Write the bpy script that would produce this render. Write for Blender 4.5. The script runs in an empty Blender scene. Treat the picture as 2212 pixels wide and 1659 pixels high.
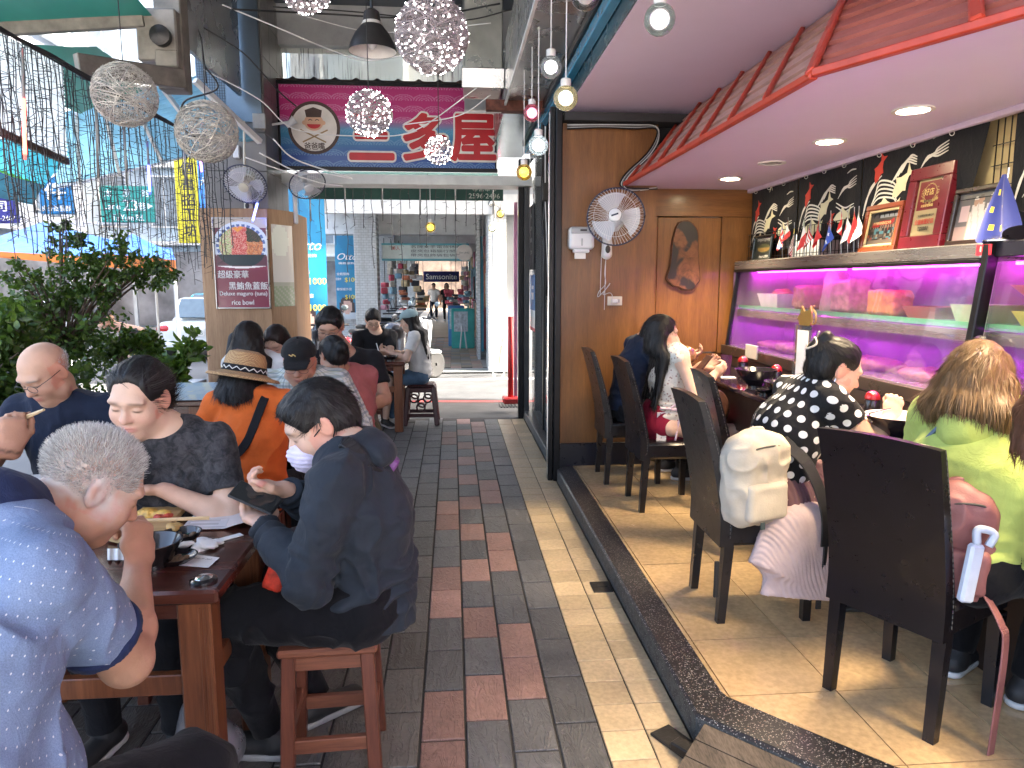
import bpy,math,random,colorsys
import numpy as np
from mathutils import Vector,Matrix
PI=math.pi
SC=bpy.context.scene
COL=SC.collection
rnd=random.Random(7)
EYE=Vector((0.0,0.0,1.55))
YAW,PITCH=math.radians(4.75),math.radians(8.08)
cam_d=bpy.data.cameras.new('camera')
cam=bpy.data.objects.new('camera',cam_d);COL.objects.link(cam)
cam.location=EYE
cam.rotation_euler=(PI/2-PITCH,0,-YAW)
cam_d.sensor_width=36.0
cam_d.lens=36.0*1775/2560
cam_d.clip_start=0.05;cam_d.clip_end=600
SC.camera=cam
SUN_EL,SUN_AZ=math.radians(42),math.radians(100)
world=bpy.data.worlds.new('World');SC.world=world
world.use_nodes=True
wn=world.node_tree
for n in list(wn.nodes):wn.nodes.remove(n)
sky=wn.nodes.new('ShaderNodeTexSky');sky.sky_type='NISHITA';sky.sun_disc=False
sky.sun_elevation=SUN_EL;sky.sun_rotation=SUN_AZ;sky.air_density=0.9;sky.dust_density=7.0;sky.ozone_density=0.2
bg=wn.nodes.new('ShaderNodeBackground');bg.inputs[1].default_value=0.15
wo=wn.nodes.new('ShaderNodeOutputWorld')
wn.links.new(sky.outputs[0],bg.inputs[0]);wn.links.new(bg.outputs[0],wo.inputs[0])
sun_d=bpy.data.lights.new('sun','SUN');sun_d.energy=2.8;sun_d.angle=math.radians(0.5);sun_d.color=(1,0.95,0.87)
sun=bpy.data.objects.new('sun',sun_d);COL.objects.link(sun)
sdir=Vector((math.sin(SUN_AZ)*math.cos(SUN_EL),math.cos(SUN_AZ)*math.cos(SUN_EL),math.sin(SUN_EL)))
sun.rotation_euler=sdir.to_track_quat('Z','Y').to_euler()
SC.view_settings.view_transform='Standard';SC.view_settings.look='None'
SC.view_settings.gamma=1.0;SC.view_settings.use_curve_mapping=False
SC.view_settings.exposure=3.55
SC.render.engine='CYCLES'
SC.cycles.max_bounces=8;SC.cycles.diffuse_bounces=5;SC.cycles.glossy_bounces=3
SC.cycles.transmission_bounces=6;SC.cycles.transparent_max_bounces=12
SC.cycles.use_denoising=True;SC.cycles.sample_clamp_indirect=4.0
SC.cycles.caustics_reflective=False;SC.cycles.caustics_refractive=False
_f=1775/2560*2212
_R=Vector((math.cos(YAW),-math.sin(YAW),0))
_F=Vector((math.sin(YAW)*math.cos(PITCH),math.cos(YAW)*math.cos(PITCH),-math.sin(PITCH)))
_U=Vector((math.sin(YAW)*math.sin(PITCH),math.cos(YAW)*math.sin(PITCH),math.cos(PITCH)))
def at(x,y,X=None,Y=None,Z=None):
 d=_F+_R*((x-1106)/_f)-_U*((y-829.5)/_f)
 t=X/d.x if X is not None else Y/d.y if Y is not None else(Z-EYE.z)/d.z
 return EYE+d*t
def tag(o,label=None,cat=None,group=None,kind=None):
 if label:o['label']=label
 if cat:o['category']=cat
 if group:o['group']=group
 if kind:o['kind']=kind
 return o
def thing(name,label,cat,loc=(0,0,0),rz=0.0,group=None):
 o=bpy.data.objects.new(name,None);COL.objects.link(o)
 o.location=loc;o.rotation_euler=(0,0,rz);o.empty_display_size=0.1
 return tag(o,label,cat,group)
def link(name,me,parent=None,mats=None):
 o=bpy.data.objects.new(name,me);COL.objects.link(o)
 if parent is not None:o.parent=parent
 return o
def kids(o):return[c for c in bpy.data.objects if c.parent==o]
def copy_tree(o,parent=None,table=None):
 if table is None:
  table={}
  for c in bpy.data.objects:
   if c.parent:table.setdefault(c.parent.name,[]).append(c)
 c=o.copy();COL.objects.link(c);c.parent=parent
 for ch in table.get(o.name,[]):copy_tree(ch,c,table)
 return c
def new_mat(name):
 m=bpy.data.materials.new(name);m.use_nodes=True
 nt=m.node_tree
 b=nt.nodes['Principled BSDF']
 return m,nt,b
def N(nt,t,**kw):
 n=nt.nodes.new(t)
 for k,v in kw.items():
  if k in n.inputs:n.inputs[k].default_value=v
  else:setattr(n,k,v)
 return n
def L(nt,a,b):nt.links.new(a,b)
def c4(c):return(c[0],c[1],c[2],1.0)
def coords(nt,kind='Object',scale=(1,1,1),rot=(0,0,0),loc=(0,0,0)):
 tc=N(nt,'ShaderNodeTexCoord');mp=N(nt,'ShaderNodeMapping')
 mp.inputs['Scale'].default_value=scale;mp.inputs['Rotation'].default_value=rot;mp.inputs['Location'].default_value=loc
 L(nt,tc.outputs[kind],mp.inputs[0]);return mp.outputs[0]
def ramp(nt,fac,stops):
 r=N(nt,'ShaderNodeValToRGB');e=r.color_ramp.elements
 while len(e)<len(stops):e.new(0.5)
 for i,(p,c)in enumerate(stops):e[i].position=p;e[i].color=c4(c)if len(c)==3 else c
 L(nt,fac,r.inputs[0]);return r.outputs[0]
def mixc(nt,fac,a,b,mode='MIX'):
 m=N(nt,'ShaderNodeMix');m.data_type='RGBA';m.blend_type=mode
 for idx,v in((0,fac),(6,a),(7,b)):
  if hasattr(v,'is_output'):L(nt,v,m.inputs[idx])
  elif idx==0:m.inputs[0].default_value=v
  else:m.inputs[idx].default_value=c4(v)
 return m.outputs[2]
def mth(nt,op,a,b=None,c=None):
 m=N(nt,'ShaderNodeMath');m.operation=op
 for i,v in enumerate((a,b,c)):
  if v is None:continue
  if hasattr(v,'is_output'):L(nt,v,m.inputs[i])
  else:m.inputs[i].default_value=v
 return m.outputs[0]
def noise_tex(nt,vec,scale,detail=4,rough=0.55,dist=0.0):
 n=N(nt,'ShaderNodeTexNoise');n.inputs['Scale'].default_value=scale;n.inputs['Detail'].default_value=detail
 n.inputs['Roughness'].default_value=rough;n.inputs['Distortion'].default_value=dist
 if vec is not None:L(nt,vec,n.inputs['Vector'])
 return n.outputs['Fac']
def bump(nt,b,h,strength=0.3,dist=0.01,prev=None):
 bn=N(nt,'ShaderNodeBump');bn.inputs['Strength'].default_value=strength;bn.inputs['Distance'].default_value=dist
 L(nt,h,bn.inputs['Height'])
 if prev is not None:L(nt,prev,bn.inputs['Normal'])
 L(nt,bn.outputs[0],b.inputs['Normal']);return bn.outputs[0]
_mc={}
def M(name,col=(0.5,0.5,0.5),rough=0.5,metal=0.0,var=0.12,vs=6.0,bmp=0.0,bs=40.0,bd=0.004,spec=None,coat=0.0,emit=None,es=1.0,alpha=1.0,sheen=0.0,trans=0.0,stretch=(1,1,1),rvar=0.1,dirt=0.0):
 if name in _mc:return _mc[name]
 m,nt,b=new_mat(name)
 v=coords(nt,'Object',stretch)
 if var>0:
  n=noise_tex(nt,v,vs,5)
  lo=tuple(max(0,c*(1-var))for c in col);hi=tuple(min(1,c*(1+var))for c in col)
  o=ramp(nt,n,[(0.3,lo),(0.7,hi)])
  if dirt>0:
   d=noise_tex(nt,v,vs*0.35,8,0.7)
   o=mixc(nt,mth(nt,'MULTIPLY',ramp(nt,d,[(0.48,(0,0,0)),(0.7,(1,1,1))]),dirt),o,tuple(c*0.35 for c in col))
  L(nt,o,b.inputs['Base Color'])
  if rvar>0:
   rr=N(nt,'ShaderNodeMapRange');rr.inputs[3].default_value=max(0.02,rough-rvar);rr.inputs[4].default_value=min(1,rough+rvar)
   L(nt,noise_tex(nt,v,vs*2.3,4),rr.inputs[0]);L(nt,rr.outputs[0],b.inputs['Roughness'])
  else:b.inputs['Roughness'].default_value=rough
 else:
  b.inputs['Base Color'].default_value=c4(col);b.inputs['Roughness'].default_value=rough
 b.inputs['Metallic'].default_value=metal
 if spec is not None:b.inputs['Specular IOR Level'].default_value=spec
 b.inputs['Coat Weight'].default_value=coat
 if sheen:b.inputs['Sheen Weight'].default_value=sheen
 if trans:b.inputs['Transmission Weight'].default_value=trans
 if emit is not None:
  b.inputs['Emission Color'].default_value=c4(emit);b.inputs['Emission Strength'].default_value=es
 if alpha<1:b.inputs['Alpha'].default_value=alpha
 if bmp>0:bump(nt,b,noise_tex(nt,v,bs,4),bmp,bd)
 _mc[name]=m;return m
def M_attr(name,rough=0.5,metal=0.0,coat=0.0,bmp=0.0,bs=60.0,sheen=0.0,sss=0.0,attr='col',spec=None,emit=0.0,trans=0.0,mot=0.0):
 if name in _mc:return _mc[name]
 m,nt,b=new_mat(name)
 a=N(nt,'ShaderNodeAttribute');a.attribute_name=attr
 o=a.outputs['Color']
 if mot>0:
  n=noise_tex(nt,coords(nt),35,5)
  o=mixc(nt,mot,o,ramp(nt,n,[(0.3,(0.45,0.45,0.45)),(0.7,(1,1,1))]),'MULTIPLY')
 L(nt,o,b.inputs['Base Color'])
 b.inputs['Roughness'].default_value=rough;b.inputs['Metallic'].default_value=metal;b.inputs['Coat Weight'].default_value=coat
 if sheen:b.inputs['Sheen Weight'].default_value=sheen
 if spec is not None:b.inputs['Specular IOR Level'].default_value=spec
 if sss:b.inputs['Subsurface Weight'].default_value=sss;b.inputs['Subsurface Radius'].default_value=(0.012,0.005,0.003);b.inputs['Subsurface Scale'].default_value=1.0
 if emit:L(nt,o,b.inputs['Emission Color']);b.inputs['Emission Strength'].default_value=emit
 if bmp:bump(nt,b,noise_tex(nt,coords(nt),bs,4),bmp,0.003)
 _mc[name]=m;return m
def wood_mat(name,dark,light,axis='Z',scale=1.0,rough=0.35,coat=0.2,bmp=0.1,grain=1.0):
 if name in _mc:return _mc[name]
 m,nt,b=new_mat(name)
 st={'X':(0.6,9,9),'Y':(9,0.6,9),'Z':(9,9,0.6)}[axis]
 v=coords(nt,'Object',tuple(s*scale for s in st))
 n1=noise_tex(nt,v,2.2,8,0.65,0.35)
 v2=coords(nt,'Object',tuple(s*scale*6 for s in st))
 n2=noise_tex(nt,v2,3.0,4,0.6)
 o=ramp(nt,n1,[(0.3,dark),(0.52,tuple((a+c)/2 for a,c in zip(dark,light))),(0.72,light)])
 o=mixc(nt,0.35*grain,o,ramp(nt,n2,[(0.35,tuple(c*0.45 for c in dark)),(0.6,light)]),'MIX')
 L(nt,o,b.inputs['Base Color'])
 rr=N(nt,'ShaderNodeMapRange');rr.inputs[3].default_value=rough-0.08;rr.inputs[4].default_value=rough+0.15
 L(nt,n1,rr.inputs[0]);L(nt,rr.outputs[0],b.inputs['Roughness'])
 b.inputs['Coat Weight'].default_value=coat;b.inputs['Coat Roughness'].default_value=0.18
 if bmp:bump(nt,b,n2,bmp,0.002)
 _mc[name]=m;return m
def glass_mat(name,tint=(1,1,1),rough=0.0,alpha=0.12,refl=1.0,thru=False):
 if name in _mc:return _mc[name]
 m,nt,b=new_mat(name)
 nt.nodes.remove(b)
 out=nt.nodes['Material Output']
 tr=N(nt,'ShaderNodeBsdfTransparent');tr.inputs[0].default_value=c4(tint)
 gl=N(nt,'ShaderNodeBsdfGlossy');gl.inputs['Roughness'].default_value=rough
 df=N(nt,'ShaderNodeBsdfTranslucent' if thru else 'ShaderNodeBsdfDiffuse');df.inputs[0].default_value=(0.75,0.78,0.78,1)
 fr=N(nt,'ShaderNodeFresnel');fr.inputs[0].default_value=1.5
 mx=N(nt,'ShaderNodeMixShader');L(nt,mth(nt,'MULTIPLY',fr.outputs[0],refl),mx.inputs[0]);L(nt,tr.outputs[0],mx.inputs[1]);L(nt,gl.outputs[0],mx.inputs[2])
 m2=N(nt,'ShaderNodeMixShader');L(nt,mx.outputs[0],m2 .inputs[1]);L(nt,df.outputs[0],m2 .inputs[2])
 nz=noise_tex(nt,coords(nt,'Object',(3,3,1.2)),2.0,5)
 L(nt,mth(nt,'MULTIPLY',nz,alpha),m2 .inputs[0])
 L(nt,m2 .outputs[0],out.inputs[0])
 _mc[name]=m;return m
def lum(name,col,strength):
 return M(name,col,0.5,var=0,emit=col,es=strength)
class MB:
 def __init__(s):s.v=[];s.f=[];s.m=[];s.c=None
 def add(s,vs,fs,mi=0):
  o=len(s.v);s.v.extend(tuple(p)for p in vs)
  s.f.extend(tuple(i+o for i in f)for f in fs);s.m.extend([mi]*len(fs));return s
 def quad(s,a,b,c,d,mi=0):return s.add((a,b,c,d),((0,1,2,3),),mi)
 def box(s,c,size,rot=None,ch=0.0,mi=0):
  hx,hy,hz=size[0]/2,size[1]/2,size[2]/2
  if rot is None:R=Matrix.Identity(3)
  elif isinstance(rot,(int,float)):R=Matrix.Rotation(rot,3,'Z')
  else:R=rot
  c=Vector(c)
  if ch<=0:
   vs=[c+R@Vector((x*hx,y*hy,z*hz))for x in(-1,1)for y in(-1,1)for z in(-1,1)]
   return s.add(vs,((0,1,3,2),(4,6,7,5),(0,4,5,1),(2,3,7,6),(0,2,6,4),(1,5,7,3)),mi)
  ch=min(ch,hx*0.95,hy*0.95,hz*0.95)
  vs=[];idx={}
  for x in(-1,1):
   for y in(-1,1):
    for z in(-1,1):
     for k in range(3):
      p=[x*(hx-ch),y*(hy-ch),z*(hz-ch)];p[k]=(x*hx,y*hy,z*hz)[k]
      idx[(x,y,z,k)]=len(vs);vs.append(c+R@Vector(p))
  fs=[]
  def orient(f):
   pts=[vs[i]for i in f];n=(pts[1]-pts[0]).cross(pts[2]-pts[0])
   ctr=sum(pts,Vector())/len(pts)
   return tuple(f)if n.dot(ctr-c)>0 else tuple(reversed(f))
  for k in range(3):
   a,b=[i for i in range(3)if i!=k]
   for sg in(-1,1):
    f=[]
    for(u,w)in((-1,-1),(1,-1),(1,1),(-1,1)):
     q=[0,0,0];q[k]=sg;q[a]=u;q[b]=w;f.append(idx[(q[0],q[1],q[2],k)])
    fs.append(orient(f))
   for(u,w)in((-1,-1),(1,-1),(1,1),(-1,1)):
    f=[]
    for sg,kk in((-1,a),(-1,b),(1,b),(1,a)):
     q=[0,0,0];q[k]=sg;q[a]=u;q[b]=w;f.append(idx[(q[0],q[1],q[2],kk)])
    fs.append(orient(f))
  for x in(-1,1):
   for y in(-1,1):
    for z in(-1,1):fs.append(orient([idx[(x,y,z,k)]for k in range(3)]))
  return s.add(vs,fs,mi)
 def span(s,a,b,ch=0.0,mi=0):
  return s.box([(p+q)/2 for p,q in zip(a,b)],[abs(p-q)for p,q in zip(a,b)],None,ch,mi)
 def bar(s,a,b,w,h,up=(0,0,1),ch=0.0,mi=0):
  a,b=Vector(a),Vector(b);d=b-a;ln=d.length;d.normalize();up=Vector(up)
  if abs(d.dot(up))>0.99:up=Vector((1,0,0))
  sx=d.cross(up).normalized();u=sx.cross(d)
  return s.box((a+b)/2,(w,ln,h),Matrix((sx,d,u)).transposed(),ch,mi)
 def tube(s,pts,r,n=6,mi=0,caps=True):
  pts=[Vector(p)for p in pts];rs=r if isinstance(r,(list,tuple))else[r]*len(pts)
  o=len(s.v);prev=None
  for i,p in enumerate(pts):
   t=(pts[min(i+1,len(pts)-1)]-pts[max(i-1,0)])
   if t.length<1e-9:t=Vector((0,0,1))
   t.normalize()
   if prev is None:
    a=Vector((0,0,1))if abs(t.z)<0.9 else Vector((1,0,0));u=t.cross(a).normalized()
   else:
    u=prev-t*prev.dot(t)
    u=u.normalized()if u.length>1e-6 else t.orthogonal().normalized()
   w=t.cross(u);prev=u
   for k in range(n):
    an=2*PI*k/n;s.v.append(tuple(p+(u*math.cos(an)+w*math.sin(an))*rs[i]))
  for i in range(len(pts)-1):
   for k in range(n):
    s.f.append((o+i*n+k,o+i*n+(k+1)%n,o+(i+1)*n+(k+1)%n,o+(i+1)*n+k));s.m.append(mi)
  if caps:
   s.f.append(tuple(o+k for k in reversed(range(n))));s.m.append(mi)
   e=o+(len(pts)-1)*n;s.f.append(tuple(e+k for k in range(n)));s.m.append(mi)
  return s
 def lathe(s,prof,n=24,c=(0,0,0),R=None,mi=0):
  o=len(s.v);c=Vector(c)
  for(r,z)in prof:
   for k in range(n):
    a=2*PI*k/n;p=Vector((r*math.cos(a),r*math.sin(a),z));s.v.append(tuple(c+(R@p if R else p)))
  for i in range(len(prof)-1):
   for k in range(n):
    s.f.append((o+i*n+k,o+i*n+(k+1)%n,o+(i+1)*n+(k+1)%n,o+(i+1)*n+k));s.m.append(mi)
  return s
 def ball(s,c,r,n=12,mi=0,sz=1.0):
  rr=r if not isinstance(r,(int,float))else(r,r,r*sz)
  prof=[(max(1e-4,math.sin(PI*i/(n//2+1))),-math.cos(PI*i/(n//2+1)))for i in range(n//2+2)]
  o=len(s.v);s.lathe(prof,n,(0,0,0),None,mi)
  for i in range(o,len(s.v)):p=s.v[i];s.v[i]=(c[0]+p[0]*rr[0],c[1]+p[1]*rr[1],c[2]+p[2]*rr[2])
  return s
 def grid(s,fn,nu,nv,mi=0):
  o=len(s.v)
  for j in range(nv+1):
   for i in range(nu+1):s.v.append(tuple(fn(i/nu,j/nv)))
  for j in range(nv):
   for i in range(nu):
    a=o+j*(nu+1)+i;s.f.append((a,a+1,a+nu+2,a+nu+1));s.m.append(mi)
  return s
 def prism(s,poly,off,mi=0):
  n=len(poly);off=Vector(off);vs=[Vector(p)for p in poly]+[Vector(p)+off for p in poly]
  fs=[tuple(range(n)),tuple(reversed(range(n,2*n)))]+[(i,n+i,n+(i+1)%n,(i+1)%n)for i in range(n)]
  return s.add(vs,fs,mi)
 def mesh(s,name,mats,smooth=False,cols=None):
  me=bpy.data.meshes.new(name);me.from_pydata(s.v,[],s.f)
  for m in(mats if isinstance(mats,(list,tuple))else[mats]):me.materials.append(m)
  if any(s.m):me.polygons.foreach_set('material_index',s.m)
  if cols is not None:
   at_=me.color_attributes.new('col','FLOAT_COLOR','CORNER')
   arr=np.ones((len(me.loops),4),np.float32);i=0
   for f,c in zip(s.f,cols):arr[i:i+len(f),:3]=c;i+=len(f)
   at_.data.foreach_set('color',arr.ravel())
  if smooth:
   me.polygons.foreach_set('use_smooth',[True]*len(me.polygons))
   if smooth!='all':me.set_sharp_from_angle(angle=math.radians(40 if smooth is True else smooth))
  me.update();return me
 def obj(s,name,mats,parent=None,smooth=False,cols=None):
  return link(name,s.mesh(name,mats,smooth,cols),parent)
def struct(name,mb,mat,smooth=False):
 return tag(mb.obj(name,mat,None,smooth),kind='structure')
def sag(a,b,drop,n=10,jit=0.0):
 a,b=Vector(a),Vector(b)
 return[a.lerp(b,i/n)+Vector((rnd.uniform(-jit,jit),rnd.uniform(-jit,jit),-drop*4*(i/n)*(1-i/n)+rnd.uniform(-jit,jit)))for i in range(n+1)]
def curve(pts,sub=6):
 P=[Vector(p)for p in pts];P=[P[0]*2-P[1]]+P+[P[-1]*2-P[-2]];out=[]
 for i in range(1,len(P)-2):
  for k in range(sub):
   t=k/sub;a,b,c,d=P[i-1:i+3]
   out.append(0.5*((2*b)+(c-a)*t+(2*a-5*b+4*c-d)*t*t+(3*b-a-3*c+d)*t*t*t))
 out.append(P[-2]);return out
def sheet(name,pos,nu,nv,fn,mat,parent=None,back=None):
 mb=MB().grid(pos,nu,nv)
 cols=[fn((i+.5)/nu,(j+.5)/nv)for j in range(nv)for i in range(nu)]
 return mb.obj(name,mat,parent,'all',cols)
_texts=[]
def text(s,o,xa,ya,h,mat,parent,w=None,bold=0.0,depth=0.0,align='C',shear=0.0,name='lettering',lift=0.002):
 if bold>0:
  o,xv,yv=Vector(o),Vector(xa).normalized(),Vector(ya).normalized()
  for k in range(3):text(s,o+xv*(k-1)*bold*h*.7+yv*(k%2)*bold*h*.5,xa,ya,h,mat,parent,w,0,depth,align,shear,name,lift+.0004*k)
  return
 cu=bpy.data.curves.new('lettering','FONT');cu.body=s;cu.size=1.0;cu.offset=bold;cu.extrude=depth;cu.shear=shear
 cu.resolution_u=3
 ob=bpy.data.objects.new('lettering',cu);COL.objects.link(ob)
 _texts.append((ob,cu,Vector(o),Vector(xa).normalized(),Vector(ya).normalized(),h,w,mat,parent,align,name,lift))
def flush_texts():
 dg=bpy.context.evaluated_depsgraph_get()
 for(ob,cu,o,xa,ya,h,w,mat,parent,align,name,lift)in _texts:
  me=bpy.data.meshes.new_from_object(ob.evaluated_get(dg),depsgraph=dg)
  n=len(me.vertices)
  if n:
   co=np.empty(n*3,np.float32);me.vertices.foreach_get('co',co);co=co.reshape(-1,3)
   mn,mx=co.min(0),co.max(0);hh=max(1e-6,mx[1]-mn[1]);ww=max(1e-6,mx[0]-mn[0])
   sy=h/hh;sx=(w/ww)if w else sy
   x0={'C':(mn[0]+mx[0])/2,'L':mn[0],'R':mx[0]}[align];y0=(mn[1]+mx[1])/2
   za=xa.cross(ya)
   X=(co[:,0]-x0)*sx;Yc=(co[:,1]-y0)*sy;Z=co[:,2]+lift
   P=np.array(o)[None]+X[:,None]*np.array(xa)[None]+Yc[:,None]*np.array(ya)[None]+Z[:,None]*np.array(za)[None]
   me.vertices.foreach_set('co',P.astype(np.float32).ravel())
  me.materials.clear();me.materials.append(mat);me.update()
  link(name,me,parent)
 for t in _texts:
  bpy.data.objects.remove(t[0],do_unlink=True)
 _texts.clear()
_H=np.random.RandomState(3).rand(64,64,64).astype(np.float32)
def vnoise(P,s):
 q=P*s+1000.0;i=np.floor(q).astype(np.int64);f=(q-i).astype(np.float32);f=f*f*(3-2*f);i&=63;j=(i+1)&63
 x0,y0,z0=i[:,0],i[:,1],i[:,2];x1,y1,z1=j[:,0],j[:,1],j[:,2];fx,fy,fz=f[:,0],f[:,1],f[:,2]
 a=_H[x0,y0,z0]*(1-fx)+_H[x1,y0,z0]*fx;b=_H[x0,y1,z0]*(1-fx)+_H[x1,y1,z0]*fx
 c=_H[x0,y0,z1]*(1-fx)+_H[x1,y0,z1]*fx;d=_H[x0,y1,z1]*(1-fx)+_H[x1,y1,z1]*fx
 return((a*(1-fy)+b*fy)*(1-fz)+(c*(1-fy)+d*fy)*fz)*2-1
def V3(p):return np.array((p[0],p[1],p[2]),np.float32)
class Sdf:
 def __init__(s):s.p=[]
 def _push(s,fn,lo,hi,k,op):s.p.append((fn,np.array(lo,np.float32),np.array(hi,np.float32),k,op));return s
 def cone(s,a,b,ra,rb,side=None,k=0.02,op='u',cut=None,cut0=None):
  a,b=V3(a),V3(b);ra=ra if isinstance(ra,tuple)else(ra,ra);rb=rb if isinstance(rb,tuple)else(rb,rb)
  d=b-a;ln=float(np.linalg.norm(d));ax=d/max(ln,1e-6)
  sd=V3(side)if side is not None else(V3((0,0,1))if abs(ax[2])<0.9 else V3((1,0,0)))
  sd=sd-ax*np.dot(sd,ax);sd=sd/np.linalg.norm(sd);ud=np.cross(ax,sd)
  def fn(P):
   e=P-a;t=e@ax;tc=np.clip(t,0,ln);w=t-tc;tt=tc/max(ln,1e-6)
   A=ra[0]+(rb[0]-ra[0])*tt;B=ra[1]+(rb[1]-ra[1])*tt;mn=np.minimum(A,B)
   u=e@sd;v=e@ud
   D=(np.sqrt((u/A)**2+(v/B)**2+(w/mn)**2)-1)*mn
   if cut:D=np.maximum(D,t-ln)
   if cut0:D=np.maximum(D,-t)
   return D
  R=max(*ra,*rb);return s._push(fn,np.minimum(a,b)-R,np.maximum(a,b)+R,k,op)
 def ell(s,c,r,R=None,k=0.02,op='u'):
  c=V3(c);r=np.array(r if not isinstance(r,(int,float))else(r,r,r),np.float32)
  Rm=np.array(R,np.float32)if R is not None else np.eye(3,dtype=np.float32)
  def fn(P):q=((P-c)@Rm)/r;return(np.sqrt((q*q).sum(1))-1)*r.min()
  m=np.abs(Rm)@r if R is not None else r
  return s._push(fn,c-m,c+m,k,op)
 def box(s,c,h,R=None,rd=0.01,k=0.01,op='u'):
  c=V3(c);h=np.array(h,np.float32)-rd;Rm=np.array(R,np.float32)if R is not None else np.eye(3,dtype=np.float32)
  def fn(P):
   q=np.abs((P-c)@Rm)-h
   return np.sqrt((np.maximum(q,0)**2).sum(1))+np.minimum(q.max(1),0)-rd
  m=np.abs(Rm)@(h+rd)
  return s._push(fn,c-m,c+m,k,op)
 def chain(s,pts,rs,k=0.02,op='u'):
  for i in range(len(pts)-1):s.cone(pts[i],pts[i+1],rs[i],rs[i+1],k=k,op=op)
  return s
 def half(s,c,n,op='x'):
  c,n=V3(c),V3(n);n=n/np.linalg.norm(n)
  return s._push(lambda P:(P-c)@n,(-9,-9,-9),(9,9,9),0,op)
 def build(s,h=0.008,smooth=1,disp=None):
  us=[p for p in s.p if p[4]=='u']
  lo=np.min([p[1]for p in us],0)-3*h;hi=np.max([p[2]for p in us],0)+3*h
  n=np.ceil((hi-lo)/h).astype(int)+1
  F=np.full(n,5.0,np.float32)
  for fn,pl,ph,k,op in s.p:
   mg=k+2.5*h
   i0=np.clip(np.floor((pl-mg-lo)/h).astype(int),0,n-1);i1=np.clip(np.ceil((ph+mg-lo)/h).astype(int)+1,1,n)
   if(i1<=i0).any():continue
   ax=[lo[d]+h*np.arange(i0[d],i1[d],dtype=np.float32)for d in range(3)]
   G=np.stack(np.meshgrid(*ax,indexing='ij'),-1).reshape(-1,3).astype(np.float32)
   D=fn(G).reshape(tuple(i1-i0)).astype(np.float32)
   sl=tuple(slice(a,b)for a,b in zip(i0,i1));A=F[sl]
   if op=='u':
    if k>0:hh=np.maximum(k-np.abs(A-D),0)/k;F[sl]=np.minimum(A,D)-hh*hh*k*0.25
    else:F[sl]=np.minimum(A,D)
   elif op=='s':
    D=-D
    if k>0:hh=np.maximum(k-np.abs(A-D),0)/k;F[sl]=np.maximum(A,D)+hh*hh*k*0.25
    else:F[sl]=np.maximum(A,D)
   else:F[sl]=np.maximum(A,D)
  ins=F<0
  c=[(a,b,d)for a in(0,1)for b in(0,1)for d in(0,1)]
  nx,ny,nz=n
  def cs(A,o):return A[o[0]:nx-1+o[0],o[1]:ny-1+o[1],o[2]:nz-1+o[2]]
  cnt=sum(cs(ins,o).astype(np.int8)for o in c)
  act=(cnt>0)&(cnt<8)
  ids=np.full(act.shape,-1,np.int64);I=np.argwhere(act);ids[act]=np.arange(len(I))
  acc=np.zeros((len(I),3),np.float32);ac=np.zeros(len(I),np.float32)
  vals={o:F[I[:,0]+o[0],I[:,1]+o[1],I[:,2]+o[2]]for o in c}
  for o in c:
   for d in range(3):
    if o[d]==1:continue
    o2=list(o);o2[d]=1;o2=tuple(o2)
    a,b=vals[o],vals[o2];mk=(a<0)!=(b<0)
    t=np.where(mk,a/np.where(mk,a-b,1),0)
    pt=np.tile(np.array(o,np.float32),(len(I),1));pt[:,d]+=t
    acc+=pt*mk[:,None];ac+=mk
  P=lo+h*(I+acc/ac[:,None])
  quads=[]
  for d in range(3):
   e=[1,2,0][d];g=[2,0,1][d]
   sl0=[slice(1,-1)]*3;sl1=[slice(1,-1)]*3
   sl0[d]=slice(0,-1);sl1[d]=slice(1,None)
   a=ins[tuple(sl0)];b=ins[tuple(sl1)]
   for flip,mk in((False,a&~b),(True,~a&b)):
    J=np.argwhere(mk)
    if not len(J):continue
    J=J+np.array([0 if q==d else 1 for q in range(3)])
    def cid(de,dg):
     q=J.copy();q[:,e]+=de;q[:,g]+=dg;return ids[q[:,0],q[:,1],q[:,2]]
    q=np.stack([cid(-1,-1),cid(0,-1),cid(0,0),cid(-1,0)],1)
    quads.append(q[:,::-1]if flip else q)
  Q=np.concatenate(quads);Q=Q[(Q>=0).all(1)]
  nv=len(P)
  e=np.concatenate([Q[:,[0,1]],Q[:,[1,2]],Q[:,[2,3]],Q[:,[3,0]]])
  for _ in range(smooth):
   S=np.zeros((nv,3));C=np.zeros(nv)
   for d in range(3):S[:,d]=np.bincount(e[:,0],P[e[:,1],d],nv)+np.bincount(e[:,1],P[e[:,0],d],nv)
   C=np.bincount(e[:,0],minlength=nv)+np.bincount(e[:,1],minlength=nv)
   P=P*0.5+0.5*S/np.maximum(C,1)[:,None]
  if disp is not None:
   nrm=np.cross(P[Q[:,2]]-P[Q[:,0]],P[Q[:,3]]-P[Q[:,1]])
   VN=np.zeros((nv,3))
   for k_ in range(4):
    for d in range(3):VN[:,d]+=np.bincount(Q[:,k_],nrm[:,d],nv)
   VN/=np.maximum(np.linalg.norm(VN,axis=1),1e-9)[:,None]
   P=P+VN*disp(P,VN)[:,None]
  return P.astype(np.float32),Q
 def obj(s,name,mat,parent,h=0.008,smooth=1,disp=None,color=None,uv=None):
  P,Q=s.build(h,smooth,disp);return np_obj(name,P,Q,mat,parent,color,uv)
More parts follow.
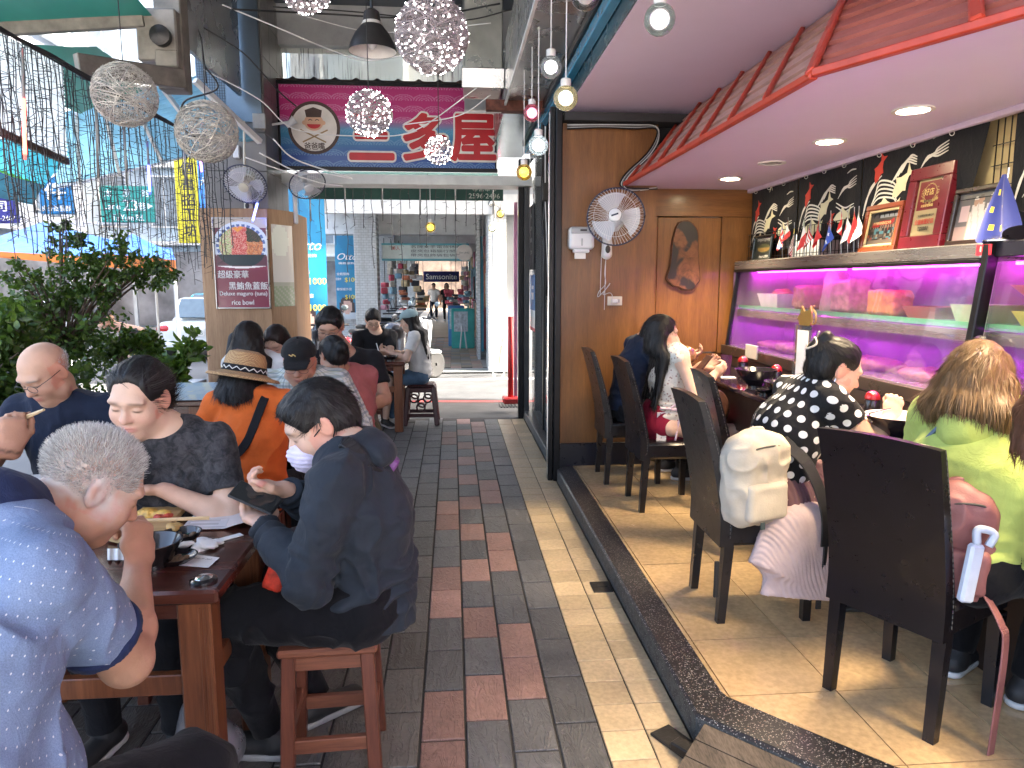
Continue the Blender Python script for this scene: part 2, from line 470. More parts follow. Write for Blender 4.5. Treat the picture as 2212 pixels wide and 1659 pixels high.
def np_obj(name,P,Q,mat,parent,color=None,uv=None,smooth=True):
 me=bpy.data.meshes.new(name);k=Q.shape[1]
 me.vertices.add(len(P));me.vertices.foreach_set('co',np.ascontiguousarray(P,np.float32).ravel())
 me.loops.add(Q.size);me.loops.foreach_set('vertex_index',np.ascontiguousarray(Q,np.int32).ravel())
 me.polygons.add(len(Q));me.polygons.foreach_set('loop_start',np.arange(0,Q.size,k,dtype=np.int32))
 if smooth:me.polygons.foreach_set('use_smooth',np.ones(len(Q),bool))
 if color is not None:
  a=me.color_attributes.new('col','FLOAT_COLOR','POINT');C=np.ones((len(P),4),np.float32);C[:,:3]=color(P)if callable(color)else color
  a.data.foreach_set('color',C.ravel())
 if uv is not None:
  a=me.attributes.new('puv','FLOAT_VECTOR','CORNER');U=uv(P)[Q];bad=np.abs(U-U[:,:1]).max((1,2))>0.025;U[bad]=U[bad][:,:1];a.data.foreach_set('vector',np.ascontiguousarray(U,np.float32).ravel())
 for m in(mat if isinstance(mat,(list,tuple))else[mat]):me.materials.append(m)
 me.update(calc_edges=True);me.validate()
 return link(name,me,parent)
def slivers(B,D,W,ln,wd,tip=0.15):
 n=len(B);side=np.cross(D,W);side/=np.maximum(np.linalg.norm(side,axis=1),1e-6)[:,None]
 ln=np.asarray(ln).reshape(-1,1);wd=np.asarray(wd).reshape(-1,1)
 P=np.stack([B-side*wd,B+side*wd,B+D*ln+side*wd*tip,B+D*ln-side*wd*tip],1).reshape(-1,3)
 Q=np.arange(n*4).reshape(-1,4);return P,Q
SKIN=M_attr('skin',rough=0.55,bmp=0.3,bs=160,sss=0.06,spec=0.35,mot=0.12)
HAIRM=M_attr('hair',rough=0.5,spec=0.3,bmp=0.0)
def cloth(name,col,rough=0.85,weave=380,bs=0.25,var=0.15,pattern=None,mel=0.0):
 if name in _mc:return _mc[name]
 m,nt,b=new_mat(name)
 v=coords(nt)
 n=noise_tex(nt,v,9,5,0.6)
 o=ramp(nt,n,[(0.3,tuple(c*(1-var)for c in col)),(0.7,tuple(min(1,c*(1+var))for c in col))])
 if mel:
  o=mixc(nt,mel,o,ramp(nt,noise_tex(nt,v,450,2),[(0.35,tuple(c*0.4 for c in col)),(0.65,tuple(min(1,c*1.5+.03)for c in col))]))
 if pattern:
  a=N(nt,'ShaderNodeAttribute');a.attribute_name='puv'
  o=pattern(nt,a.outputs['Vector'],o)
 L(nt,o,b.inputs['Base Color']);b.inputs['Roughness'].default_value=rough
 b.inputs['Sheen Weight'].default_value=0.06;b.inputs['Specular IOR Level'].default_value=0.2
 n1=bump(nt,b,noise_tex(nt,v,weave,2),bs,0.002)
 bump(nt,b,noise_tex(nt,coords(nt,'Object',(1,1,0.7)),22,3,0.5,1.2),0.35,0.012,n1)
 _mc[name]=m;return m
def dots(pitch,rad,col,stagger=True,soft=0.0):
 def f(nt,uv,base):
  s=N(nt,'ShaderNodeSeparateXYZ');L(nt,uv,s.inputs[0])
  u=mth(nt,'DIVIDE',s.outputs[0],pitch);w=mth(nt,'DIVIDE',s.outputs[1],pitch)
  row=mth(nt,'FLOOR',w)
  if stagger:u=mth(nt,'ADD',u,mth(nt,'MULTIPLY',row,0.5))
  fu=mth(nt,'SUBTRACT',mth(nt,'FRACT',u),0.5);fw=mth(nt,'SUBTRACT',mth(nt,'FRACT',w),0.5)
  d=mth(nt,'SQRT',mth(nt,'ADD',mth(nt,'MULTIPLY',fu,fu),mth(nt,'MULTIPLY',fw,fw)))
  k=mth(nt,'LESS_THAN',d,rad/pitch)
  return mixc(nt,k,base,col)
 return f
def plaid(pitch,a,b_):
 def f(nt,uv,base):
  s=N(nt,'ShaderNodeSeparateXYZ');L(nt,uv,s.inputs[0]);o=base
  for ax in(0,1):
   fr=mth(nt,'FRACT',mth(nt,'DIVIDE',s.outputs[ax],pitch))
   k=mth(nt,'MULTIPLY',mth(nt,'LESS_THAN',fr,0.3),0.55);o=mixc(nt,k,o,a)
   k2=mth(nt,'MULTIPLY',mth(nt,'LESS_THAN',mth(nt,'ABSOLUTE',mth(nt,'SUBTRACT',fr,0.62)),0.06),0.5);o=mixc(nt,k2,o,b_)
  return o
 return f
def stripes(pitch,frac,col,ax=1):
 def f(nt,uv,base):
  s=N(nt,'ShaderNodeSeparateXYZ');L(nt,uv,s.inputs[0])
  return mixc(nt,mth(nt,'LESS_THAN',mth(nt,'FRACT',mth(nt,'DIVIDE',s.outputs[ax],pitch)),frac),base,col)
 return f
def mottle(col,lo=0.42,hi=0.62,sc=28):
 def f(nt,uv,base):
  n=noise_tex(nt,coords(nt),sc,7,0.7,0.6)
  return mixc(nt,ramp(nt,n,[(lo,(0,0,0)),(hi,(1,1,1))]),base,col)
 return f
def flowers(col,sc=38):
 def f(nt,uv,base):
  vo=N(nt,'ShaderNodeTexVoronoi');vo.inputs['Scale'].default_value=sc;L(nt,coords(nt),vo.inputs[0])
  return mixc(nt,ramp(nt,vo.outputs['Distance'],[(0.2,(0.8,0.8,0.8)),(0.32,(0,0,0))]),base,col)
 return f
def rot_axis(v,ax,ang):return Matrix.Rotation(ang,3,Vector(ax))@Vector(v)
def ik(a,t,l1,l2,pole):
 a,t=Vector(a),Vector(t);d=t-a;D=min(max(d.length,abs(l1-l2)+1e-3),(l1+l2)*0.999);d.normalize()
 t=a+d*D;x=(l1*l1-l2*l2+D*D)/(2*D);h=math.sqrt(max(0,l1*l1-x*x))
 p=Vector(pole);p=p-d*p.dot(d);p.normalize()
 return a+d*x+p*h,t
def hand_sdf(S,w,d,n,left,sc=1.0,curl=0.4,thumb=0.5,spread=0.06,pinch=False):
 d=Vector(d).normalized();n=Vector(n);n=(n-d*n.dot(d)).normalized();sd=d.cross(n)
 ts=sd if left else-sd
 w=Vector(w)
 S.cone(w-d*0.02*sc,w+d*0.05*sc,(0.026*sc,0.019*sc),(0.039*sc,0.016*sc),side=sd,k=0.012)
 S.cone(w+d*0.045*sc,w+d*0.088*sc,(0.040*sc,0.016*sc),(0.038*sc,0.012*sc),side=sd,k=0.012)
 for i,(ln,o)in enumerate(((0.070,1.0),(0.078,0.36),(0.072,-0.3),(0.056,-0.92))):
  b=w+d*(0.086-0.004*(i==3)-0.002*(i==0))*sc+ts*o*0.030*sc
  ax=n.cross(d);c=curl*(0.75+0.12*i)if not pinch else(0.75 if i<1 else curl*(0.8+0.1*i))
  dd=(d+ts*o*spread).normalized();pts=[b-d*0.012*sc,b];a=0
  for q,fr in enumerate((0.45,0.31,0.24)):
   a+=c*(1.0,1.35,0.9)[q]
   v=Matrix.Rotation(-a,3,ax)@dd
   if v.dot(n)*math.sin(max(a,1e-3))<0:v=Matrix.Rotation(a,3,ax)@dd
   pts.append(pts[-1]+v*ln*fr*sc)
  rs=[r*sc for r in(0.0095,0.0098,0.0086,0.0078,0.0066)]
  S.chain(pts,rs,k=0.005)
 tb=w+d*0.022*sc+ts*0.024*sc
 t1=tb+(d*0.55+ts*(0.75-0.45*thumb)+n*0.55*thumb).normalized()*0.045*sc
 t2=t1+(d*0.8+ts*(0.35-0.45*thumb)+n*0.5*thumb).normalized()*0.034*sc
 t3=t2+(d*0.9-ts*0.25*thumb+n*0.3*thumb).normalized()*0.026*sc
 S.chain([tb,t1,t2,t3],[0.016*sc,0.0125*sc,0.0105*sc,0.008*sc],k=0.010)
 return dict(tip=w+d*0.12*sc,palm=w+d*0.06*sc+n*0.03*sc)
TONES=dict(a=(0.56,0.34,0.235),b=(0.47,0.27,0.18),c=(0.64,0.42,0.31),d=(0.36,0.19,0.125))
def person(label,hip,face,lean=10,sc=1.0,girth=1.0,belly=0.0,head_at=None,look=(0,20,0),L_=None,R_=None,skin='a',top=None,sleeve='short',bottom=None,legs='trousers',hair='short',haircol=(0.012,0.011,0.011),feet=None,shoe=(0.02,0.02,0.022),sole=(0.6,0.6,0.6),h=0.007,wr=1.0,female=False,tilt=0.0,knees=(0.0,0.0),standing=False,uvtop=False,sag_=1.0,hairlen=0.0,group=None,eyes='down',glasses=False,hem=0.0,collar=None,cuff=None,neckw=1.0,nolegs=False,extra=None,hs=None,elbow=None,shirt_name='shirt',floor=0.0,openneck=0.03,nk=None,slv=0.62):
 a=math.radians(face);fw=Vector((math.sin(a),math.cos(a),0));rt=Vector((math.cos(a),-math.sin(a),0));up=Vector((0,0,1))
 def sp(l):return up*math.cos(math.radians(l))+fw*math.sin(math.radians(l))+rt*math.sin(math.radians(tilt))
 root=thing('person',label,'person',group=group)
 Hc=Vector(hip);st=1.0 if not standing else 1.0
 C=Hc+sp(lean*0.7)*0.27*sc;Nk=C+sp(lean*1.25)*0.235*sc
 if nk is not None:Nk=Vector(nk);C=Hc.lerp(Nk,0.53)-fw*0.03*sc+up*0.02*sc
 cf=fw*math.cos(math.radians(lean))-up*math.sin(math.radians(lean))
 yaw,pit,rol=[math.radians(x)for x in look]
 hf=Matrix.Rotation(-yaw,3,'Z')@fw;hr=Matrix.Rotation(-yaw,3,'Z')@rt
 hf2=hf*math.cos(pit)-up*math.sin(pit);hu=hr.cross(hf2)
 if rol:hr=rot_axis(hr,hf2,rol);hu=hr.cross(hf2)
 RH=Matrix((hr,hf2,hu)).transposed()
 hsz=(hs or sc)
 if head_at is None:head=Nk+sp(lean*1.3+pit*8)*0.07*sc+RH@Vector((0,0.025,0.10))*hsz
 else:head=Vector(head_at)
 def hl(x,y,z):return head+RH@Vector((x,y,z))*hsz
 sw=(0.172 if female else 0.190)*sc
 shL=Nk-sp(lean*1.25)*0.058*sc-rt*sw;shR=Nk-sp(lean*1.25)*0.058*sc+rt*sw
 ul,fl=0.285*sc,0.25*sc
 arms={}
 for nm,sh,tg,sg in(('L',shL,L_,-1),('R',shR,R_,1)):
  if tg is None:
   w=sh+fw*0.30*sc-up*0.28*sc-rt*sg*0.06*sc
   tg=dict(w=w,d=fw-rt*sg*0.5,n=-up,curl=0.5)
  pole=tg.get('pole',-up*0.8+rt*sg*0.55-fw*0.25)
  el,w=ik(sh,tg['w'],ul,fl,pole)
  if 'el' in tg:el,w=Vector(tg['el']),Vector(tg['w'])
  arms[nm]=(sh,el,w,tg)
 g=girth*sc
 S=Sdf()
 S.cone(Hc,C,(0.145*g,0.10*g),(0.145*g,0.10*g),side=rt,k=0.04)
 S.cone(C,Nk-sp(lean)*0.05*sc,(0.145*g,0.10*g),(0.14*sc,0.08*sc),side=rt,k=0.04)
 S.cone(shL,shR,0.048*sc,0.048*sc,k=0.05)
 S.cone(Nk-fw*0.01,hl(0,-0.025,-0.065),0.060*sc*neckw,0.056*hsz*neckw,k=0.03)
 for nm in 'LR':
  sh,el,w,tg=arms[nm]
  S.cone(sh,el,0.050*g,0.040*g,k=0.03);md=el.lerp(w,0.3)
  S.cone(el,md,0.040*g,0.041*g,k=0.02);S.cone(md,w,0.041*g,0.026*sc,k=0.02)
  hd=Vector(tg.get('d',(w-el)))
  hand_sdf(S,w,hd,tg.get('n',-up),nm=='L',sc*tg.get('hs',1.0),tg.get('curl',0.5),tg.get('thumb',0.5),tg.get('spread',0.06),tg.get('pinch',False))
 lg={}
 if not nolegs:
  for nm,sg in(('L',-1),('R',1)):
   hp=Hc+rt*sg*0.092*sc-up*0.01
   kn_sp=knees[0 if nm=='L' else 1]
   if feet and feet.get(nm)is not None:an=Vector(feet[nm])+up*0.085*sc
   elif standing:an=hp+fw*(0.06*sg)*sc;an.z=floor+0.085*sc
   else:an=hp+fw*0.40*sc+rt*(sg*0.03+kn_sp);an.z=floor+0.085*sc
   pole=fw*0.7+up*0.6+rt*(sg*0.1+kn_sp)
   kn,an2=ik(hp,an,0.43*sc,0.43*sc,pole)
   lg[nm]=(hp,kn,an2)
   S.cone(hp,kn,0.078*g,0.052*g,k=0.04);md=kn.lerp(an2,0.35)
   S.cone(kn,md,0.050*g,0.054*g,k=0.02);S.cone(md,an2,0.054*g,0.033*sc,k=0.02)
   fd=fw+rt*sg*0.15
   if feet and feet.get(nm+'d')is not None:fd=Vector(feet[nm+'d'])
   S.cone(an2-up*0.045*sc,an2+fd.normalized()*0.13*sc-up*0.055*sc,0.034*sc,0.028*sc,k=0.02)
   lg[nm]=(hp,kn,an2,fd.normalized())
 def he(x,y,z,r,k=0.02,op='u'):S.ell(hl(x,y,z),tuple(q*hsz for q in(r if isinstance(r,tuple)else(r,)*3)),RH,k*hsz,op)
 jw=0.92 if female else 1.0
 he(0,-0.014,0.034,(0.076,0.096,0.084));he(0,0.026,-0.03,(0.062*jw,0.062,0.080),0.03);he(0,0.056,-0.088,(0.027*jw,0.024,0.021),0.04)
 he(0.036,0.052,-0.03,0.030,0.03);he(-0.036,0.052,-0.03,0.030,0.03)
 he(0.052*jw,0.015,-0.07,0.026,0.03);he(-0.052*jw,0.015,-0.07,0.026,0.03)
 he(0,0.078,0.028,(0.052,0.014,0.012),0.02)
 S.cone(hl(0,0.084,0.012),hl(0,0.104,-0.024),0.008*hsz,0.0125*hsz,k=0.012*hsz)
 he(0.011,0.093,-0.027,0.0085,0.008);he(-0.011,0.093,-0.027,0.0085,0.008)
 for sx in(-1,1):
  he(sx*0.032,0.096,0.006,(0.019,0.013,0.011),0.012,'s');he(sx*0.032,0.073,0.004,(0.015,0.0145,0.0125),0.004)
  eR=RH@Matrix.Rotation(sx*0.35,3,'Z')
  S.ell(hl(sx*0.077,-0.010,0.0),(0.010*hsz,0.021*hsz,0.034*hsz),eR,0.008*hsz);S.ell(hl(sx*0.087,-0.004,0.002),(0.007*hsz,0.011*hsz,0.020*hsz),eR,0.006*hsz,'s')
 he(0,0.086,-0.055,(0.022,0.010,0.0065),0.006);he(0,0.085,-0.0655,(0.019,0.010,0.0065),0.006);he(0,0.101,-0.060,(0.026,0.010,0.0016),0.003,'s')
 if extra:extra(S,locals())
 tone=np.array(TONES[skin]if isinstance(skin,str)else skin,np.float32)
 RHi=np.array(RH,np.float32);hc=V3(head)
 hcn=np.array(haircol)
 def col(P):
  q=((P-hc)@RHi)/hsz;x,y,z=q.T
  c=np.tile(tone,(len(P),1))*(1+0.10*vnoise(P,14)+0.05*vnoise(P,45))[:,None]
  inh=(np.abs(x)<0.1)&(y>0.03)&(np.abs(z)<0.14)
  def g_(cx,cy,rx,ry):return np.exp(-(((np.abs(x)-cx)/rx)**2+((z-cy)/ry)**2)*1.2)*inh
  bl=(g_(0.042,-0.03,0.03,0.025)+g_(0,-0.022,0.016,0.014))[:,None]*0.5;c=c*(1-bl*np.array([0.0,0.22,0.2]))
  lp=(np.exp(-((x/0.024)**4+((z+0.060)/0.0105)**4))*inh)[:,None]*0.75;c=c*(1-lp)+lp*np.array([0.42,0.15,0.13])*(tone.sum()/1.1)
  ey=(np.exp(-(((np.abs(x)-0.032)/0.015)**4+((z-(0.000 if eyes=='down' else 0.004))/(0.0035 if eyes=='down' else 0.006))**2)*1.2)*inh)[:,None]*0.9
  c=c*(1-ey)+ey*np.array([0.02,0.015,0.012])
  br=(np.exp(-(((np.abs(x)-0.033)/0.020)**4+((z-0.028-0.06*(0.033-np.abs(x)))/0.0048)**2))*inh)[:,None]*(0.55 if female else 0.8);c=c*(1-br)+br*np.minimum(hcn,0.25)[None]
  ear=((np.abs(x)>0.068)&(np.abs(z)<0.045)&(np.abs(y)<.05))[:,None];c=np.where(ear,c*np.array([1.05,0.82,0.8]),c)
  if hair=='buzz' or hair=='bald':
   lim=0.02 if hair=='buzz' else-0.01
   hz=np.clip(((0.045-y*0.55-(np.abs(z-0.03)*0.0))*30),0,1)if hair=='buzz' else np.clip((-0.035-y)*25,0,1)*np.clip((0.06-z)*30,0,1)
   hz=hz*np.clip((z+0.055+0.3*np.clip(y,0,1)+0.012*vnoise(P,60))*26,0,1)*((np.abs(x)<0.11)&(np.abs(y)<0.14)&(np.abs(z)<0.16))
   hz=(hz*(0.55+0.35*vnoise(P,70)))[:,None];hz=np.clip(hz,0,1);c=c*(1-hz)+hz*np.array(haircol)[None]
  hd_=np.zeros(len(P))
  for nm in 'LR':
   w=V3(arms[nm][2]);hd_=np.maximum(hd_,np.exp(-(((P-w)**2).sum(1))/0.012))
  return np.clip(c*(1-0.10*hd_[:,None]*np.array([0.2,0.9,0.9])),0,1)
 S.obj('body',SKIN,root,h*0.75 if h<0.008 else h,1,None,col)
 if top is not None:
  T=Sdf();e=0.014*sc
  Hh=Hc-sp(0)*(0.03+hem)*sc
  T.cone(Hh,C,(0.158*g+e,0.122*g+e),(0.148*g+e,0.106*g+e),side=rt,k=0.04,cut0=True)
  T.cone(C,Nk-sp(lean)*0.055*sc,(0.155*g+e,0.108*g+e),(0.145*sc+e,0.082*sc+e),side=rt,k=0.05)
  if belly:T.ell(Hc.lerp(C,0.45)+cf*(0.075+belly*0.4)*sc,(0.125*g,0.09*g,0.12*g),None,0.06)
  if female:
   for sg in(-1,1):T.ell(C+sp(lean)*0.03*sc+cf*0.085*sc+rt*sg*0.065*sc,0.062*sc,None,0.04)
  T.cone(shL,shR,0.054*sc,0.054*sc,k=0.05)
  T.cone(Nk-sp(lean)*0.03*sc-rt*0.07*sc,Nk-sp(lean)*0.03*sc+rt*0.07*sc,0.050*sc,0.050*sc,k=0.05)
  for nm,sg in(('L',-1),('R',1)):
   sh,el,w,tg=arms[nm]
   if sleeve=='short':
    ct=sh.lerp(el,slv);T.cone(sh,ct,0.057*g,0.060*g,k=0.04,cut=True)
   elif sleeve=='three':
    T.cone(sh,el,0.064*g,0.056*g,k=0.03);T.cone(el,el.lerp(w,0.45),0.057*g,0.054*g,k=0.02,cut=True)
   elif sleeve=='long':
    T.cone(sh,el,0.066*g,0.058*g,k=0.03);T.cone(el,el.lerp(w,0.5),0.060*g,0.054*g,k=0.025);T.cone(el.lerp(w,0.5),w-(w-el).normalized()*0.015,0.054*g,0.038*sc,k=0.02,cut=True)
  if openneck:T.ell(Nk+cf*0.05*sc+sp(lean)*(0.055)*sc,((0.060+openneck)*sc,0.085*sc,(0.045+openneck)*sc),None,0.012,'s')
  ax_t=sp(lean*0.9);oT=V3(Hc);rts=V3(rt)
  segs=[]
  for nm in 'LR':
   sh,el,w,tg=arms[nm];segs.append((V3(sh),V3(el)));segs.append((V3(el),V3(w)))
  def fold(P,VN):
   d=np.zeros(len(P));best=np.full(len(P),1e3);al=np.zeros(len(P))
   for(A,B)in segs:
    e_=B-A;l2=(e_*e_).sum();t=np.clip(((P-A)@e_)/l2,0,1);dd=np.linalg.norm(P-(A+t[:,None]*e_),axis=1)
    mk=dd<best;best=np.where(mk,dd,best);al=np.where(mk,t,al)
   arm=best<0.085*sc
   q=P.copy();q[:,2]*=0.55
   n1=vnoise(q+0.06*np.stack([vnoise(P,6),vnoise(P+3,6),vnoise(P+7,6)],1),11)
   crease=(1-np.abs(n1))**3-0.35
   n2=vnoise(P*np.array([1,1,1.8]),24)
   amp=np.where(arm,0.0055,0.0075)
   tw=((P-oT)@V3(ax_t))
   low=np.exp(-((tw-0.04)/0.10)**2)*np.sin(tw*95+3.0*vnoise(P,7)*2)*0.005*(~arm)
   elb=np.exp(-((al-0.95)/0.22)**2)*arm*np.sin(al*42+4*vnoise(P,9))*0.004
   return wr*(amp*crease*1.1+0.0022*n2+low+elb)
  def uvf(P):
   q=P-oT;v_=q@V3(ax_t);x=q@rts;y=q@V3(cf);u=np.arctan2(x,-y)*0.165*g
   U=np.stack([u,v_,np.zeros(len(P))],1);best=np.full(len(P),0.078*sc)
   for i,(A,B)in enumerate(segs):
    e_=B-A;ln=np.linalg.norm(e_);ex=e_/ln;t=np.clip((P-A)@ex,-0.02,ln);r=P-(A+t[:,None]*ex);dd=np.linalg.norm(r,axis=1)
    s1=np.cross(ex,V3((0.3,0.4,0.86)));s1/=np.linalg.norm(s1);s2=np.cross(ex,s1)
    out=(((P-V3(Nk))@rts*(-1 if i<2 else 1))>sw*0.88)&((P-A)@ex>0.012)
    mk=(dd<best)&out;best=np.where(mk,dd,best)
    U[mk]=np.stack([np.arctan2(r@s2,r@s1)*0.06,(P-A)@ex,np.zeros(len(P))],1)[mk]
   return U
  sob=T.obj(shirt_name,top,root,h,1,fold,None,uvf if uvtop else None)
  if cuff:
   for nm in 'LR':
    sh,el,w,tg=arms[nm];ct=sh.lerp(el,slv);ax=(el-sh).normalized()
    Cf=Sdf();Cf.cone(ct-ax*0.014,ct+ax*0.007,0.063*g,0.064*g,k=0,cut=True,cut0=True)
    Cf.obj('sleeve_band',cuff,root,h*0.8,1)
  if collar:
   Cl=Sdf();cdir=(hl(0,-0.03,-0.08)-Nk).normalized()
   Cl.cone(Nk-cdir*0.015-cf*0.008,Nk+cdir*0.045-cf*0.004,0.083*sc*neckw,0.073*sc*neckw,k=0.01,cut=True);Cl.cone(Nk-cdir*0.03,Nk+cdir*0.09,0.058*sc*neckw,0.066*sc*neckw,k=0.004,op='s')
   Cl.ell(Nk+cf*0.08+cdir*0.03,(0.03,0.05,0.05),None,0.01,'s')
   Cl.obj('collar',collar,root,h*0.7,1)
 if not nolegs and bottom is not None:
  B=Sdf();e=0.012*sc
  B.cone(Hc-rt*0.05*sc-up*0.012,Hc+rt*0.05*sc-up*0.012,0.104*g,0.104*g,k=0.04)
  B.cone(Hc,Hc+sp(lean*0.7)*0.10*sc,(0.146*g,0.104*g),(0.142*g,0.098*g),side=rt,k=0.03,cut=True)
  for nm in lg:
   hp,kn,an,fd=lg[nm]
   if legs=='trousers':
    B.cone(hp,kn,0.094*g,0.068*g,k=0.04);B.cone(kn,kn.lerp(an,0.4),0.066*g,0.062*g,k=0.03);B.cone(kn.lerp(an,0.4),an+up*0.0,0.062*g,0.050*sc,k=0.02,cut=True)
   elif legs=='shorts':
    B.cone(hp,hp.lerp(kn,0.86),0.096*g,0.080*g,k=0.04,cut=True)
  def foldb(P,VN):
   q=P.copy();q[:,2]*=0.8
   n1=vnoise(q+0.05*np.stack([vnoise(P,7),vnoise(P+3,7),vnoise(P+7,7)],1),13)
   return 0.006*wr*((1-np.abs(n1))**3-0.3)
  if legs in('trousers','shorts'):B.obj('trousers' if legs=='trousers' else 'shorts',bottom,root,h,1,foldb)
 if not nolegs and shoe is not None:
  sm=M('shoe_%02x%02x%02x'%tuple(int(c*255)for c in shoe),shoe,0.6,bmp=0.2,bs=300);so=M('sole_%02x'%int(sole[0]*255),sole,0.7)
  for nm in lg:
   hp,kn,an,fd=lg[nm];b=an-up*0.085*sc
   F_=Sdf();F_.cone(b-fd*0.045*sc+up*0.045*sc,b+fd*0.15*sc+up*0.034*sc,(0.038*sc,0.040*sc),(0.044*sc,0.028*sc),side=fd.cross(up),k=0.02)
   F_.cone(b-fd*0.02*sc+up*0.05*sc,b-fd*0.005*sc+up*0.095*sc,0.042*sc,0.040*sc,k=0.02,cut=True);F_.half(b+up*0.022*sc,-up,'x')
   shoe_o=F_.obj('shoe',sm,root,max(h,0.006),1)
   G_=Sdf();G_.cone(b-fd*0.045*sc+up*0.03*sc,b+fd*0.155*sc+up*0.03*sc,(0.042*sc,0.06*sc),(0.047*sc,0.06*sc),side=fd.cross(up),k=0.0)
   G_.half(b+up*0.024*sc,up,'x');G_.half(b+up*0.001,-up,'x');G_.obj('sole',so,shoe_o,max(h,0.007),1)
 info=dict(root=root,head=head,RH=RH,hl=hl,hs=hsz,Nk=Nk,C=C,Hc=Hc,arms=arms,legs=lg,fw=fw,rt=rt,cf=cf,sp=sp,up=up,sc=sc,g=g,shL=shL,shR=shR)
 make_hair(root,hl,RH,hsz,hair,haircol,hairlen,h,info)
 if glasses:
  gm=M('spectacle_frame',(0.03,0.03,0.035),0.3);mb=MB()
  for sx in(-1,1):
   pts=[hl(sx*0.033+0.024*math.cos(t*PI/8),0.104,0.001+0.016*math.sin(t*PI/8))for t in range(17)]
   mb.tube(pts,0.0013,4);mb.tube([hl(sx*0.057,0.102,0.008),hl(sx*0.078,0.05,0.012),hl(sx*0.083,-0.005,0.012)],0.0014,4)
  mb.tube([hl(-0.009,0.105,0.004),hl(0,0.107,0.006),hl(0.009,0.105,0.004)],0.0013,4)
  mb.obj('spectacles',gm,root,'all')
 return info
def make_hair(root,hl,RH,s,style,colr,length,h,info,name='hair'):
 if style in(None,'none','bald'):
  if style=='bald':
   hair_spikes(root,hl,RH,s,colr,900,0.010,lambda x,y,z:(y<-0.02+0.0*x)&(z<0.045)&(z>-0.055),0.0007)
  return
 if style=='buzz':
  hair_spikes(root,hl,RH,s,colr,13000,0.019,lambda x,y,z:(z>-0.062+0.55*np.clip(y+0.02,0,1))&(y<0.058+0.0*x)&((z>0.02)|(y<0.015)),0.0006,taper=True)
  return
 S=Sdf()
 def he(x,y,z,r,k=0.02,op='u',rot=None):S.ell(hl(x,y,z),tuple(q*s for q in(r if isinstance(r,tuple)else(r,)*3)),RH if rot is None else RH@rot,k*s,op)
 if style!='undercap':he(0,-0.018,0.040,(0.084,0.104,0.091))
 if style in('short','crop','bob','undercap'):
  he(0,-0.06,-0.02,(0.074,0.060,0.060),0.03)
 if style=='short':
  he(0,0.044,0.076,(0.064,0.040,0.030),0.03);he(0.064,0.012,0.03,(0.018,0.030,0.042),0.02);he(-0.064,0.012,0.03,(0.018,0.030,0.042),0.02)
 if style in('long','pony','bun','claw'):
  he(0,-0.055,-0.02,(0.080,0.062,0.075),0.03)
 fy={'long':0.105,'pony':0.112,'bun':0.112,'claw':0.110,'bob':0.108,'short':0.112}.get(style,0.11)
 he(0,fy+0.006,0.002 if style in('pony','bun','claw')else-0.026,(0.074 if style!='long' else 0.066,0.078,0.103 if style in('pony','bun','claw')else 0.098),0.03,'s')
 he(0.085,0.02,-0.055,(0.045,0.05,0.075),0.012,'s')if style in('short','crop','pony','bun','claw')else None
 he(-0.085,0.02,-0.055,(0.045,0.05,0.075),0.012,'s')if style in('short','crop','pony','bun','claw')else None
 if style in('short','crop'):S.box(hl(0,-0.02,-0.135),(0.2*s,0.2*s,0.065*s),RH,0.005,0.02,'s')
 ends=[]
 sp,up,fw,rt=info['sp'],info['up'],info['fw'],info['rt'];Nk=info['Nk']
 if style=='long':
  bk=Nk-info['cf']*0.085*s
  ln=length or 0.3
  for o in(-0.085,-0.05,-0.015,0.02,0.055,0.088):
   p0=hl(o*0.9,-0.06+abs(o)*0.5,0.0);p1=hl(o*1.05,-0.075+abs(o)*0.6,-0.09);p2=bk+rt*o*1.25+sp(0)*(-0.02);p2 .z=min(p2 .z,p1 .z-0.05)
   p3=p2-sp(info.get('lean',10))*ln*(0.85+0.3*rnd.random())+rt*o*0.25-info['cf']*0.015
   S.chain([p0,p1,p2,p3],[0.034*s,0.036*s,0.030*s,0.012*s],k=0.03)
 if style=='bob':
  ln=length or 0.08
  for t in range(11):
   an=(t-5)/5*2.05;x,y=0.078*math.sin(an),-0.016-0.088*math.cos(an)
   S.chain([hl(x*0.9,y*0.9,0.03),hl(x*1.06,y*1.04,-0.05),hl(x*1.0,y*0.98,-0.07-ln)],[0.022*s,0.024*s,0.010*s],k=0.025)
 if style=='pony':
  ln=length or 0.22
  b=hl(0,-0.115,0.03);S.chain([hl(0,-0.09,0.04),b,b-up*0.05*s+RH@Vector((0,-0.03,-0.02))*s,b-up*(ln)*s+RH@Vector((0,-0.01,0))*s],[0.028*s,0.024*s,0.034*s,0.012*s],k=0.02)
 if style=='bun':he(0,-0.125,0.015,(0.042,0.040,0.040),0.012)
 if style=='claw':
  he(0,-0.095,0.098,(0.030,0.028,0.036),0.012);he(0,-0.118,0.04,(0.026,0.028,0.044),0.02)
 hc=V3(hl(0,0,0));Ri=np.array(RH,np.float32);colr=np.array(colr,np.float32)
 hi=np.minimum(colr*(2.4 if colr.max()<.05 else 1.5)+0.010,1)
 def disp(P,VN):
  q=(P-hc)@Ri;st=np.stack([q[:,0]*1.0,q[:,1]*0.35,q[:,2]*0.35],1)
  return 0.0035*s*vnoise(st,75)+0.002*s*vnoise(st*1.7+5,90)
 P,Q=S.build(min(h,0.009),1,disp)
 rs=np.random.RandomState(int(abs(hc.sum())*1000)%9999)
 nf=int(5200 if h<0.008 else 1500)
 nrm=np.cross(P[Q[:,2]]-P[Q[:,0]],P[Q[:,3]]-P[Q[:,1]]);nrm/=np.maximum(np.linalg.norm(nrm,axis=1),1e-9)[:,None]
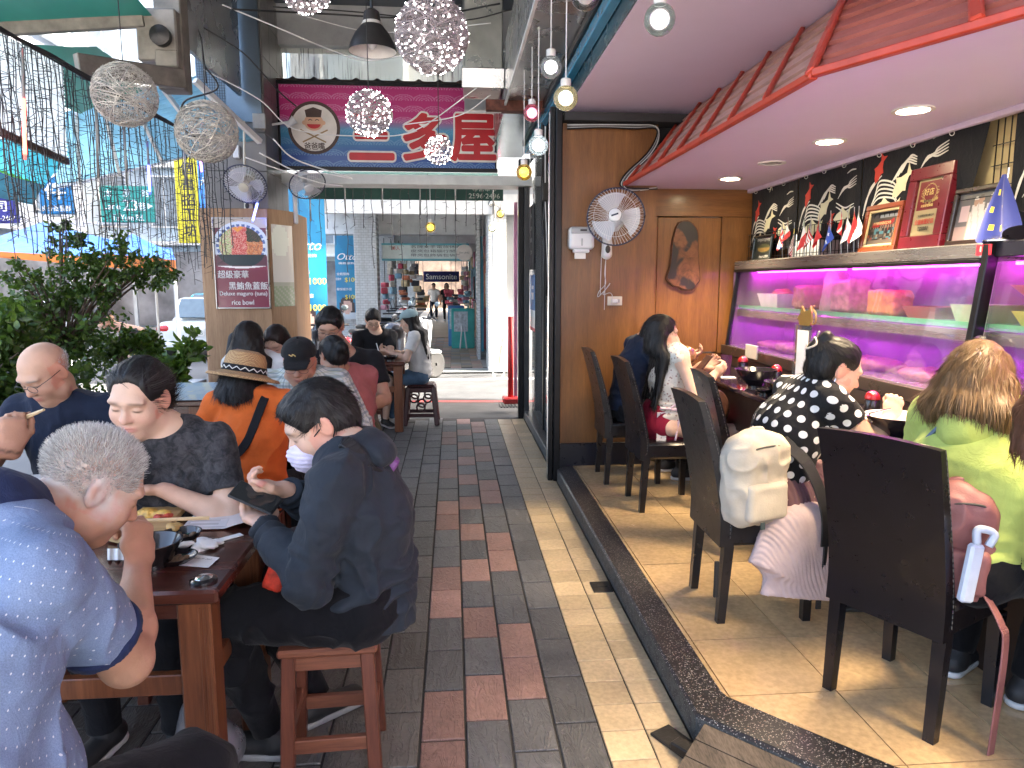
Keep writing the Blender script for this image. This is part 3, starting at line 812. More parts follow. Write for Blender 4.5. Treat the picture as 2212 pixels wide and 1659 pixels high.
 ctr=P[Q].mean(1);pick=rs.randint(0,len(Q),nf)
 B=ctr[pick];Nn=nrm[pick];q=(B-hc)@Ri/s
 crown=V3(RH@Vector((0,-0.03,0.10)))
 flow=(B-hc)-crown*s*0.8
 if style in('pony','bun','claw'):
  tgt={'pony':hl(0,-0.12,0.03),'bun':hl(0,-0.13,0.015),'claw':hl(0,-0.11,0.08)}[style]
  near=(q[:,2]>-0.07)[:,None]&(np.linalg.norm(B-V3(tgt),axis=1)>0.05*s)[:,None]
  flow=np.where(near,V3(tgt)-B,np.array([0,0,-1.0]))
 else:
  low=(q[:,2]<0.0)[:,None];flow=np.where(low,np.array([0,0,-1.0])+0.2*flow/np.maximum(np.linalg.norm(flow,axis=1),1e-6)[:,None],flow)
 keepm=~((q[:,1]>0.045)&(q[:,2]<0.072))
 flow=flow-Nn*(flow*Nn).sum(1)[:,None];flow/=np.maximum(np.linalg.norm(flow,axis=1),1e-6)[:,None]
 top_=np.clip((q[:,2]-0.06)*18,0,1)[:,None]
 D=flow+Nn*rs.uniform(-0.06,0.06,(nf,1))*(1-top_)-Nn*0.22*top_+rs.normal(0,0.05,(nf,3));fly=(rs.rand(nf,1)<.05)*rs.uniform(.1,.5,(nf,1));D=D+Nn*fly;D/=np.linalg.norm(D,axis=1)[:,None]
 ln=rs.uniform(0.025,0.05,nf)*(1-0.5*top_[:,0])*s*(1.4 if style in('long','bob','pony')else 0.8)
 ln=ln*keepm;P2,Q2=slivers(B+Nn*0.001,D,Nn,ln+1e-5,rs.uniform(0.0006,0.0016,nf)*s*keepm+1e-6)
 cols=np.concatenate([np.tile(colr,(len(P),1))*(0.8+0.5*rs.rand(len(P),1)),np.repeat(colr+(hi-colr)*rs.rand(nf,1)**2,4,0)])
 np_obj(name,np.concatenate([P,P2]),np.concatenate([Q,Q2+len(P)]),HAIRM,root,cols)
def hair_spikes(root,hl,RH,s,colr,n,ln,keep,wd,taper=False):
 rs=np.random.RandomState(5);th=rs.uniform(0,2*PI,n*3);cz=rs.uniform(-0.75,1,n*3);r=np.sqrt(1-cz*cz)
 u=np.stack([r*np.cos(th),r*np.sin(th),cz],1)
 q=u*np.array([0.0765,0.0965,0.0845])+np.array([0,-0.014,0.034])
 k=keep(q[:,0],q[:,1],q[:,2]);q,u=q[k][:n],u[k][:n];n=len(q)
 hc=V3(hl(0,0,0));R=np.array(RH,np.float32)
 B=hc+(q*s)@R.T;d=u/np.array([0.0765,0.0965,0.0845]);d/=np.linalg.norm(d,axis=1)[:,None]
 d=d*0.8+np.array([0,-0.25,0.35])+rs.normal(0,0.22,(n,3));d/=np.linalg.norm(d,axis=1)[:,None]
 D=d@R.T;W=np.cross(D,rs.normal(0,1,(n,3)))
 l=ln*rs.uniform(0.5,1.0,n)*s
 if taper:l=l*np.clip(0.35+(q[:,2]+0.03)*9,0.3,1.0)
 P,Q=slivers(B,D,W,l,np.full(n,wd)*s,0.3)
 base=np.array(colr);g=np.clip(base*(0.45+0.8*rs.rand(n,1))+(rs.rand(n,1)>0.6)*0.12,0,0.9)
 np_obj('hair',P,Q,HAIRM,root,np.repeat(g,4,0),None)
def clip_poly(poly,p,n):
 out=[]
 for i in range(len(poly)):
  a,b=poly[i],poly[(i+1)%len(poly)]
  da=(a[0]-p[0])*n[0]+(a[1]-p[1])*n[1];db=(b[0]-p[0])*n[0]+(b[1]-p[1])*n[1]
  if da>=0:out.append(a)
  if(da>=0)!=(db>=0):t=da/(da-db);out.append((a[0]+t*(b[0]-a[0]),a[1]+t*(b[1]-a[1])))
 return out
def tile_mat(name,col,rough=0.45,relief=0.5,var=0.2,sc=1.0,coat=0.0,veins=True,spread=0.25):
 m,nt,b=new_mat(name)
 oi=N(nt,'ShaderNodeObjectInfo');geo=N(nt,'ShaderNodeNewGeometry')
 ad=N(nt,'ShaderNodeVectorMath');ad.operation='ADD'
 rv=N(nt,'ShaderNodeCombineXYZ');r9=mth(nt,'MULTIPLY',oi.outputs['Random'],37.0);L(nt,r9,rv.inputs[0]);L(nt,r9,rv.inputs[1]);L(nt,r9,rv.inputs[2])
 L(nt,geo.outputs['Position'],ad.inputs[0]);L(nt,rv.outputs[0],ad.inputs[1]);v=ad.outputs[0]
 n1=noise_tex(nt,v,7*sc,7,0.62,0.4);n2=noise_tex(nt,v,55*sc,4)
 o=ramp(nt,n1,[(0.3,tuple(c*(1-var)for c in col)),(0.7,tuple(min(1,c*(1+var))for c in col))])
 o=mixc(nt,0.25,o,ramp(nt,n2,[(0.35,tuple(c*0.5 for c in col)),(0.65,tuple(min(1,c*1.5)for c in col))]))
 hs=N(nt,'ShaderNodeHueSaturation');L(nt,o,hs.inputs['Color'])
 rg=N(nt,'ShaderNodeMapRange');L(nt,oi.outputs['Random'],rg.inputs[0]);rg.inputs[3].default_value=1-spread;rg.inputs[4].default_value=1+spread
 L(nt,rg.outputs[0],hs.inputs['Value'])
 dn=noise_tex(nt,geo.outputs['Position'],1.3,8,0.65)
 o2=mixc(nt,mth(nt,'MULTIPLY',ramp(nt,dn,[(0.42,(0,0,0)),(0.72,(1,1,1))]),0.35),hs.outputs[0],tuple(c*0.55 for c in col))
 L(nt,o2,b.inputs['Base Color'])
 rr=N(nt,'ShaderNodeMapRange');rr.inputs[3].default_value=rough-0.12;rr.inputs[4].default_value=rough+0.16
 L(nt,n1,rr.inputs[0]);L(nt,rr.outputs[0],b.inputs['Roughness']);b.inputs['Coat Weight'].default_value=coat;b.inputs['Coat Roughness'].default_value=0.12
 pn=None
 if veins:
  mp=N(nt,'ShaderNodeMapping');mp.inputs['Rotation'].default_value=(0,0,0.55);mp.inputs['Scale'].default_value=(16*sc,4.5*sc,4);L(nt,v,mp.inputs[0])
  w=noise_tex(nt,mp.outputs[0],1.6,5,0.5,1.3)
  rd=ramp(nt,w,[(0.44,(0,0,0)),(0.5,(1,1,1)),(0.56,(0.25,0.25,0.25)),(0.7,(0.6,0.6,0.6))])
  pn=bump(nt,b,rd,relief,0.006)
 bump(nt,b,n2,0.12,0.002,pn)
 return m
asph=M('asphalt',(0.05,0.052,0.054),0.85,vs=3,var=0.25,bmp=0.5,bs=120,bd=0.004,dirt=0.4)
struct('ground',MB().box((0,60,-0.45),(700,500,0.5)),M('ground_asphalt',(0.16,0.16,0.16),0.9,vs=0.6,var=0.2,bmp=0.4,bs=40))
struct('rear_bounce_slab',MB().span((-12,-30,-.3),(30,-2.7,-.19)),M('bounce_concrete',(.48,.46,.43),.8,vs=1,var=.1))  # unseen pale slab behind the camera, added to bounce sunlight onto the ceilings
struct('lane',MB().span((-2.2,8.16,-0.19),(9,12.45,-0.03)),asph)
mb=MB();mb.add([(-1.6,9.55,-0.025),(5,9.0,-0.025),(5,9.1,-0.025),(-1.6,9.66,-0.025)],[(0,1,2,3)])
struct('lane_edge_line',mb,M('red_line',(0.45,0.06,0.06),0.7,vs=30,var=0.4))
mb=MB();mb.add([(-2.2,11.6,-0.024),(6,11.6,-0.024),(6,11.75,-0.024),(-2.2,11.75,-0.024)],[(0,1,2,3)])
struct('lane_marking',mb,M('white_line',(0.75,0.75,0.72),0.7,vs=30,var=0.2))
floor=struct('arcade_floor',MB().span((-2.45,-3,-0.2),(0.802,8.16,-0.006)),M('grout',(0.035,0.033,0.032),0.9,vs=30,bmp=0.4))
slate=tile_mat('slate_grey',(0.108,0.110,0.116),0.42,0.55);slate_b=tile_mat('slate_brown',(0.115,0.108,0.10),0.42,0.55)
terra=tile_mat('slate_pink',(0.30,0.182,0.158),0.48,0.5)
CW,RL=0.157,0.3015
pv={}
def paver(m):
 if m.name not in pv:pv[m.name]=MB().box((0,0,-0.008),(CW-0.009,RL-0.009,0.016),None,0.0025).mesh('paver_tile',m)
 return pv[m.name]
far=MB();nt_=0
for c in range(-15,4):
 x=-0.129+CW*(c+0.5)
 if x<-2.4:continue
 off={0:0.0,1:0.10,2:0.22,3:0.06}.get(c,(c*0.13)%RL)
 for r in range(-8,30):
  y=2.55+off+RL*(r+0.5)
  if y>8.16-RL/2:continue
  if c==0:pink=(r+2)%4 in(0,1)
  elif c==1:pink=r%2==1
  elif c==2:pink=(r+1)%4 in(0,1)
  else:pink=False
  if c==3 or c<0:pink=False
  if y<1.2 or x<-1.15:
   if y>-2.8:far.box((x,y,-0.008),(CW-0.006,RL-0.006,0.016),None,0.002)
   continue
  m=terra if pink else(slate_b if c<0 and y<4.5 else slate)
  o=link('paver_tile',paver(m),floor);o.location=(x,y,rnd.uniform(-0.0012,0.0012));o.rotation_euler=(rnd.uniform(-.003,.003),rnd.uniform(-.003,.003),rnd.uniform(-.004,.004))
tag(far.obj('outer_paver',slate_b,floor),kind='stuff')
cream=tile_mat('cream_tile',(0.50,0.385,0.24),0.4,0.12,0.12,1.0,0.05,True,0.16)
cr=MB().box((0,0,-0.007),(0.153,0.1515,0.014),None,0.002).mesh('cream_tile',cream)
cr2=MB().box((0,0,-0.007),(0.141,0.1515,0.014),None,0.002).mesh('cream_tile',cream)
for c,me in((0,cr),(1,cr2)):
 for r in range(-6,38):
  y=2.251+0.156*(r+0.5)
  if y>8.1 or(c==1 and 0<=r-0<0):continue
  if c==1 and y<2.1:continue
  o=link('cream_tile',me,floor);o.location=(0.498+0.0785 if c==0 else 0.657+0.072,y,rnd.uniform(-.0008,.0008));o.rotation_euler=(0,0,rnd.uniform(-.004,.004))
for(pts)in(((0.657,1.5),(0.80,1.5),(0.80,1.86),(0.657,1.95)),((0.657,1.955),(0.80,1.865),(0.80,1.98),(0.735,2.10),(0.657,2.10))):
 MB().prism([(x,y,-0.014)for x,y in pts],(0,0,0.0135)).obj('cracked_cream_tile',cream,floor)
DP,DN=(0.95,2.262),(0.729,0.684)
rb=struct('restaurant_floor',MB().prism([(x,y,-0.05)for x,y in((0.93,5.62),(0.93,2.25),(1.75,1.36),(2.9,0.2),(2.9,5.62))],(0,0,0.14)),M('grout_tan',(0.20,0.14,0.08),0.9,vs=40))
honey=tile_mat('honey_tile',(0.57,0.39,0.205),0.2,0.06,0.10,0.8,0.35,False,0.06)
RP=0.397
for i in range(-2,5):
 for j in range(-5,10):
  x0,y0=1.358+RP*i+0.0025,1.868+RP*j+0.0025
  poly=[(x0,y0),(x0+RP-.005,y0),(x0+RP-.005,y0+RP-.005),(x0,y0+RP-.005)]
  poly=clip_poly(poly,(0.944,0),(1,0));poly=clip_poly(poly,DP,DN)if poly else poly
  poly=clip_poly(poly,(0,5.5),(0,-1))if poly else poly
  if len(poly)<3:continue
  dz=rnd.uniform(-.0004,.0004)
  MB().prism([(x,y,0.085)for x,y in poly],(0,0,0.0148+dz)).obj('floor_tile',honey,rb)
def terrazzo():
 m,nt,b=new_mat('black_terrazzo');v=coords(nt)
 vo=N(nt,'ShaderNodeTexVoronoi');vo.inputs['Scale'].default_value=190;L(nt,v,vo.inputs[0])
 s=N(nt,'ShaderNodeSeparateColor');L(nt,vo.outputs['Color'],s.inputs[0])
 k=mth(nt,'MULTIPLY',mth(nt,'GREATER_THAN',s.outputs[0],0.62),mth(nt,'LESS_THAN',vo.outputs['Distance'],0.42))
 chip=ramp(nt,s.outputs[1],[(0.2,(0.16,0.15,0.14)),(0.7,(0.50,0.48,0.45)),(0.95,(0.3,0.2,0.16))])
 o=mixc(nt,k,(0.020,0.019,0.021),chip)
 geo=N(nt,'ShaderNodeNewGeometry');sz=N(nt,'ShaderNodeSeparateXYZ');L(nt,geo.outputs['Normal'],sz.inputs[0])
 rough_side=mth(nt,'LESS_THAN',sz.outputs[2],0.5)
 o=mixc(nt,mth(nt,'MULTIPLY',rough_side,ramp(nt,noise_tex(nt,v,25,8,0.7),[(0.35,(0.2,0.2,0.2)),(0.65,(1,1,1))])),o,(0.10,0.105,0.10))
 L(nt,o,b.inputs['Base Color']);b.inputs['Roughness'].default_value=0.3
 L(nt,mth(nt,'ADD',mth(nt,'MULTIPLY',rough_side,0.5),0.28),b.inputs['Roughness'])
 bump(nt,b,noise_tex(nt,v,160,3),0.25,0.003);return m
tz=terrazzo()
kb=[(0.806,5.5),(0.806,2.17),(1.56,1.36),(1.72,1.42),(0.955,2.262),(0.944,2.30),(0.944,5.5)]
mb=MB();
lo=[(x,y,-0.002)for x,y in kb];hi=[(x,y,0.092)for x,y in kb]
cx_=[(0.816,5.5),(0.816,2.176),(1.568,1.37),(1.715,1.425),(0.952,2.262),(0.942,2.30),(0.942,5.5)]
n=len(kb);mb.add(lo+hi+[(x,y,0.1015)for x,y in cx_],[tuple(range(2*n,3*n))]+[(i,(i+1)%n,n+(i+1)%n,n+i)for i in range(n)]+[(n+i,n+(i+1)%n,2*n+(i+1)%n,2*n+i)for i in range(n)])
tag(mb.obj('kerb',tz),kind='structure')
mb=MB().span((0.806,5.56,-0.002),(1.0,8.1,0.10),0.006);tag(mb.obj('shopfront_sill',tz),kind='structure')
wm=wood_mat('weathered_wood',(0.035,0.026,0.018),(0.16,0.12,0.085),'Y',1.0,0.7,0.0,0.5)
rp=thing('timber_ramp','weathered grey timber ramp laid against the black terrazzo corner','ramp')
d=Vector((0.684,-0.729,0));nn=Vector((-0.729,-0.684,0));p0=Vector((0.815,2.155,0))
for i in range(4):
 a0,a1=0.004+i*0.065,0.004+i*0.065+0.062
 z0,z1=0.086-0.024*i,0.086-0.024*(i+1)+0.002
 q=[p0+nn*a0+d*0.02,p0+nn*a0+d*1.0,p0+nn*a1+d*1.0,p0+nn*a1+d*0.02]
 MB().add([tuple(v+Vector((0,0,z0 if k in(0,1)else z1)))for k,v in enumerate(q)]+[tuple(v+Vector((0,0,-0.001)))for v in q],[(0,3,2,1),(4,5,6,7),(0,1,5,4),(1,2,6,5),(2,3,7,6),(3,0,4,7)]).obj('ramp_board',wm,rp)
steel=M('dark_steel',(0.05,0.048,0.047),0.45,0.7,vs=20,bmp=0.3,bs=90,dirt=0.6)
hg=thing('floor_hinge','black steel floor hinge plate with a raised block beside the kerb corner','floor hinge')
MB().box((0.742,2.17,0.004),(0.09,0.16,0.01),0.5,0.002).obj('plate',steel,hg);MB().box((0.755,2.10,0.022),(0.055,0.10,0.03),0.62,0.005).obj('raised_block',steel,hg);MB().box((0.80,2.03,0.006),(0.08,0.08,0.012),0.7,0.003).obj('small_plate',steel,hg)
hg=thing('floor_hinge','small square steel floor socket halfway along the black kerb','floor hinge')
MB().box((0.745,3.42,0.003),(0.10,0.12,0.008),None,0.002).obj('plate',steel,hg);MB().box((0.75,3.42,0.009),(0.05,0.02,0.006),None,0.002).obj('latch',steel,hg)
teak=wood_mat('teak_panel',(0.12,0.045,0.010),(0.25,0.105,0.027),'Z',1.0,0.38,0.25,0.08,0.7)
teak_h=wood_mat('teak_panel_h',(0.12,0.045,0.010),(0.25,0.105,0.027),'X',1.0,0.38,0.25,0.08,0.7)
tw=thing('panelled_wall','teak veneer panelled wall facing the aisle with black skirting','wall')
MB().span((0.83,5.5,0.285),(1.571,5.72,2.74)).obj('front_panel',teak,tw)
MB().span((1.571,5.68,0.285),(2.75,5.8,0.98)).obj('lower_panel',teak,tw)
MB().span((1.64,5.672,0.99),(2.16,5.79,2.07),0.003).obj('centre_panel',teak,tw)
MB().span((1.571,5.665,2.078),(2.75,5.8,2.29),0.002).obj('head_rail',teak_h,tw)
MB().span((2.165,5.666,0.98),(2.75,5.8,2.076),0.002).obj('stile',teak,tw);MB().span((1.572,5.666,0.98),(1.636,5.8,2.076),0.002).obj('stile',teak,tw)
MB().span((0.83,5.488,0.098),(1.58,5.7,0.283),0.003).obj('skirting',M('black_laminate',(0.012,0.012,0.02),0.3),tw)
MB().span((1.571,5.62,2.322),(3.04,5.76,2.838)).obj('upper_board',M('gap_shade',(0.03,0.03,0.033),0.8),tw)
blk=M('black_metal',(0.012,0.012,0.014),0.35,0.6,vs=12);dk=M('dark_grey_metal',(0.06,0.062,0.065),0.4,0.7)
dp=thing('door_post','black and chrome folding door posts at the end of the teak wall','door post')
MB().span((0.775,5.40,0.0),(0.825,5.52,2.84),0.006).obj('post',blk,dp);MB().span((0.735,5.42,0.0),(0.772,5.50,2.84),0.005).obj('post',blk,dp)
MB().span((0.728,5.435,0.05),(0.734,5.465,2.8)).obj('chrome_edge',M('chrome',(0.75,0.75,0.76),0.15,1.0),dp)
MB().span((0.80,5.62,0.0),(0.86,5.70,2.84),0.006).obj('post',blk,dp)
gf=thing('glass_shopfront','dark glazed shopfront with black posts beyond the teak wall','shopfront')
MB().span((0.74,8.02,0.0),(0.80,8.12,2.9),0.006).obj('post',blk,gf);MB().span((0.80,7.98,0.0),(0.86,8.1,2.9),0.006).obj('post',dk,gf);MB().span((0.88,6.9,0.1),(0.92,6.95,2.9)).obj('mullion',blk,gf)
MB().span((0.895,5.74,0.1),(0.901,8.0,2.9)).obj('pane',glass_mat('shop_glass',(0.7,0.72,0.72),0.0,0.1),gf)
tag(MB().span((1.9,5.82,0.0),(1.95,8.5,2.84)).obj('shop_back_wall',M('dim_wall',(0.10,0.09,0.085),0.8)),'dim brown back wall inside the glazed shop','wall')
tag(MB().span((0.95,8.14,-0.02),(3,8.3,2.9)).obj('shop_end_wall',M('dim_wall',(0.1,0.09,0.085),0.8)),'brown end wall of the glazed shop by the lane','wall')
struct('shop_floor',MB().span((1.0,5.82,-0.1),(3,8.13,0.095)),M('shop_floor',(0.16,0.14,0.12),0.4))
sgn=thing('shop_sticker','blue and white vertical poster behind the shopfront glass','poster')
q=at(1150,690,X=0.893)
sheet('print',lambda u,v:(0.893,q.y+0.25-0.5*u,1.02+0.62*v),10,16,lambda u,v:(0.65,0.06,0.08)if v<0.07 else(0.8,0.78,0.72)if v<0.22 else(0.75,0.8,0.8)if v<0.35 or(abs(u-0.5)<.25 and 0.55<v<0.9 and int(v*18)%3)else(0.03,0.16,0.42),M_attr('print',0.4,coat=0.1),sgn)
menub=thing('menu_board','black chalk menu board above the poster in the shopfront','board')
MB().box((0.885,q.y,2.05),(0.012,0.42,0.7),None,0.003).obj('panel',M('chalk_black',(0.015,0.016,0.018),0.6),menub)
for k in range(4):text(['午餐','生魚片','味噌湯','定食'][k],(0.878,q.y,2.28-0.13*k),(0,-1,0),(0,0,1),0.05,M('chalk',(0.5,0.5,0.48),0.9),menub)
pink=M('pink_ceiling',(0.77,0.66,0.86),0.75,vs=1.2,var=0.03,dirt=0.08,bmp=0.08,bs=60)
struct('upper_ceiling',MB().span((0.87,-2.6,2.842),(3.2,5.6,2.95)),pink)
lp=[(1.335,5.72),(1.335,2.61),(1.62,1.995),(2.3,0.46),(2.9,-0.5),(2.9,5.72)]
struct('lower_ceiling',MB().prism([(x,y,2.29)for x,y in lp],(0,0,0.03)),pink)
tag(MB().span((2.45,5.7,1.9),(2.49,-1,2.29)).obj('kitchen_wall',M('tan_board',(0.45,0.36,0.19),0.7,vs=8)),'tan boarded kitchen wall above the display case','wall')
tag(MB().span((3.05,-2.6,0),(3.2,5.8,2.84)).obj('kitchen_back_wall',M('lilac_wall',(0.45,0.40,0.46),0.7)),'lilac back wall of the kitchen behind the display case','wall')
crn=tag(MB().span((2.36,5.7,2.262),(2.395,-0.5,2.29),0.004).span((2.40,5.7,2.27),(2.42,-0.5,2.29)).obj('cornice',M('cornice_lilac',(0.60,0.50,0.64),0.6)),'pale lilac cornice strip where the low ceiling meets the black curtain','cornice')
red=M('canopy_red',(0.44,0.045,0.02),0.42,vs=10,var=0.15,bmp=0.1);brn=M('canopy_brown',(0.40,0.23,0.19),0.55,vs=6,var=0.12,bmp=0.15,bs=120)
cn=thing('roof_canopy','red and brown imitation tiled canopy sloping between the pink ceilings','canopy')
DX,DY,DZ=0.503,0.74,0.55
def cp(y,t,o=0.0):return Vector((1.312+DX*t-0.012*o,y+DY*t,2.29+DZ*t-0.0*o))
nrm=Vector((-DZ,0,DX)).normalized()
ys=[5.9-0.381*k+0.0 for k in range(-3,9)];ys=[2.6+0.381*k for k in range(0,12)]
for k in range(len(ys)-1):
 for r in range(6):
  t0,t1=r/6,(r+1)/6-0.012
  a,b_,c_,d_=cp(ys[k],t0),cp(ys[k+1],t0),cp(ys[k+1],t1),cp(ys[k],t1)
  a,b_=a+nrm*0.010,b_+nrm*0.010
  if min(p.y for p in(a,b_,c_,d_))>5.48:continue
  qs=[Vector((p.x,min(p.y,5.49),p.z))for p in(a,b_,c_,d_)]
  MB().prism(qs,-nrm*0.02).obj('canopy_shingle',brn,cn)
for k,y in enumerate(ys):
 t1=1.0
 if y+DY>5.47:t1=(5.47-y)/DY
 if t1<=0.05:continue
 MB().bar(cp(y,0)+nrm*0.02,cp(y,t1)+nrm*0.012,0.042 if k==0 else 0.018,0.024,nrm,0.006).obj('ridge_batten' if k==0 else 'batten',red,cn)
MB().bar((1.312,2.6,2.296),(1.312,5.49,2.296),0.034,0.030,(0,0,1),0.005).obj('eave_strip',red,cn)
red2=M('canopy_rose',(0.38,0.12,0.095),0.5,vs=6,var=0.12,bmp=0.15,bs=120)
e0,e1=Vector((1.312,2.6,2.296)),Vector((2.02,1.07,2.29));t0v=Vector((1.312+DX,2.6+DY,2.84));t1v=t0v+(e1-e0)
n2=(e1-e0).cross(t0v-e0).normalized();n2=n2 if n2 .x<0 else-n2
for r in range(6):
 for k in range(3):
  f=lambda u,t:e0 .lerp(e1,u).lerp(t0v.lerp(t1v,u),t)
  u0,u1=k/3+0.005,(k+1)/3-0.005
  MB().prism([f(u0,r/6)+n2*.01,f(u1,r/6)+n2*.01,f(u1,(r+1)/6-.02),f(u0,(r+1)/6-.02)],-n2*0.02).obj('canopy_shingle',red2,cn)
  if r==0 and k:MB().bar(f(k/3,0)+n2*0.02,f(k/3,1)+n2*0.012,0.042,0.03,n2,0.008).obj('batten',red,cn)
MB().bar(e0+Vector((0,0,.006)),e1+Vector((0,0,.006)),0.034,0.030,(0,0,1),0.005).obj('eave_strip',red,cn)
tr=M('white_trim',(0.7,0.68,0.66),0.4);warm=lum('downlight_glow',(1.0,0.82,0.5),14.0);off=M('downlight_off',(0.35,0.32,0.33),0.3)
for i,y in enumerate((1.2,1.9,3.03,3.716,4.396,5.065)):
 lit=y!=4.396
 if y<2.5:xl=2.05
 else:xl=1.98
 dl=thing('downlight',{3.03:'nearest glowing round downlight in the lilac low ceiling',3.716:'glowing downlight second from the front in the low ceiling',4.396:'unlit dark downlight between two glowing ones',5.065:'small glowing downlight closest to the teak wall',1.2:'glowing downlight nearest the viewer over the bar'}.get(y,'glowing downlight above the near end of the counter'),'downlight',group='recessed ceiling downlights')
 MB().lathe([(0.085,2.289),(0.085,2.282),(0.066,2.281),(0.06,2.295)],24,(xl,y,0)).obj('rim',tr,dl,True)
 MB().lathe([(0.0001,2.2845),(0.06,2.2845)],20,(xl,y,0)).obj('diffuser',warm if lit else off,dl)
 if lit:
  ld=bpy.data.lights.new('downlight_lamp','SPOT');ld.energy=36;ld.color=(1,0.78,0.50);ld.spot_size=math.radians(100);ld.spot_blend=0.5;ld.shadow_soft_size=0.22
  lo_=bpy.data.objects.new('downlight_lamp',ld);COL.objects.link(lo_);lo_.location=(xl,y,2.275);lo_.parent=dl
slatec=M('slate_paint',(0.10,0.115,0.135),0.6,vs=1.5,var=0.12,dirt=0.3,bmp=0.1)
struct('arcade_ceiling',MB().span((-2.35,-2.6,4.42),(3.3,8.35,4.6)),slatec)
tag(MB().span((-2.35,-2.6,4.61),(8,8.35,13)).obj('upper_storeys',M('white_paint',(0.62,0.64,0.64),0.5)),'upper storeys of the building above the arcade','building')
tag(MB().span((-2.3,8.0,4.02),(0.9,8.3,4.419)).obj('ceiling_beam',M('beam_grey',(0.36,0.37,0.38),0.7,vs=3,dirt=0.5,bmp=0.2)),'grey plastered beam above the clerestory window','beam')
tag(MB().span((0.9,5.6,2.96),(1.0,8.3,4.419)).obj('upper_wall',M('upper_grey',(0.20,0.21,0.22),0.6)),'grey upper wall above the glazed shopfront','wall')
tag(MB().span((0.9,-2.6,2.96),(1.0,5.59,4.419)).obj('upper_wall',M('upper_grey',(0.2,0.21,0.22),0.6)),'grey upper wall above the pink ceiling','wall')
stn=M('stainless',(0.42,0.43,0.44),0.28,0.85,vs=1.4,var=0.2,rvar=0.12,bmp=0.05,bs=6,bd=0.02)
sf=thing('steel_soffit','stainless steel shutter box running along the shopfront head','shutter box')
MB().span((0.47,-1,3.08),(0.86,6.25,3.10),0.003).obj('underside',stn,sf);MB().span((0.462,-1,3.05),(0.474,6.25,3.55),0.003).obj('side_sheet',stn,sf)
MB().span((0.455,-1,3.035),(0.472,6.25,3.06)).obj('white_trim',M('white_alu',(0.7,0.7,0.68),0.4),sf)
MB().span((0.47,6.40,3.06),(0.86,8.9,3.08),0.003).obj('underside',M('stainless_blue',(0.36,0.44,0.50),0.22,0.85,vs=1.4,var=0.25),sf);MB().span((0.462,6.40,3.03),(0.474,8.9,3.5),0.003).obj('side_sheet',stn,sf)
MB().span((0.30,6.27,3.0),(0.86,6.385,3.09),0.004).obj('rusty_bracket',M('rust',(0.13,0.045,0.03),0.8,vs=20,var=0.4),sf)
rl=thing('shutter_rail','glossy teal and blue enamelled rail above the open shopfront','rail')
MB().span((0.862,-1,2.845),(0.869,8.0,3.08),0.002).obj('teal_face',M('teal_enamel',(0.012,0.055,0.075),0.25,0.3,vs=4),rl)
MB().span((0.80,-1,2.95),(0.861,8.0,3.02),0.006).obj('blue_channel',M('blue_enamel',(0.02,0.28,0.52),0.22,0.3),rl)
MB().span((0.78,-1,3.025),(0.861,8.0,3.075),0.004).obj('black_channel',blk,rl)
cl=thing('tiled_column','grey tiled corner column above the wood cladding','column')
MB().span((-2.37,7.32,0),(-1.80,8.2,4.42)).obj('core',M('column_core',(0.05,0.05,0.05),0.8),cl)
gt=M('grey_tile',(0.17,0.162,0.155),0.35,vs=5,var=0.1,dirt=0.2)
for i in range(2):
 for j in range(6):
  x0,x1=(-2.385,-1.985)if i==0 else(-1.981,-1.785);z0=2.27+j*0.36
  if z0<3.0:MB().span((x0,7.30,z0),(x1,7.322,z0+0.355),0.003).obj('wall_tile',gt,cl)
for i in range(3):
 for j in range(6):
  y0=7.33+i*0.29;z0=2.27+j*0.36
  MB().span((-1.802,y0,z0),(-1.785,y0+0.285,min(4.41,z0+0.355)),0.003).obj('wall_tile',gt,cl)
MB().span((-2.40,7.28,3.08),(-1.80,7.31,4.41),0.004).obj('steel_sheet',M('blue_steel',(0.12,0.16,0.20),0.35,0.6,vs=2,var=0.25),cl)
mesh_=MB()
for i in range(12):mesh_.bar((-2.38+i*0.022,7.272,3.1),(-2.38+i*0.022,7.272,4.3),0.003,0.003)
for i in range(50):mesh_.bar((-2.38,7.270,3.12+i*0.024),(-2.13,7.270,3.12+i*0.024),0.003,0.003)
tag(mesh_.obj('wire_mesh',blk,cl),kind='stuff')
oak=wood_mat('oak_clad',(0.26,0.135,0.06),(0.46,0.27,0.14),'Z',0.8,0.5,0.1,0.08,0.6)
cc=thing('column_cladding','light wood boxing with lit menu posters round the corner column','cladding')
MB().span((-2.41,7.20,0),(-1.772,7.285,2.264),0.006).obj('front_board',oak,cc)
MB().prism([(-1.77,7.20,0),(-1.60,7.50,0),(-1.60,8.2,0),(-1.77,8.2,0)],(0,0,2.264)).obj('side_board',oak,cc)
MB().span((-2.45,7.29,0),(-2.415,8.2,2.264)).obj('side_board',oak,cc)
cw=thing('clerestory_window','frosted window streaked with black grime above the shop sign','window')
m,nt,b=new_mat('grimy_sheet');v=coords(nt,'Object',(28,28,0.7))
st=ramp(nt,noise_tex(nt,v,2.2,6,0.7),[(0.40,(0.02,0.02,0.018)),(0.45,(0.85,0.85,0.80))]);bigm=ramp(nt,noise_tex(nt,coords(nt),1.1,3),[(0.4,(0,0,0)),(0.62,(1,1,1))])
L(nt,mixc(nt,bigm,(0.82,0.82,0.78),st),b.inputs['Base Color']);b.inputs['Transmission Weight'].default_value=0.0;b.inputs['Roughness'].default_value=0.6
tl=N(nt,'ShaderNodeBsdfTranslucent');L(nt,mixc(nt,bigm,(0.9,0.9,0.85),st),tl.inputs[0]);st=mixc(nt,bigm,(0.9,0.9,0.85),st);ms=N(nt,'ShaderNodeMixShader');ms.inputs[0].default_value=0.7
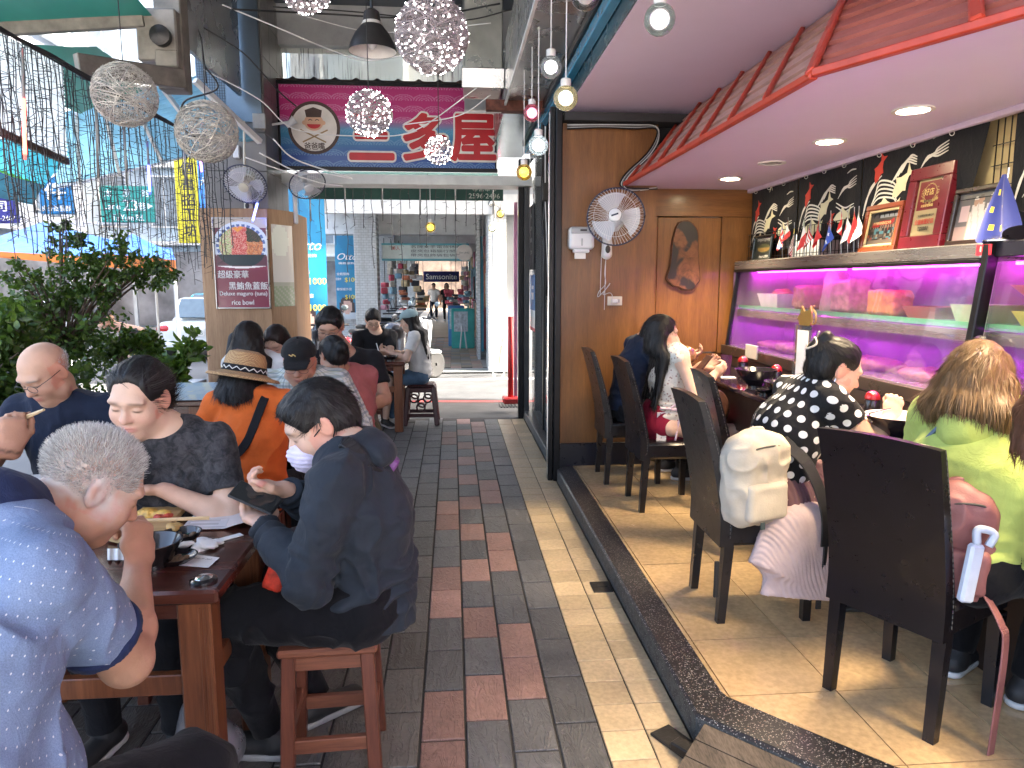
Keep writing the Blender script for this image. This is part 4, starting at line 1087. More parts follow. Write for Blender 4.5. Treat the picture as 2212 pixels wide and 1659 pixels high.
tp_=N(nt,'ShaderNodeBsdfTransparent');L(nt,st,tp_.inputs[0]);L(nt,b.outputs[0],ms.inputs[1]);L(nt,tp_.outputs[0],ms.inputs[2]);L(nt,ms.outputs[0],nt.nodes['Material Output'].inputs[0])
MB().span((-1.9,8.12,3.62),(0.46,8.13,4.02)).obj('pane',m,cw)
MB().span((-1.98,8.02,3.56),(-1.86,8.2,4.02),0.01).obj('jamb',M('beam_grey',(0.36,0.37,0.38),0.7),cw)
mb=MB();mb.grid(lambda u,v:(-1.88+2.36*u,7.99-0.16*v,3.635+0.03*v*0+0.022*max(0,math.sin(u*2*PI*11.0))**3),154,2)
tag(mb.obj('corrugated_roof_edge',M('rust_tin',(0.07,0.045,0.035),0.8,vs=15,var=0.4),smooth='all'),'dark corrugated roofing edge just above the pink and blue sign','roof edge')
tag(MB().span((-1.95,7.9,2.60),(0.88,8.25,2.70)).obj('lintel',M('white_paint',(0.62,0.64,0.64),0.5,dirt=0.2)),'white painted lintel under the pink and blue sign','lintel')
dx=thing('duct_box','crumpled stainless duct box hanging left of the shutter box','duct')
MB().span((0.12,6.35,3.22),(0.452,6.9,4.1),0.01).obj('casing',M('dull_zinc',(0.42,0.43,0.40),0.3,0.8,vs=3,var=0.3),dx)
MB().box((0.28,6.34,3.28),(0.36,0.12,0.16),Matrix.Rotation(0.3,3,'X'),0.006).obj('flange',stn,dx);MB().box((0.28,6.34,3.05),(0.32,0.05,0.10),Matrix.Rotation(-0.2,3,'X'),0.006).obj('flange',stn,dx)
leather=M('black_leather',(0.005,0.004,0.006),0.30,vs=9,var=0.3,bmp=0.35,bs=260,bd=0.0015,coat=0.15)
thread=M('seam_thread',(0.10,0.095,0.09),0.7)
def chair(label,x,y,face,loc_z=0.1):
 r=thing('dining_chair',label,'chair',(x,y,loc_z),-math.radians(face),group='black leather dining chairs')
 return r
def build_chair(r):
 W,D,zs=0.40,0.40,0.455
 MB().box((0,0.01,zs-0.055),(W,D,0.11),None,0.018).obj('seat',leather,r,True)
 def prof(t):
  return-D/2+0.01-0.16*max(0,t-0.15)**1.35,0.345+0.635*t
 def shell(u,v):
  t=v;y0,z0=prof(t);th=0.062-0.030*t
  a=u*2*PI
  cx=max(-1,min(1,math.cos(a)*1.5));sx=max(-1,min(1,math.sin(a)*1.5))
  w=W/2*(1-0.02*math.sin(PI*t))
  crown=-0.010*(cx*cx)*(1 if v>0.99 else 0)
  return(w*cx,y0+th/2*sx+0.012*(1-cx*cx)*0-0.010*cx*cx*0,z0+crown)
 mb=MB().grid(shell,32,14)
 top=[mb.v[14*33+i]for i in range(32)];ctr=(0,sum(p[1]for p in top)/32,top[0][2]+0.012)
 o=len(mb.v);mb.v.append(ctr)
 for i in range(32):mb.f.append((14*33+i,14*33+(i+1)%32,o));mb.m.append(0)
 bot=[i for i in range(32)];mb.f.append(tuple(reversed(bot)));mb.m.append(0)
 mb.obj('backrest',leather,r,50)
 for s in(-1,1):
  for back in(True,False):
   x=s*(W/2-0.022);y=(-D/2+0.022)if back else(D/2-0.02)
   MB().add([(x+dx*0.021*k,y+dy*0.021*k-(0.02 if back and z<0.1 else 0),z)for z,k in((0.345,1.0),(0.0,0.82))for dx,dy in((-1,-1),(1,-1),(1,1),(-1,1))],[(0,1,2,3),(7,6,5,4)]+[(i,4+i,4+(i+1)%4,(i+1)%4)for i in range(4)]).obj('leg',leather,r)
   st=MB();st.tube([(x-s*0+0.021*s,y-0.018 if back else y+0.018,0.34),(x+0.0175*s,y-0.034 if back else y+0.015,0.01)],0.0014,4);
  sm=MB()
  for k in range(34):
   t=0.06+0.93*k/34;y0,z0=prof(t);y1,z1=prof(t+0.017);th=0.062-0.03*t
   sm.tube([(s*(W/2+0.0006),y0+th*0.22,z0),(s*(W/2+0.0006),y1+th*0.22,z1)],0.0016,4)
  tag(sm.obj('seam',thread,r),kind='stuff')
 return r
c0=chair('black leather dining chair closest to the camera holding the pink bag',1.60,2.22,62.5);build_chair(c0)
chair_tab={c0 .name:kids(c0)}
def chair_copy(label,x,y,face):
 r=c0 .copy();COL.objects.link(r);r.location=(x,y,0.1);r.rotation_euler=(0,0,-math.radians(face));r['label']=label
 for k in chair_tab[c0 .name]:q=k.copy();COL.objects.link(q);q.parent=r
chair_copy('black leather dining chair with the cream backpack hung on it',1.335,2.985,91)
chair_copy('black leather dining chair under the woman in floral top and maroon skirt',1.385,4.475,90)
chair_copy('black leather dining chair against the teak wall',1.30,5.12,91)
chair_copy('empty black leather dining chair pushed in between the two women diners',1.66,3.70,96)
gloss=M('counter_gloss',(0.018,0.014,0.024),0.12,vs=4,var=0.3,coat=0.5)
ct=thing('bar_counter','long glossy black bar counter along the glass display case','counter')
MB().span((1.755,-0.5,0.865),(2.215,5.66,0.90),0.008).obj('counter_top',gloss,ct)
MB().span((1.80,-0.5,0.62),(1.83,5.66,0.864)).obj('apron',M('dark_wood',(0.03,0.018,0.012),0.45),ct)
MB().span((1.98,-0.5,0.095),(2.03,5.66,0.864)).obj('front_panel',M('counter_front',(0.045,0.028,0.02),0.5,vs=3,var=0.3),ct)
for k,(z0,z1)in enumerate(((0.902,0.978),(0.981,1.052))):MB().span((2.20-0.006*k,-0.5,z0),(2.24,5.66,z1),0.003).obj('upstand_board',M('brown_steel',(0.10,0.075,0.06),0.3,0.6,vs=2),ct)
stl=M('brushed_steel',(0.42,0.40,0.39),0.28,0.9,vs=2,var=0.15,stretch=(8,0.4,8),bmp=0.04)
frost=glass_mat('frosted_pane',(0.97,0.94,0.98),0.03,0.34,0.2,True)
lilac=M('case_lining',(0.20,0.12,0.24),0.35,vs=2)
led=lum('magenta_tube',(0.85,0.03,0.80),4.2);led2=lum('violet_tube',(0.65,0.04,0.85),5.0)
dc=thing('display_case','long refrigerated glass display case glowing magenta over the bar counter','display case')
Y0,Y1,YM=-0.4,5.62,2.90
MB().span((2.225,Y0,1.03),(2.72,Y1,1.056)).obj('tray',M('tray_steel',(0.5,0.46,0.5),0.25,0.7),dc)
MB().span((2.70,Y0,1.056),(2.74,Y1,1.66)).obj('back_lining',lilac,dc)
MB().span((2.29,Y0,1.66),(2.74,YM+0.02,1.725),0.004).obj('canopy',M('black_laminate',(0.012,0.012,0.02),0.3),dc)
MB().span((2.262,YM+0.02,1.655),(2.74,Y1,1.722),0.005).obj('top_rail',stl,dc)
MB().span((2.258,YM+0.02,1.635),(2.29,Y1,1.6545),0.003).obj('black_strip',blk,dc)
MB().span((2.26,Y1-0.02,1.056),(2.74,Y1,1.65)).obj('end_panel',lilac,dc)
def pane(y0,y1):
 a,b_=(2.226,1.058),(2.290,1.64)
 MB().prism([(a[0],y0,a[1]),(a[0],y1,a[1]),(b_[0],y1,b_[1]),(b_[0],y0,b_[1])],(0.006,0,0)).obj('pane',frost,dc)
pane(YM+0.03,Y1-0.03);pane(Y0,YM-0.05)
for y in(Y1-0.025,):MB().bar((2.222,y,1.05),(2.288,y,1.65),0.03,0.03,(0,1,0),0.004).obj('corner_post',blk,dc)
MB().bar((2.216,YM-0.01,1.05),(2.288,YM-0.01,1.72),0.055,0.04,(0,1,0),0.005).obj('corner_post',blk,dc)
gsh=M('green_shelf',(0.10,0.34,0.22),0.3,vs=3,trans=0.2)
MB().span((2.305,Y0,1.352),(2.66,Y1-0.03,1.372),0.003).obj('shelf',gsh,dc);MB().span((2.297,Y0,1.350),(2.304,Y1-0.03,1.378)).obj('shelf_edge',M('green_edge',(0.08,0.42,0.20),0.3),dc)
MB().span((2.292,Y0,1.29),(2.31,Y1-0.03,1.343)).obj('shelf_rail',stl,dc)
for(z,x,m)in((1.632,2.335,led),(1.328,2.36,led2)):
 for(ya,yb)in((YM+0.06,4.02),(4.1,Y1-0.3))if z>1.5 else((YM+0.05,4.0),(4.15,Y1-0.1)):MB().span((x-0.008,ya,z-0.007),(x+0.008,yb,z+0.007)).obj('light_tube',m,dc)
 MB().span((x-0.008,Y0,z-0.007),(x+0.008,YM-0.1,z+0.007)).obj('light_tube',m,dc)
MB().lathe([(0.0001,0.03),(0.045,0.028),(0.055,0.01),(0.05,0)],20,(2.205,2.79,1.28),Matrix.Rotation(-PI/2,3,'Y')).obj('door_knob',blk,dc,True)
def tub(y,x,z,w,d,hh,col,label,R=0.8,name='food_tub',cat='tub'):
 r=thing(name,label,cat);mm=M('tub_%d%d%d'%tuple(int(c*99)for c in col),col,0.4)
 a,b_=(w/2,d/2),(w/2*R,d/2*R);mb=MB()
 mb.add([(x+sx*b_[1],y+sy*b_[0],z)for sx,sy in((-1,-1),(1,-1),(1,1),(-1,1))]+[(x+sx*a[1],y+sy*a[0],z+hh)for sx,sy in((-1,-1),(1,-1),(1,1),(-1,1))]+[(x+sx*a[1]*.92,y+sy*a[0]*.92,z+hh)for sx,sy in((-1,-1),(1,-1),(1,1),(-1,1))]+[(x+sx*b_[1]*.92,y+sy*b_[0]*.92,z+.01)for sx,sy in((-1,-1),(1,-1),(1,1),(-1,1))],[(3,2,1,0)]+[(o+i,o+(i+1)%4,o+4+(i+1)%4,o+4+i)for o in(0,4,8)for i in range(4)]+[(12,13,14,15)])
 mb.obj('shell',mm,r);return r
def lump(y,x,z,sx,sy,sz,col,label,name,cat,seed=0):
 S=Sdf();rr=random.Random(seed)
 if sz>.13:S.box((x,y,z+sz*.5),(sx*.8,sy*.8,sz*.5),Matrix.Rotation(rr.uniform(-.3,.3),3,'Z'),.02)
 else:
  for k in range(7):S.ell((x+rr.uniform(-.4,.4)*sx,y+rr.uniform(-.55,.55)*sy,z+sz*rr.uniform(0.3,0.65)),(sx*.5,sy*.42,sz*.42),None,0.03)
 S.half((0,0,z),(0,0,-1))
 o=S.obj(name,M('lump_%d%d%d'%tuple(int(c*99)for c in col),col,0.5,vs=30,var=0.35,bmp=0.4,bs=90),None,0.012,1,lambda P,N_:0.008*vnoise(P,40));tag(o,label,cat);return o
zs_=1.373
tub(5.15,2.44,zs_,0.34,0.22,0.10,(0.7,0.66,0.7),'white plastic tub of prawns at the far end of the upper shelf');lump(5.10,2.44,zs_+0.06,.08,.12,.07,(0.5,0.16,0.08),'pile of pink prawns in the far white tub','prawn_pile','prawns',2)
lump(4.75,2.45,zs_,.10,.14,.16,(0.40,0.20,0.11),'brown paper wrapped bundle beside the far white tub','wrapped_bundle','bundle',3)
cg=tag(Sdf().cone((2.46,4.42,zs_+0.02),(2.46,4.42,zs_+0.20),0.095,0.075,k=0).obj('daikon_block',M('daikon',(0.55,0.45,0.30),0.5,vs=20,bmp=0.3),None,0.012,1,lambda P,N_:0.004*vnoise(P,50)),'tall pale vegetable roll standing on the upper shelf','vegetable')
lump(4.22,2.44,zs_,.10,.12,.20,(0.62,0.30,0.30),'tall pink meat block standing mid upper shelf','meat_block','meat',5)
lump(3.78,2.42,zs_,.09,.13,.14,(0.62,0.22,0.06),'orange salmon block in a clear tray on the upper shelf','salmon_block','salmon',6)
tub(3.42,2.44,zs_,0.26,0.20,0.06,(0.32,0.06,0.04),'low red lacquer tray on the upper shelf')
tub(3.08,2.44,zs_,0.22,0.2,0.08,(0.45,0.55,0.35),'pale green tray near the black corner post')
for(y,col,lb)in((2.72,(0.55,0.16,0.07),'flared orange bowl in the near display case'),):
 b_=thing('serving_bowl',lb,'bowl');MB().lathe([(0.05,0),(0.055,0.01),(0.16,0.10),(0.165,0.105),(0.15,0.10),(0.05,0.02),(0.0001,0.018)],28,(2.46,y,zs_+0.065)).obj('shell',M('orange_bowl',col,0.3),b_,True)
tub(2.62,2.44,zs_,0.34,0.24,0.062,(0.55,0.52,0.06),'lime yellow tray under the orange bowl in the near case')
for k,(y,c)in enumerate(((5.2,(.3,.12,.14)),(4.8,(.34,.18,.17)),(4.35,(.30,.09,.08)),(3.9,(.32,.16,.11)),(3.45,(.30,.11,.09)),(3.05,(.34,.2,.18)))):
 lump(y,2.44,1.057,.13,.22,.05+0.015*(k%2),c,'heap of %s fish cuts on the case tray %s'%(['pink','pale','red','salmon','coral','cream'][k],['by the teak wall','left of centre','at its centre','right of centre','behind the polka dot woman','by the black post'][k]),'fish_cut','fish',10+k)
gold=M('gold_leaf',(0.42,0.30,0.10),0.35,0.7)
ac=thing('acrylic_sign','clear acrylic sign stand topped by a gold lucky cat cutout','sign')
acg=glass_mat('acrylic',(0.96,0.98,0.97),0.0,0.12)
MB().box((2.10,4.12,1.10),(0.012,0.20,0.40),None,0.002).obj('panel',acg,ac);MB().box((2.092,4.10,1.12),(0.004,0.13,0.30)).obj('paper_card',M('paper',(0.78,0.76,0.74),0.8),ac)
MB().box((2.1,4.12,0.905),(0.12,0.22,0.01),None,0.002).obj('base',acg,ac)
cat_p=[(-.07,0),(.05,0),(.075,.03),(.07,.075),(.055,.12),(.03,.09),(-.02,.085),(-.05,.115),(-.065,.07),(-.10,.04),(-.08,.03)]
MB().prism([(2.09,4.08-px_,1.30+pz)for px_,pz in cat_p],(0.01,0,0)).obj('cat_cutout',gold,ac)
mb=MB().tube(curve([(2.095,4.01,1.31),(2.095,3.97,1.32),(2.095,3.965,1.37),(2.095,4.0,1.40),(2.095,3.99,1.42)]),0.006,6);mb.obj('cat_tail',gold,ac)
lacq=M('black_lacquer',(0.014,0.012,0.014),0.22,vs=6,coat=0.4);lacr=M('red_lacquer',(0.28,0.012,0.015),0.12,coat=0.6);whitec=M('white_china',(0.78,0.76,0.74),0.15)
def donburi(x,y,label,z=0.90,r=0.115,hh=0.085,inner=lacq,outer=lacq,flare=1.0):
 t=thing('rice_bowl',label,'bowl')
 MB().lathe([(0.045,0),(0.045,0.012),(0.055,0.016),(r*0.8,hh*0.6),(r*flare,hh)],28,(x,y,z)).obj('outside',outer,t,True)
 MB().lathe([(r*flare,hh),(r*flare-0.006,hh),(r*0.75,hh*0.6),(0.05,0.03),(0.0001,0.028)],28,(x,y,z)).obj('inside',inner,t,True);return t
donburi(1.90,4.30,'black flared ramen bowl at the far end of the bar',0.90,0.13,0.115);donburi(1.89,3.86,'black ramen bowl before the empty chair',0.90,0.125,0.095)
for(x,y,l)in((1.98,4.62,'small black sauce dish by the far ramen bowl'),(1.84,4.02,'flat black dish between the two ramen bowls')):donburi(x,y,l,0.90,0.06,0.022)
pb=donburi(1.87,2.80,'black bowl with white rim plate before the polka dot woman',0.90,0.135,0.10,whitec,lacq)
def shaker(x,y,label,ball=True):
 t=thing('condiment_jar',label,'jar',group='red topped condiment jars on the bar')
 MB().lathe([(0.0001,0),(0.036,0),(0.038,0.01),(0.036,0.075),(0.03,0.085)],20,(x,y,0.90)).obj('jar_body',lacq,t,True)
 MB().lathe([(0.038*math.cos(a*PI/16),0.085+0.042*math.sin(a*PI/16))for a in range(8)]+[(0.0001,0.127)],20,(x,y,0.90)).obj('lid',lacr,t,True)
shaker(2.10,4.98,'red topped black jar by the far wall end of the bar');shaker(2.10,4.44,'red topped black jar behind the far ramen bowl');shaker(2.06,3.30,'red topped jar just beyond the polka dot woman face');shaker(2.07,2.62,'red topped jar between the polka dot and lime green women')
t=thing('spoon','steel spoon held over the bowl by the polka dot woman','spoon');ss=M('spoon_steel',(0.6,0.6,0.6),0.15,1.0)
sp0=at(1925,882,Y=2.84);sp1=at(1878,893,Y=2.78)
MB().tube([sp0,sp0 .lerp(sp1,.7),sp1],[0.003,0.003,0.004],6).obj('handle',ss,t);MB().ball(sp1+Vector((-0.02,0.0,-0.006)),(0.026,0.02,0.006),12).obj('bowl',ss,t,'all')
for(x,y,rz,l)in((1.98,3.98,.3,'white paper napkin beside the ramen bowl before the empty chair'),(1.90,4.75,-.2,'folded white napkin by the long haired woman')):
 tag(MB().box((x,y,0.903),(0.10,0.07,0.005),rz).obj('paper_napkin',M('paper',(0.78,0.76,0.74),0.8)),l,'napkin')
tag(MB().lathe([(0.0001,0),(0.032,0),(0.040,0.14),(0.038,0.14),(0.03,0.006),(0.0001,0.006)],20,(1.95,4.92,0.90)).obj('water_glass',M('plum_plastic',(0.30,0.12,0.22),0.15,trans=0.6),None,True),'plum tinted plastic tumbler by the long haired woman','tumbler')
tag(MB().span((2.185,4.95,1.0),(2.197,5.15,1.10),0.002).obj('wall_socket',M('ivory',(0.62,0.58,0.48),0.4)),'white socket plate on the bar upstand by the teak wall','socket')
cx0=2.388
def drape(y,z):return cx0+0.010*math.sin(y*9.0)+0.006*math.sin(y*23+z*5)*(2.3-z)*3-0.02*max(0,2.05-z)
navy=cloth('black_noren',(0.011,0.012,0.016),0.95,300,0.3)
white_p=M('noren_white',(0.62,0.62,0.58),0.9);cream_p=M('noren_cream',(0.62,0.60,0.42),0.9);red_p=M('noren_red',(0.48,0.05,0.035),0.9)
def ribbon(mb,pts,w,y0,z0,s):
 P=curve([(p[0],p[1],0)for p in pts],5);n=len(P);L_=[];R_=[]
 for i,p in enumerate(P):
  t=(P[min(i+1,n-1)]-P[max(i-1,0)]);t=t.normalized()if t.length else Vector((1,0,0));nn_=Vector((-t.y,t.x,0));ww=w*(0.25+0.75*math.sin(PI*min(1,max(0,(i+0.5)/n)))**0.5)
  for sg,li in((1,L_),(-1,R_)):
   q=p+nn_*ww*sg;y,z=y0-q.x*s,z0+q.y*s;li.append((drape(y,z)-0.004,y,z))
 for i in range(n-1):mb.quad(L_[i],R_[i],R_[i+1],L_[i+1])
def fish(mb,cx_,cy,ln,ang,y0,z0,s):
 c_,s_=math.cos(ang),math.sin(ang);out=[]
 for(a,b_)in((0,0),(.15,.13),(.35,.19),(.42,.30),(.55,.17),(.78,.06),(1.0,.20),(.93,0),(1.0,-.17),(.78,-.06),(.6,-.12),(.45,-.24),(.36,-.14),(.15,-.11)):
  x,y=cx_+ln*(a*c_-b_*s_),cy+ln*(a*s_+b_*c_);yy,zz=y0-x*s,z0+y*s;out.append((drape(yy,zz)-0.006,yy,zz))
 mb.prism(out,(0.0015,0,0))
panels=[(5.64,4.86,1.80,'leftmost black curtain with white waves by the teak wall'),(4.845,4.07,1.83,'black curtain with white waves and red fish behind the little flags'),(4.062,3.10,1.88,'black curtain with white waves behind the award plaque'),(2.955,2.0,1.84,'black curtain at the right edge behind the blue star flag'),(1.98,1.0,1.84,'black curtain nearest the camera above the case')]
for(ya,yb,zb,lab)in panels:
 t=thing('noren_curtain',lab,'curtain',group='black wave print curtains over the display case')
 w_=ya-yb
 tap=0.10 if abs(ya-4.062)<.01 else 0.0
 MB().grid(lambda u,v:(drape(ya-w_*u,zb+(2.262-zb)*v),ya-w_*u*(1-tap*(1-v)),zb+(2.262-zb)*v+0.012*math.sin(u*7)*(1-v)),30,14).obj('cloth',navy,t,'all')
 s=0.78;z0=zb+0.02;wv=MB();fc=MB();fr=MB()
 for k in range(5):ribbon(wv,[(.03+.01*k,.02+.03*k),(.07+.012*k,.16+.02*k),(.16+.02*k,.26+.012*k)],.008,ya,z0,s)
 for k in range(5):ribbon(wv,[(.10+.02*k,.06+.028*k),(.22,.15+.03*k),(.36,.14+.026*k),(.40,.10+.02*k)],.0065,ya,z0,s)
 for k in range(4):ribbon(wv,[(.34+.03*k,.24+.02*k),(.46+.02*k,.36+.012*k),(.60,.33+.016*k)],.0065,ya,z0,s)
 for k in range(4):ribbon(wv,[(.64+.02*k,.28+.02*k),(.72+.02*k,.36),(.82,.345+.016*k),(.93,.36+.02*k)],.006,ya,z0,s)
 for k in range(2):ribbon(wv,[(.62,.25-.03*k),(.75,.20-.03*k),(.92,.215-.02*k)],.006,ya,z0,s)
 ribbon(wv,[(.76,.46),(.83,.475),(.91,.47)],.006,ya,z0,s)
 fish(fc,.36,.14,.26,.75,ya,z0,s);fish(fc,.18,.07,.26,.05,ya,z0,s);fish(fc,.60,.12,.28,.1,ya,z0,s)
 fish(fr,.17,.26,.21,1.15,ya,z0,s);fish(fr,.56,.03,.15,1.4,ya,z0,s)
 [tag(q,kind='stuff')for q in(wv.obj('wave_print',white_p,t),fc.obj('fish_print',cream_p,t),fr.obj('red_fish_print',red_p,t))]
 gd=MB();ribbon(gd,[(.44,.52),(.47,.57),(.49,.53)],.006,ya,z0,s);gd.obj('gold_print',cream_p,t)
 for k in range(3):MB().lathe([(0.012+0.002*math.cos(a),0.002*math.sin(a))for a in[i*PI/3 for i in range(7)]],12,(2.352,ya-w_*(0.2+0.3*k),2.25),Matrix.Rotation(PI/2,3,'X')).obj('curtain_ring',white_p,t)
rk=thing('wire_rack','black wire grid rack standing behind the row of small flags','rack')
for k in range(60):
 y=5.6-0.045*k
 if y>2.9:MB().bar((2.366,y,1.722),(2.366,y,1.93),0.004,0.004).obj('upright_wire',blk,rk)
for z in(1.75,1.84,1.93):MB().bar((2.364,5.62,z),(2.364,2.9,z),0.004,0.004).obj('cross_wire',blk,rk)
for k in range(3):
 z=1.98+0.09*k;MB().bar((2.43,3.12,z),(2.43,2.93,z),0.004,0.004).obj('cross_wire',blk,rk)
for k in range(5):MB().bar((2.43,3.1-0.04*k,1.9),(2.43,3.1-0.04*k,2.27),0.004,0.004).obj('upright_wire',blk,rk)
prt=M_attr('print',0.4,coat=0.1);flagm=M_attr('flag_cloth',0.7,sheen=0.2)
RD,WH,BL,GN,YL,NV=(0.55,0.015,0.02),(0.75,0.75,0.75),(0.02,0.07,0.42),(0.03,0.35,0.08),(0.75,0.6,0.05),(0.012,0.03,0.2)
def f_uk(u,v):
 x,y=u-.5,v-.5
 if abs(x)<.07 or abs(y)<.1:return RD
 if abs(x)<.12 or abs(y)<.17:return WH
 d=min(abs(x-y),abs(x+y))
 return RD if d<.05 else WH if d<.13 else BL
def f_us(u,v):return(WH if(int(u*22)+int(v*14))%3==0 else NV)if u<.42 and v>.46 else(RD if int(v*13)%2==0 else WH)
def f_my(u,v):return(YL if(u-.24)**2+((v-.74)*.7)**2<.012 else NV)if u<.5 and v>.46 else(RD if int(v*14)%2==0 else WH)
def f_it(u,v):return GN if u<.34 else WH if u<.67 else RD
def f_au(u,v):return f_uk(u*2,v*2-1)if u<.5 and v>.5 else WH if min((u-.75)**2+(v-.8)**2,(u-.75)**2+(v-.2)**2,(u-.9)**2+(v-.55)**2,(u-.6)**2+(v-.5)**2,(u-.25)**2+(v-.25)**2)<.003 else BL
def f_kr(u,v):
 x,y=u-.5,(v-.5)*.67
 if x*x+y*y<.028:return RD if y>0.03*math.sin(x*12)else BL
 if min(abs(abs(x)-.33),1)<.06 and abs(abs(y)-.2)<.06 and int(u*40)%2==0:return(0.02,0.02,0.02)
 return WH
def f_jp(u,v):return RD if(u-.5)**2+((v-.5)*.67)**2<.034 else WH
def f_dk(u,v):return WH if abs(u-.36)<.07 or abs(v-.5)<.1 else RD
def f_ca(u,v):return RD if u<.25 or u>.75 or(abs(u-.5)+abs(v-.5)<.2)else WH
def f_red(u,v):return YL if(u-.25)**2+(v-.72)**2<.012 else RD
fl=[(1690,480,f_uk,'union cross flag on a thin stick, first of the little flags',.9),(1703,470,f_ca,'red and white leaf flag beside the union cross flag',.8),(1716,480,f_my,'red striped flag with yellow moon on blue corner',1.15),(1738,470,f_it,'green white and red flag among the little flags',1.0),(1752,468,f_us,'red striped flag with starry blue corner',.95),(1770,462,f_red,'plain red flag behind the starry blue one',1.0),(1795,455,f_au,'blue flag with white stars and union corner',1.15),(1818,455,f_dk,'red flag with a white cross half hidden',.7),(1832,452,f_kr,'white flag with red and blue disc',.95),(1846,447,f_red,'red flag next to the wooden photo frame',.95),(1856,445,f_jp,'white flag with a red disc touching the wooden frame',.95)]
for i,(fx,fy,fn,lab,sz)in enumerate(fl):
 p=at(fx,fy,X=2.315);t=thing('table_flag',lab,'flag',group='little national flags on the display case')
 top=Vector((2.315,p.y,max(p.z,1.93)));base=Vector((2.33,p.y,1.724))
 MB().tube([base,top],0.0025,5).obj('stick',M('steel_stick',(0.5,0.5,0.5),0.3,0.9),t)
 MB().lathe([(0.0001,0),(0.022,0),(0.02,0.006),(0.0001,0.008)],14,tuple(base-Vector((0,0,0.002)))).obj('foot',blk,t)
 ho,fly=0.115*sz,0.165*sz;ph=rnd.random()*6;lx=rnd.uniform(-.5,-.2)
 dv=Vector((-0.25,-0.30-0.1*rnd.random(),-0.95)).normalized()
 def pos(u,v,top=top,dv=dv,ho=ho,fly=fly,ph=ph):
  h=Vector((-0.010,0.0,-1)).normalized()*(1-v)*ho*0.75+Vector((0,-1,0))*(1-v)*ho*0.12*u
  return top+h*(1-0.2*u)+dv*fly*u+Vector((0.012*math.sin(u*6+v*4+ph)*u,0.022*math.sin(v*3.2+u*3+ph)*u-0.5*(v-0.5)*ho*u,0))
 sheet('cloth',pos,26,22,fn,flagm,t)
eu0=at(2181,372,X=2.31);t=thing('table_flag','large dark blue flag with yellow stars on a chrome stand','flag',group='little national flags on the display case')
MB().tube([(2.315,eu0 .y+0.03,1.73),(2.305,eu0 .y,eu0 .z+0.02)],0.004,6).obj('stick',M('steel_stick',(0.5,0.5,0.5),0.3,0.9),t)
MB().lathe([(0.0001,0.025),(0.02,0.024),(0.06,0.006),(0.06,0),(0.0001,0)],24,(2.315,eu0 .y+0.03,1.726)).obj('stand',M('chrome',(0.75,0.75,0.76),0.15,1.0),t,True)
sheet('cloth',lambda u,v:Vector((2.298-.022*math.sin(u*10+v)*(1-v)-.01,eu0 .y+(.02+.22*(1-v))*(.55-u),eu0 .z-.008-.25*(1-v)-.035*math.sin(PI*u*1.5)*(1-v))),24,24,lambda u,v:YL if min((u-a)**2+(v-b_)**2 for a,b_ in((.3,.75),(.55,.7),(.22,.5),(.6,.48),(.3,.25),(.5,.2)))<.0022 else(0.015,0.03,0.22),flagm,t)
def frame(label,ya,yb,zt,fcol,ins,bw,lean,fn,nx,ny,depth=0.03,name='picture_frame',cat='picture'):
 t=thing(name,label,cat);z0=1.724;hgt=zt-z0
 o=Vector((2.316,ya,z0));ux=Vector((0,-1,0));uy=Vector((math.sin(lean),0,math.cos(lean)));w_=ya-yb;nz=ux.cross(uy)
 fm=M(name+label[:6],fcol,0.3,vs=12,coat=0.3)
 R_=Matrix((ux,uy,nz)).transposed()
 def bar(x0,x1,y0,y1,zz=0.0,dp=depth,m=fm,nm='frame_rail'):MB().box(o+ux*(x0+x1)/2+uy*(y0+y1)/2+nz*(-dp/2+zz),(x1-x0,y1-y0,dp),R_,0.004).obj(nm,m,t)
 bar(0,w_,0,bw);bar(0,w_,hgt-bw,hgt);bar(0,bw,bw+.0005,hgt-bw-.0005);bar(w_-bw,w_,bw+.0005,hgt-bw-.0005)
 if ins:
  b2=bw+ins;im=M('mount_'+label[:6],(0.62,0.5,0.27),0.4)
  for a in((bw,w_-bw,bw,b2),(bw,w_-bw,hgt-b2,hgt-bw),(bw,b2,b2,hgt-b2),(w_-b2,w_-bw,b2,hgt-b2)):bar(*a,-0.008,0.012,im,'mount_strip')
 else:b2=bw
 sheet('print',lambda u,v:o+ux*(b2+(w_-2*b2)*u)+uy*(b2+(hgt-2*b2)*v)+nz*(-0.018),nx,ny,(lambda u,v:tuple(x*.5 for x in fn(u,v))),prt,t)
 return t,o,ux,uy,nz,w_,hgt
rr=random.Random(4)
cells={}
def crowd(u,v):
 k=(int(u*16),int(v*12));c=cells.setdefault(k,rr.choice([(0.02,0.02,0.025),(0.05,0.05,0.06),(0.12,0.1,0.09),(0.4,0.08,0.05),(0.1,0.3,0.4),(0.3,0.25,0.2),(0.02,0.02,0.02)]))
 if v>.82:return(0.45,0.5,0.55)if u>.35 and v<.92 else(0.08,0.08,0.09)
 if.58<v-0.1*(u-.5)*1<.72 and u>.12 and u<.9:return(0.55,0.02,0.03)
 if.50<v<.58:return(0.42,0.28,0.22)if int(u*22)%2 else(0.03,0.03,0.03)
 if v<.12:return(0.22,0.18,0.15)
 return c if v<.58 else(0.1,0.09,0.08)
t,o,ux,uy,nz,w_,hg_=frame('brown wooden frame with a group photo of people under a red banner',3.965,3.63,1.985,(0.25,0.055,0.02),0.014,0.028,0.16,crowd,26,22)
text('熱烈慶祝商圈成立大會',o+ux*w_*.5+uy*hg_*.60+nz*-0.014,ux,uy,0.016,M('yellow_ink',(0.7,0.6,0.3),0.5),t,0.16)
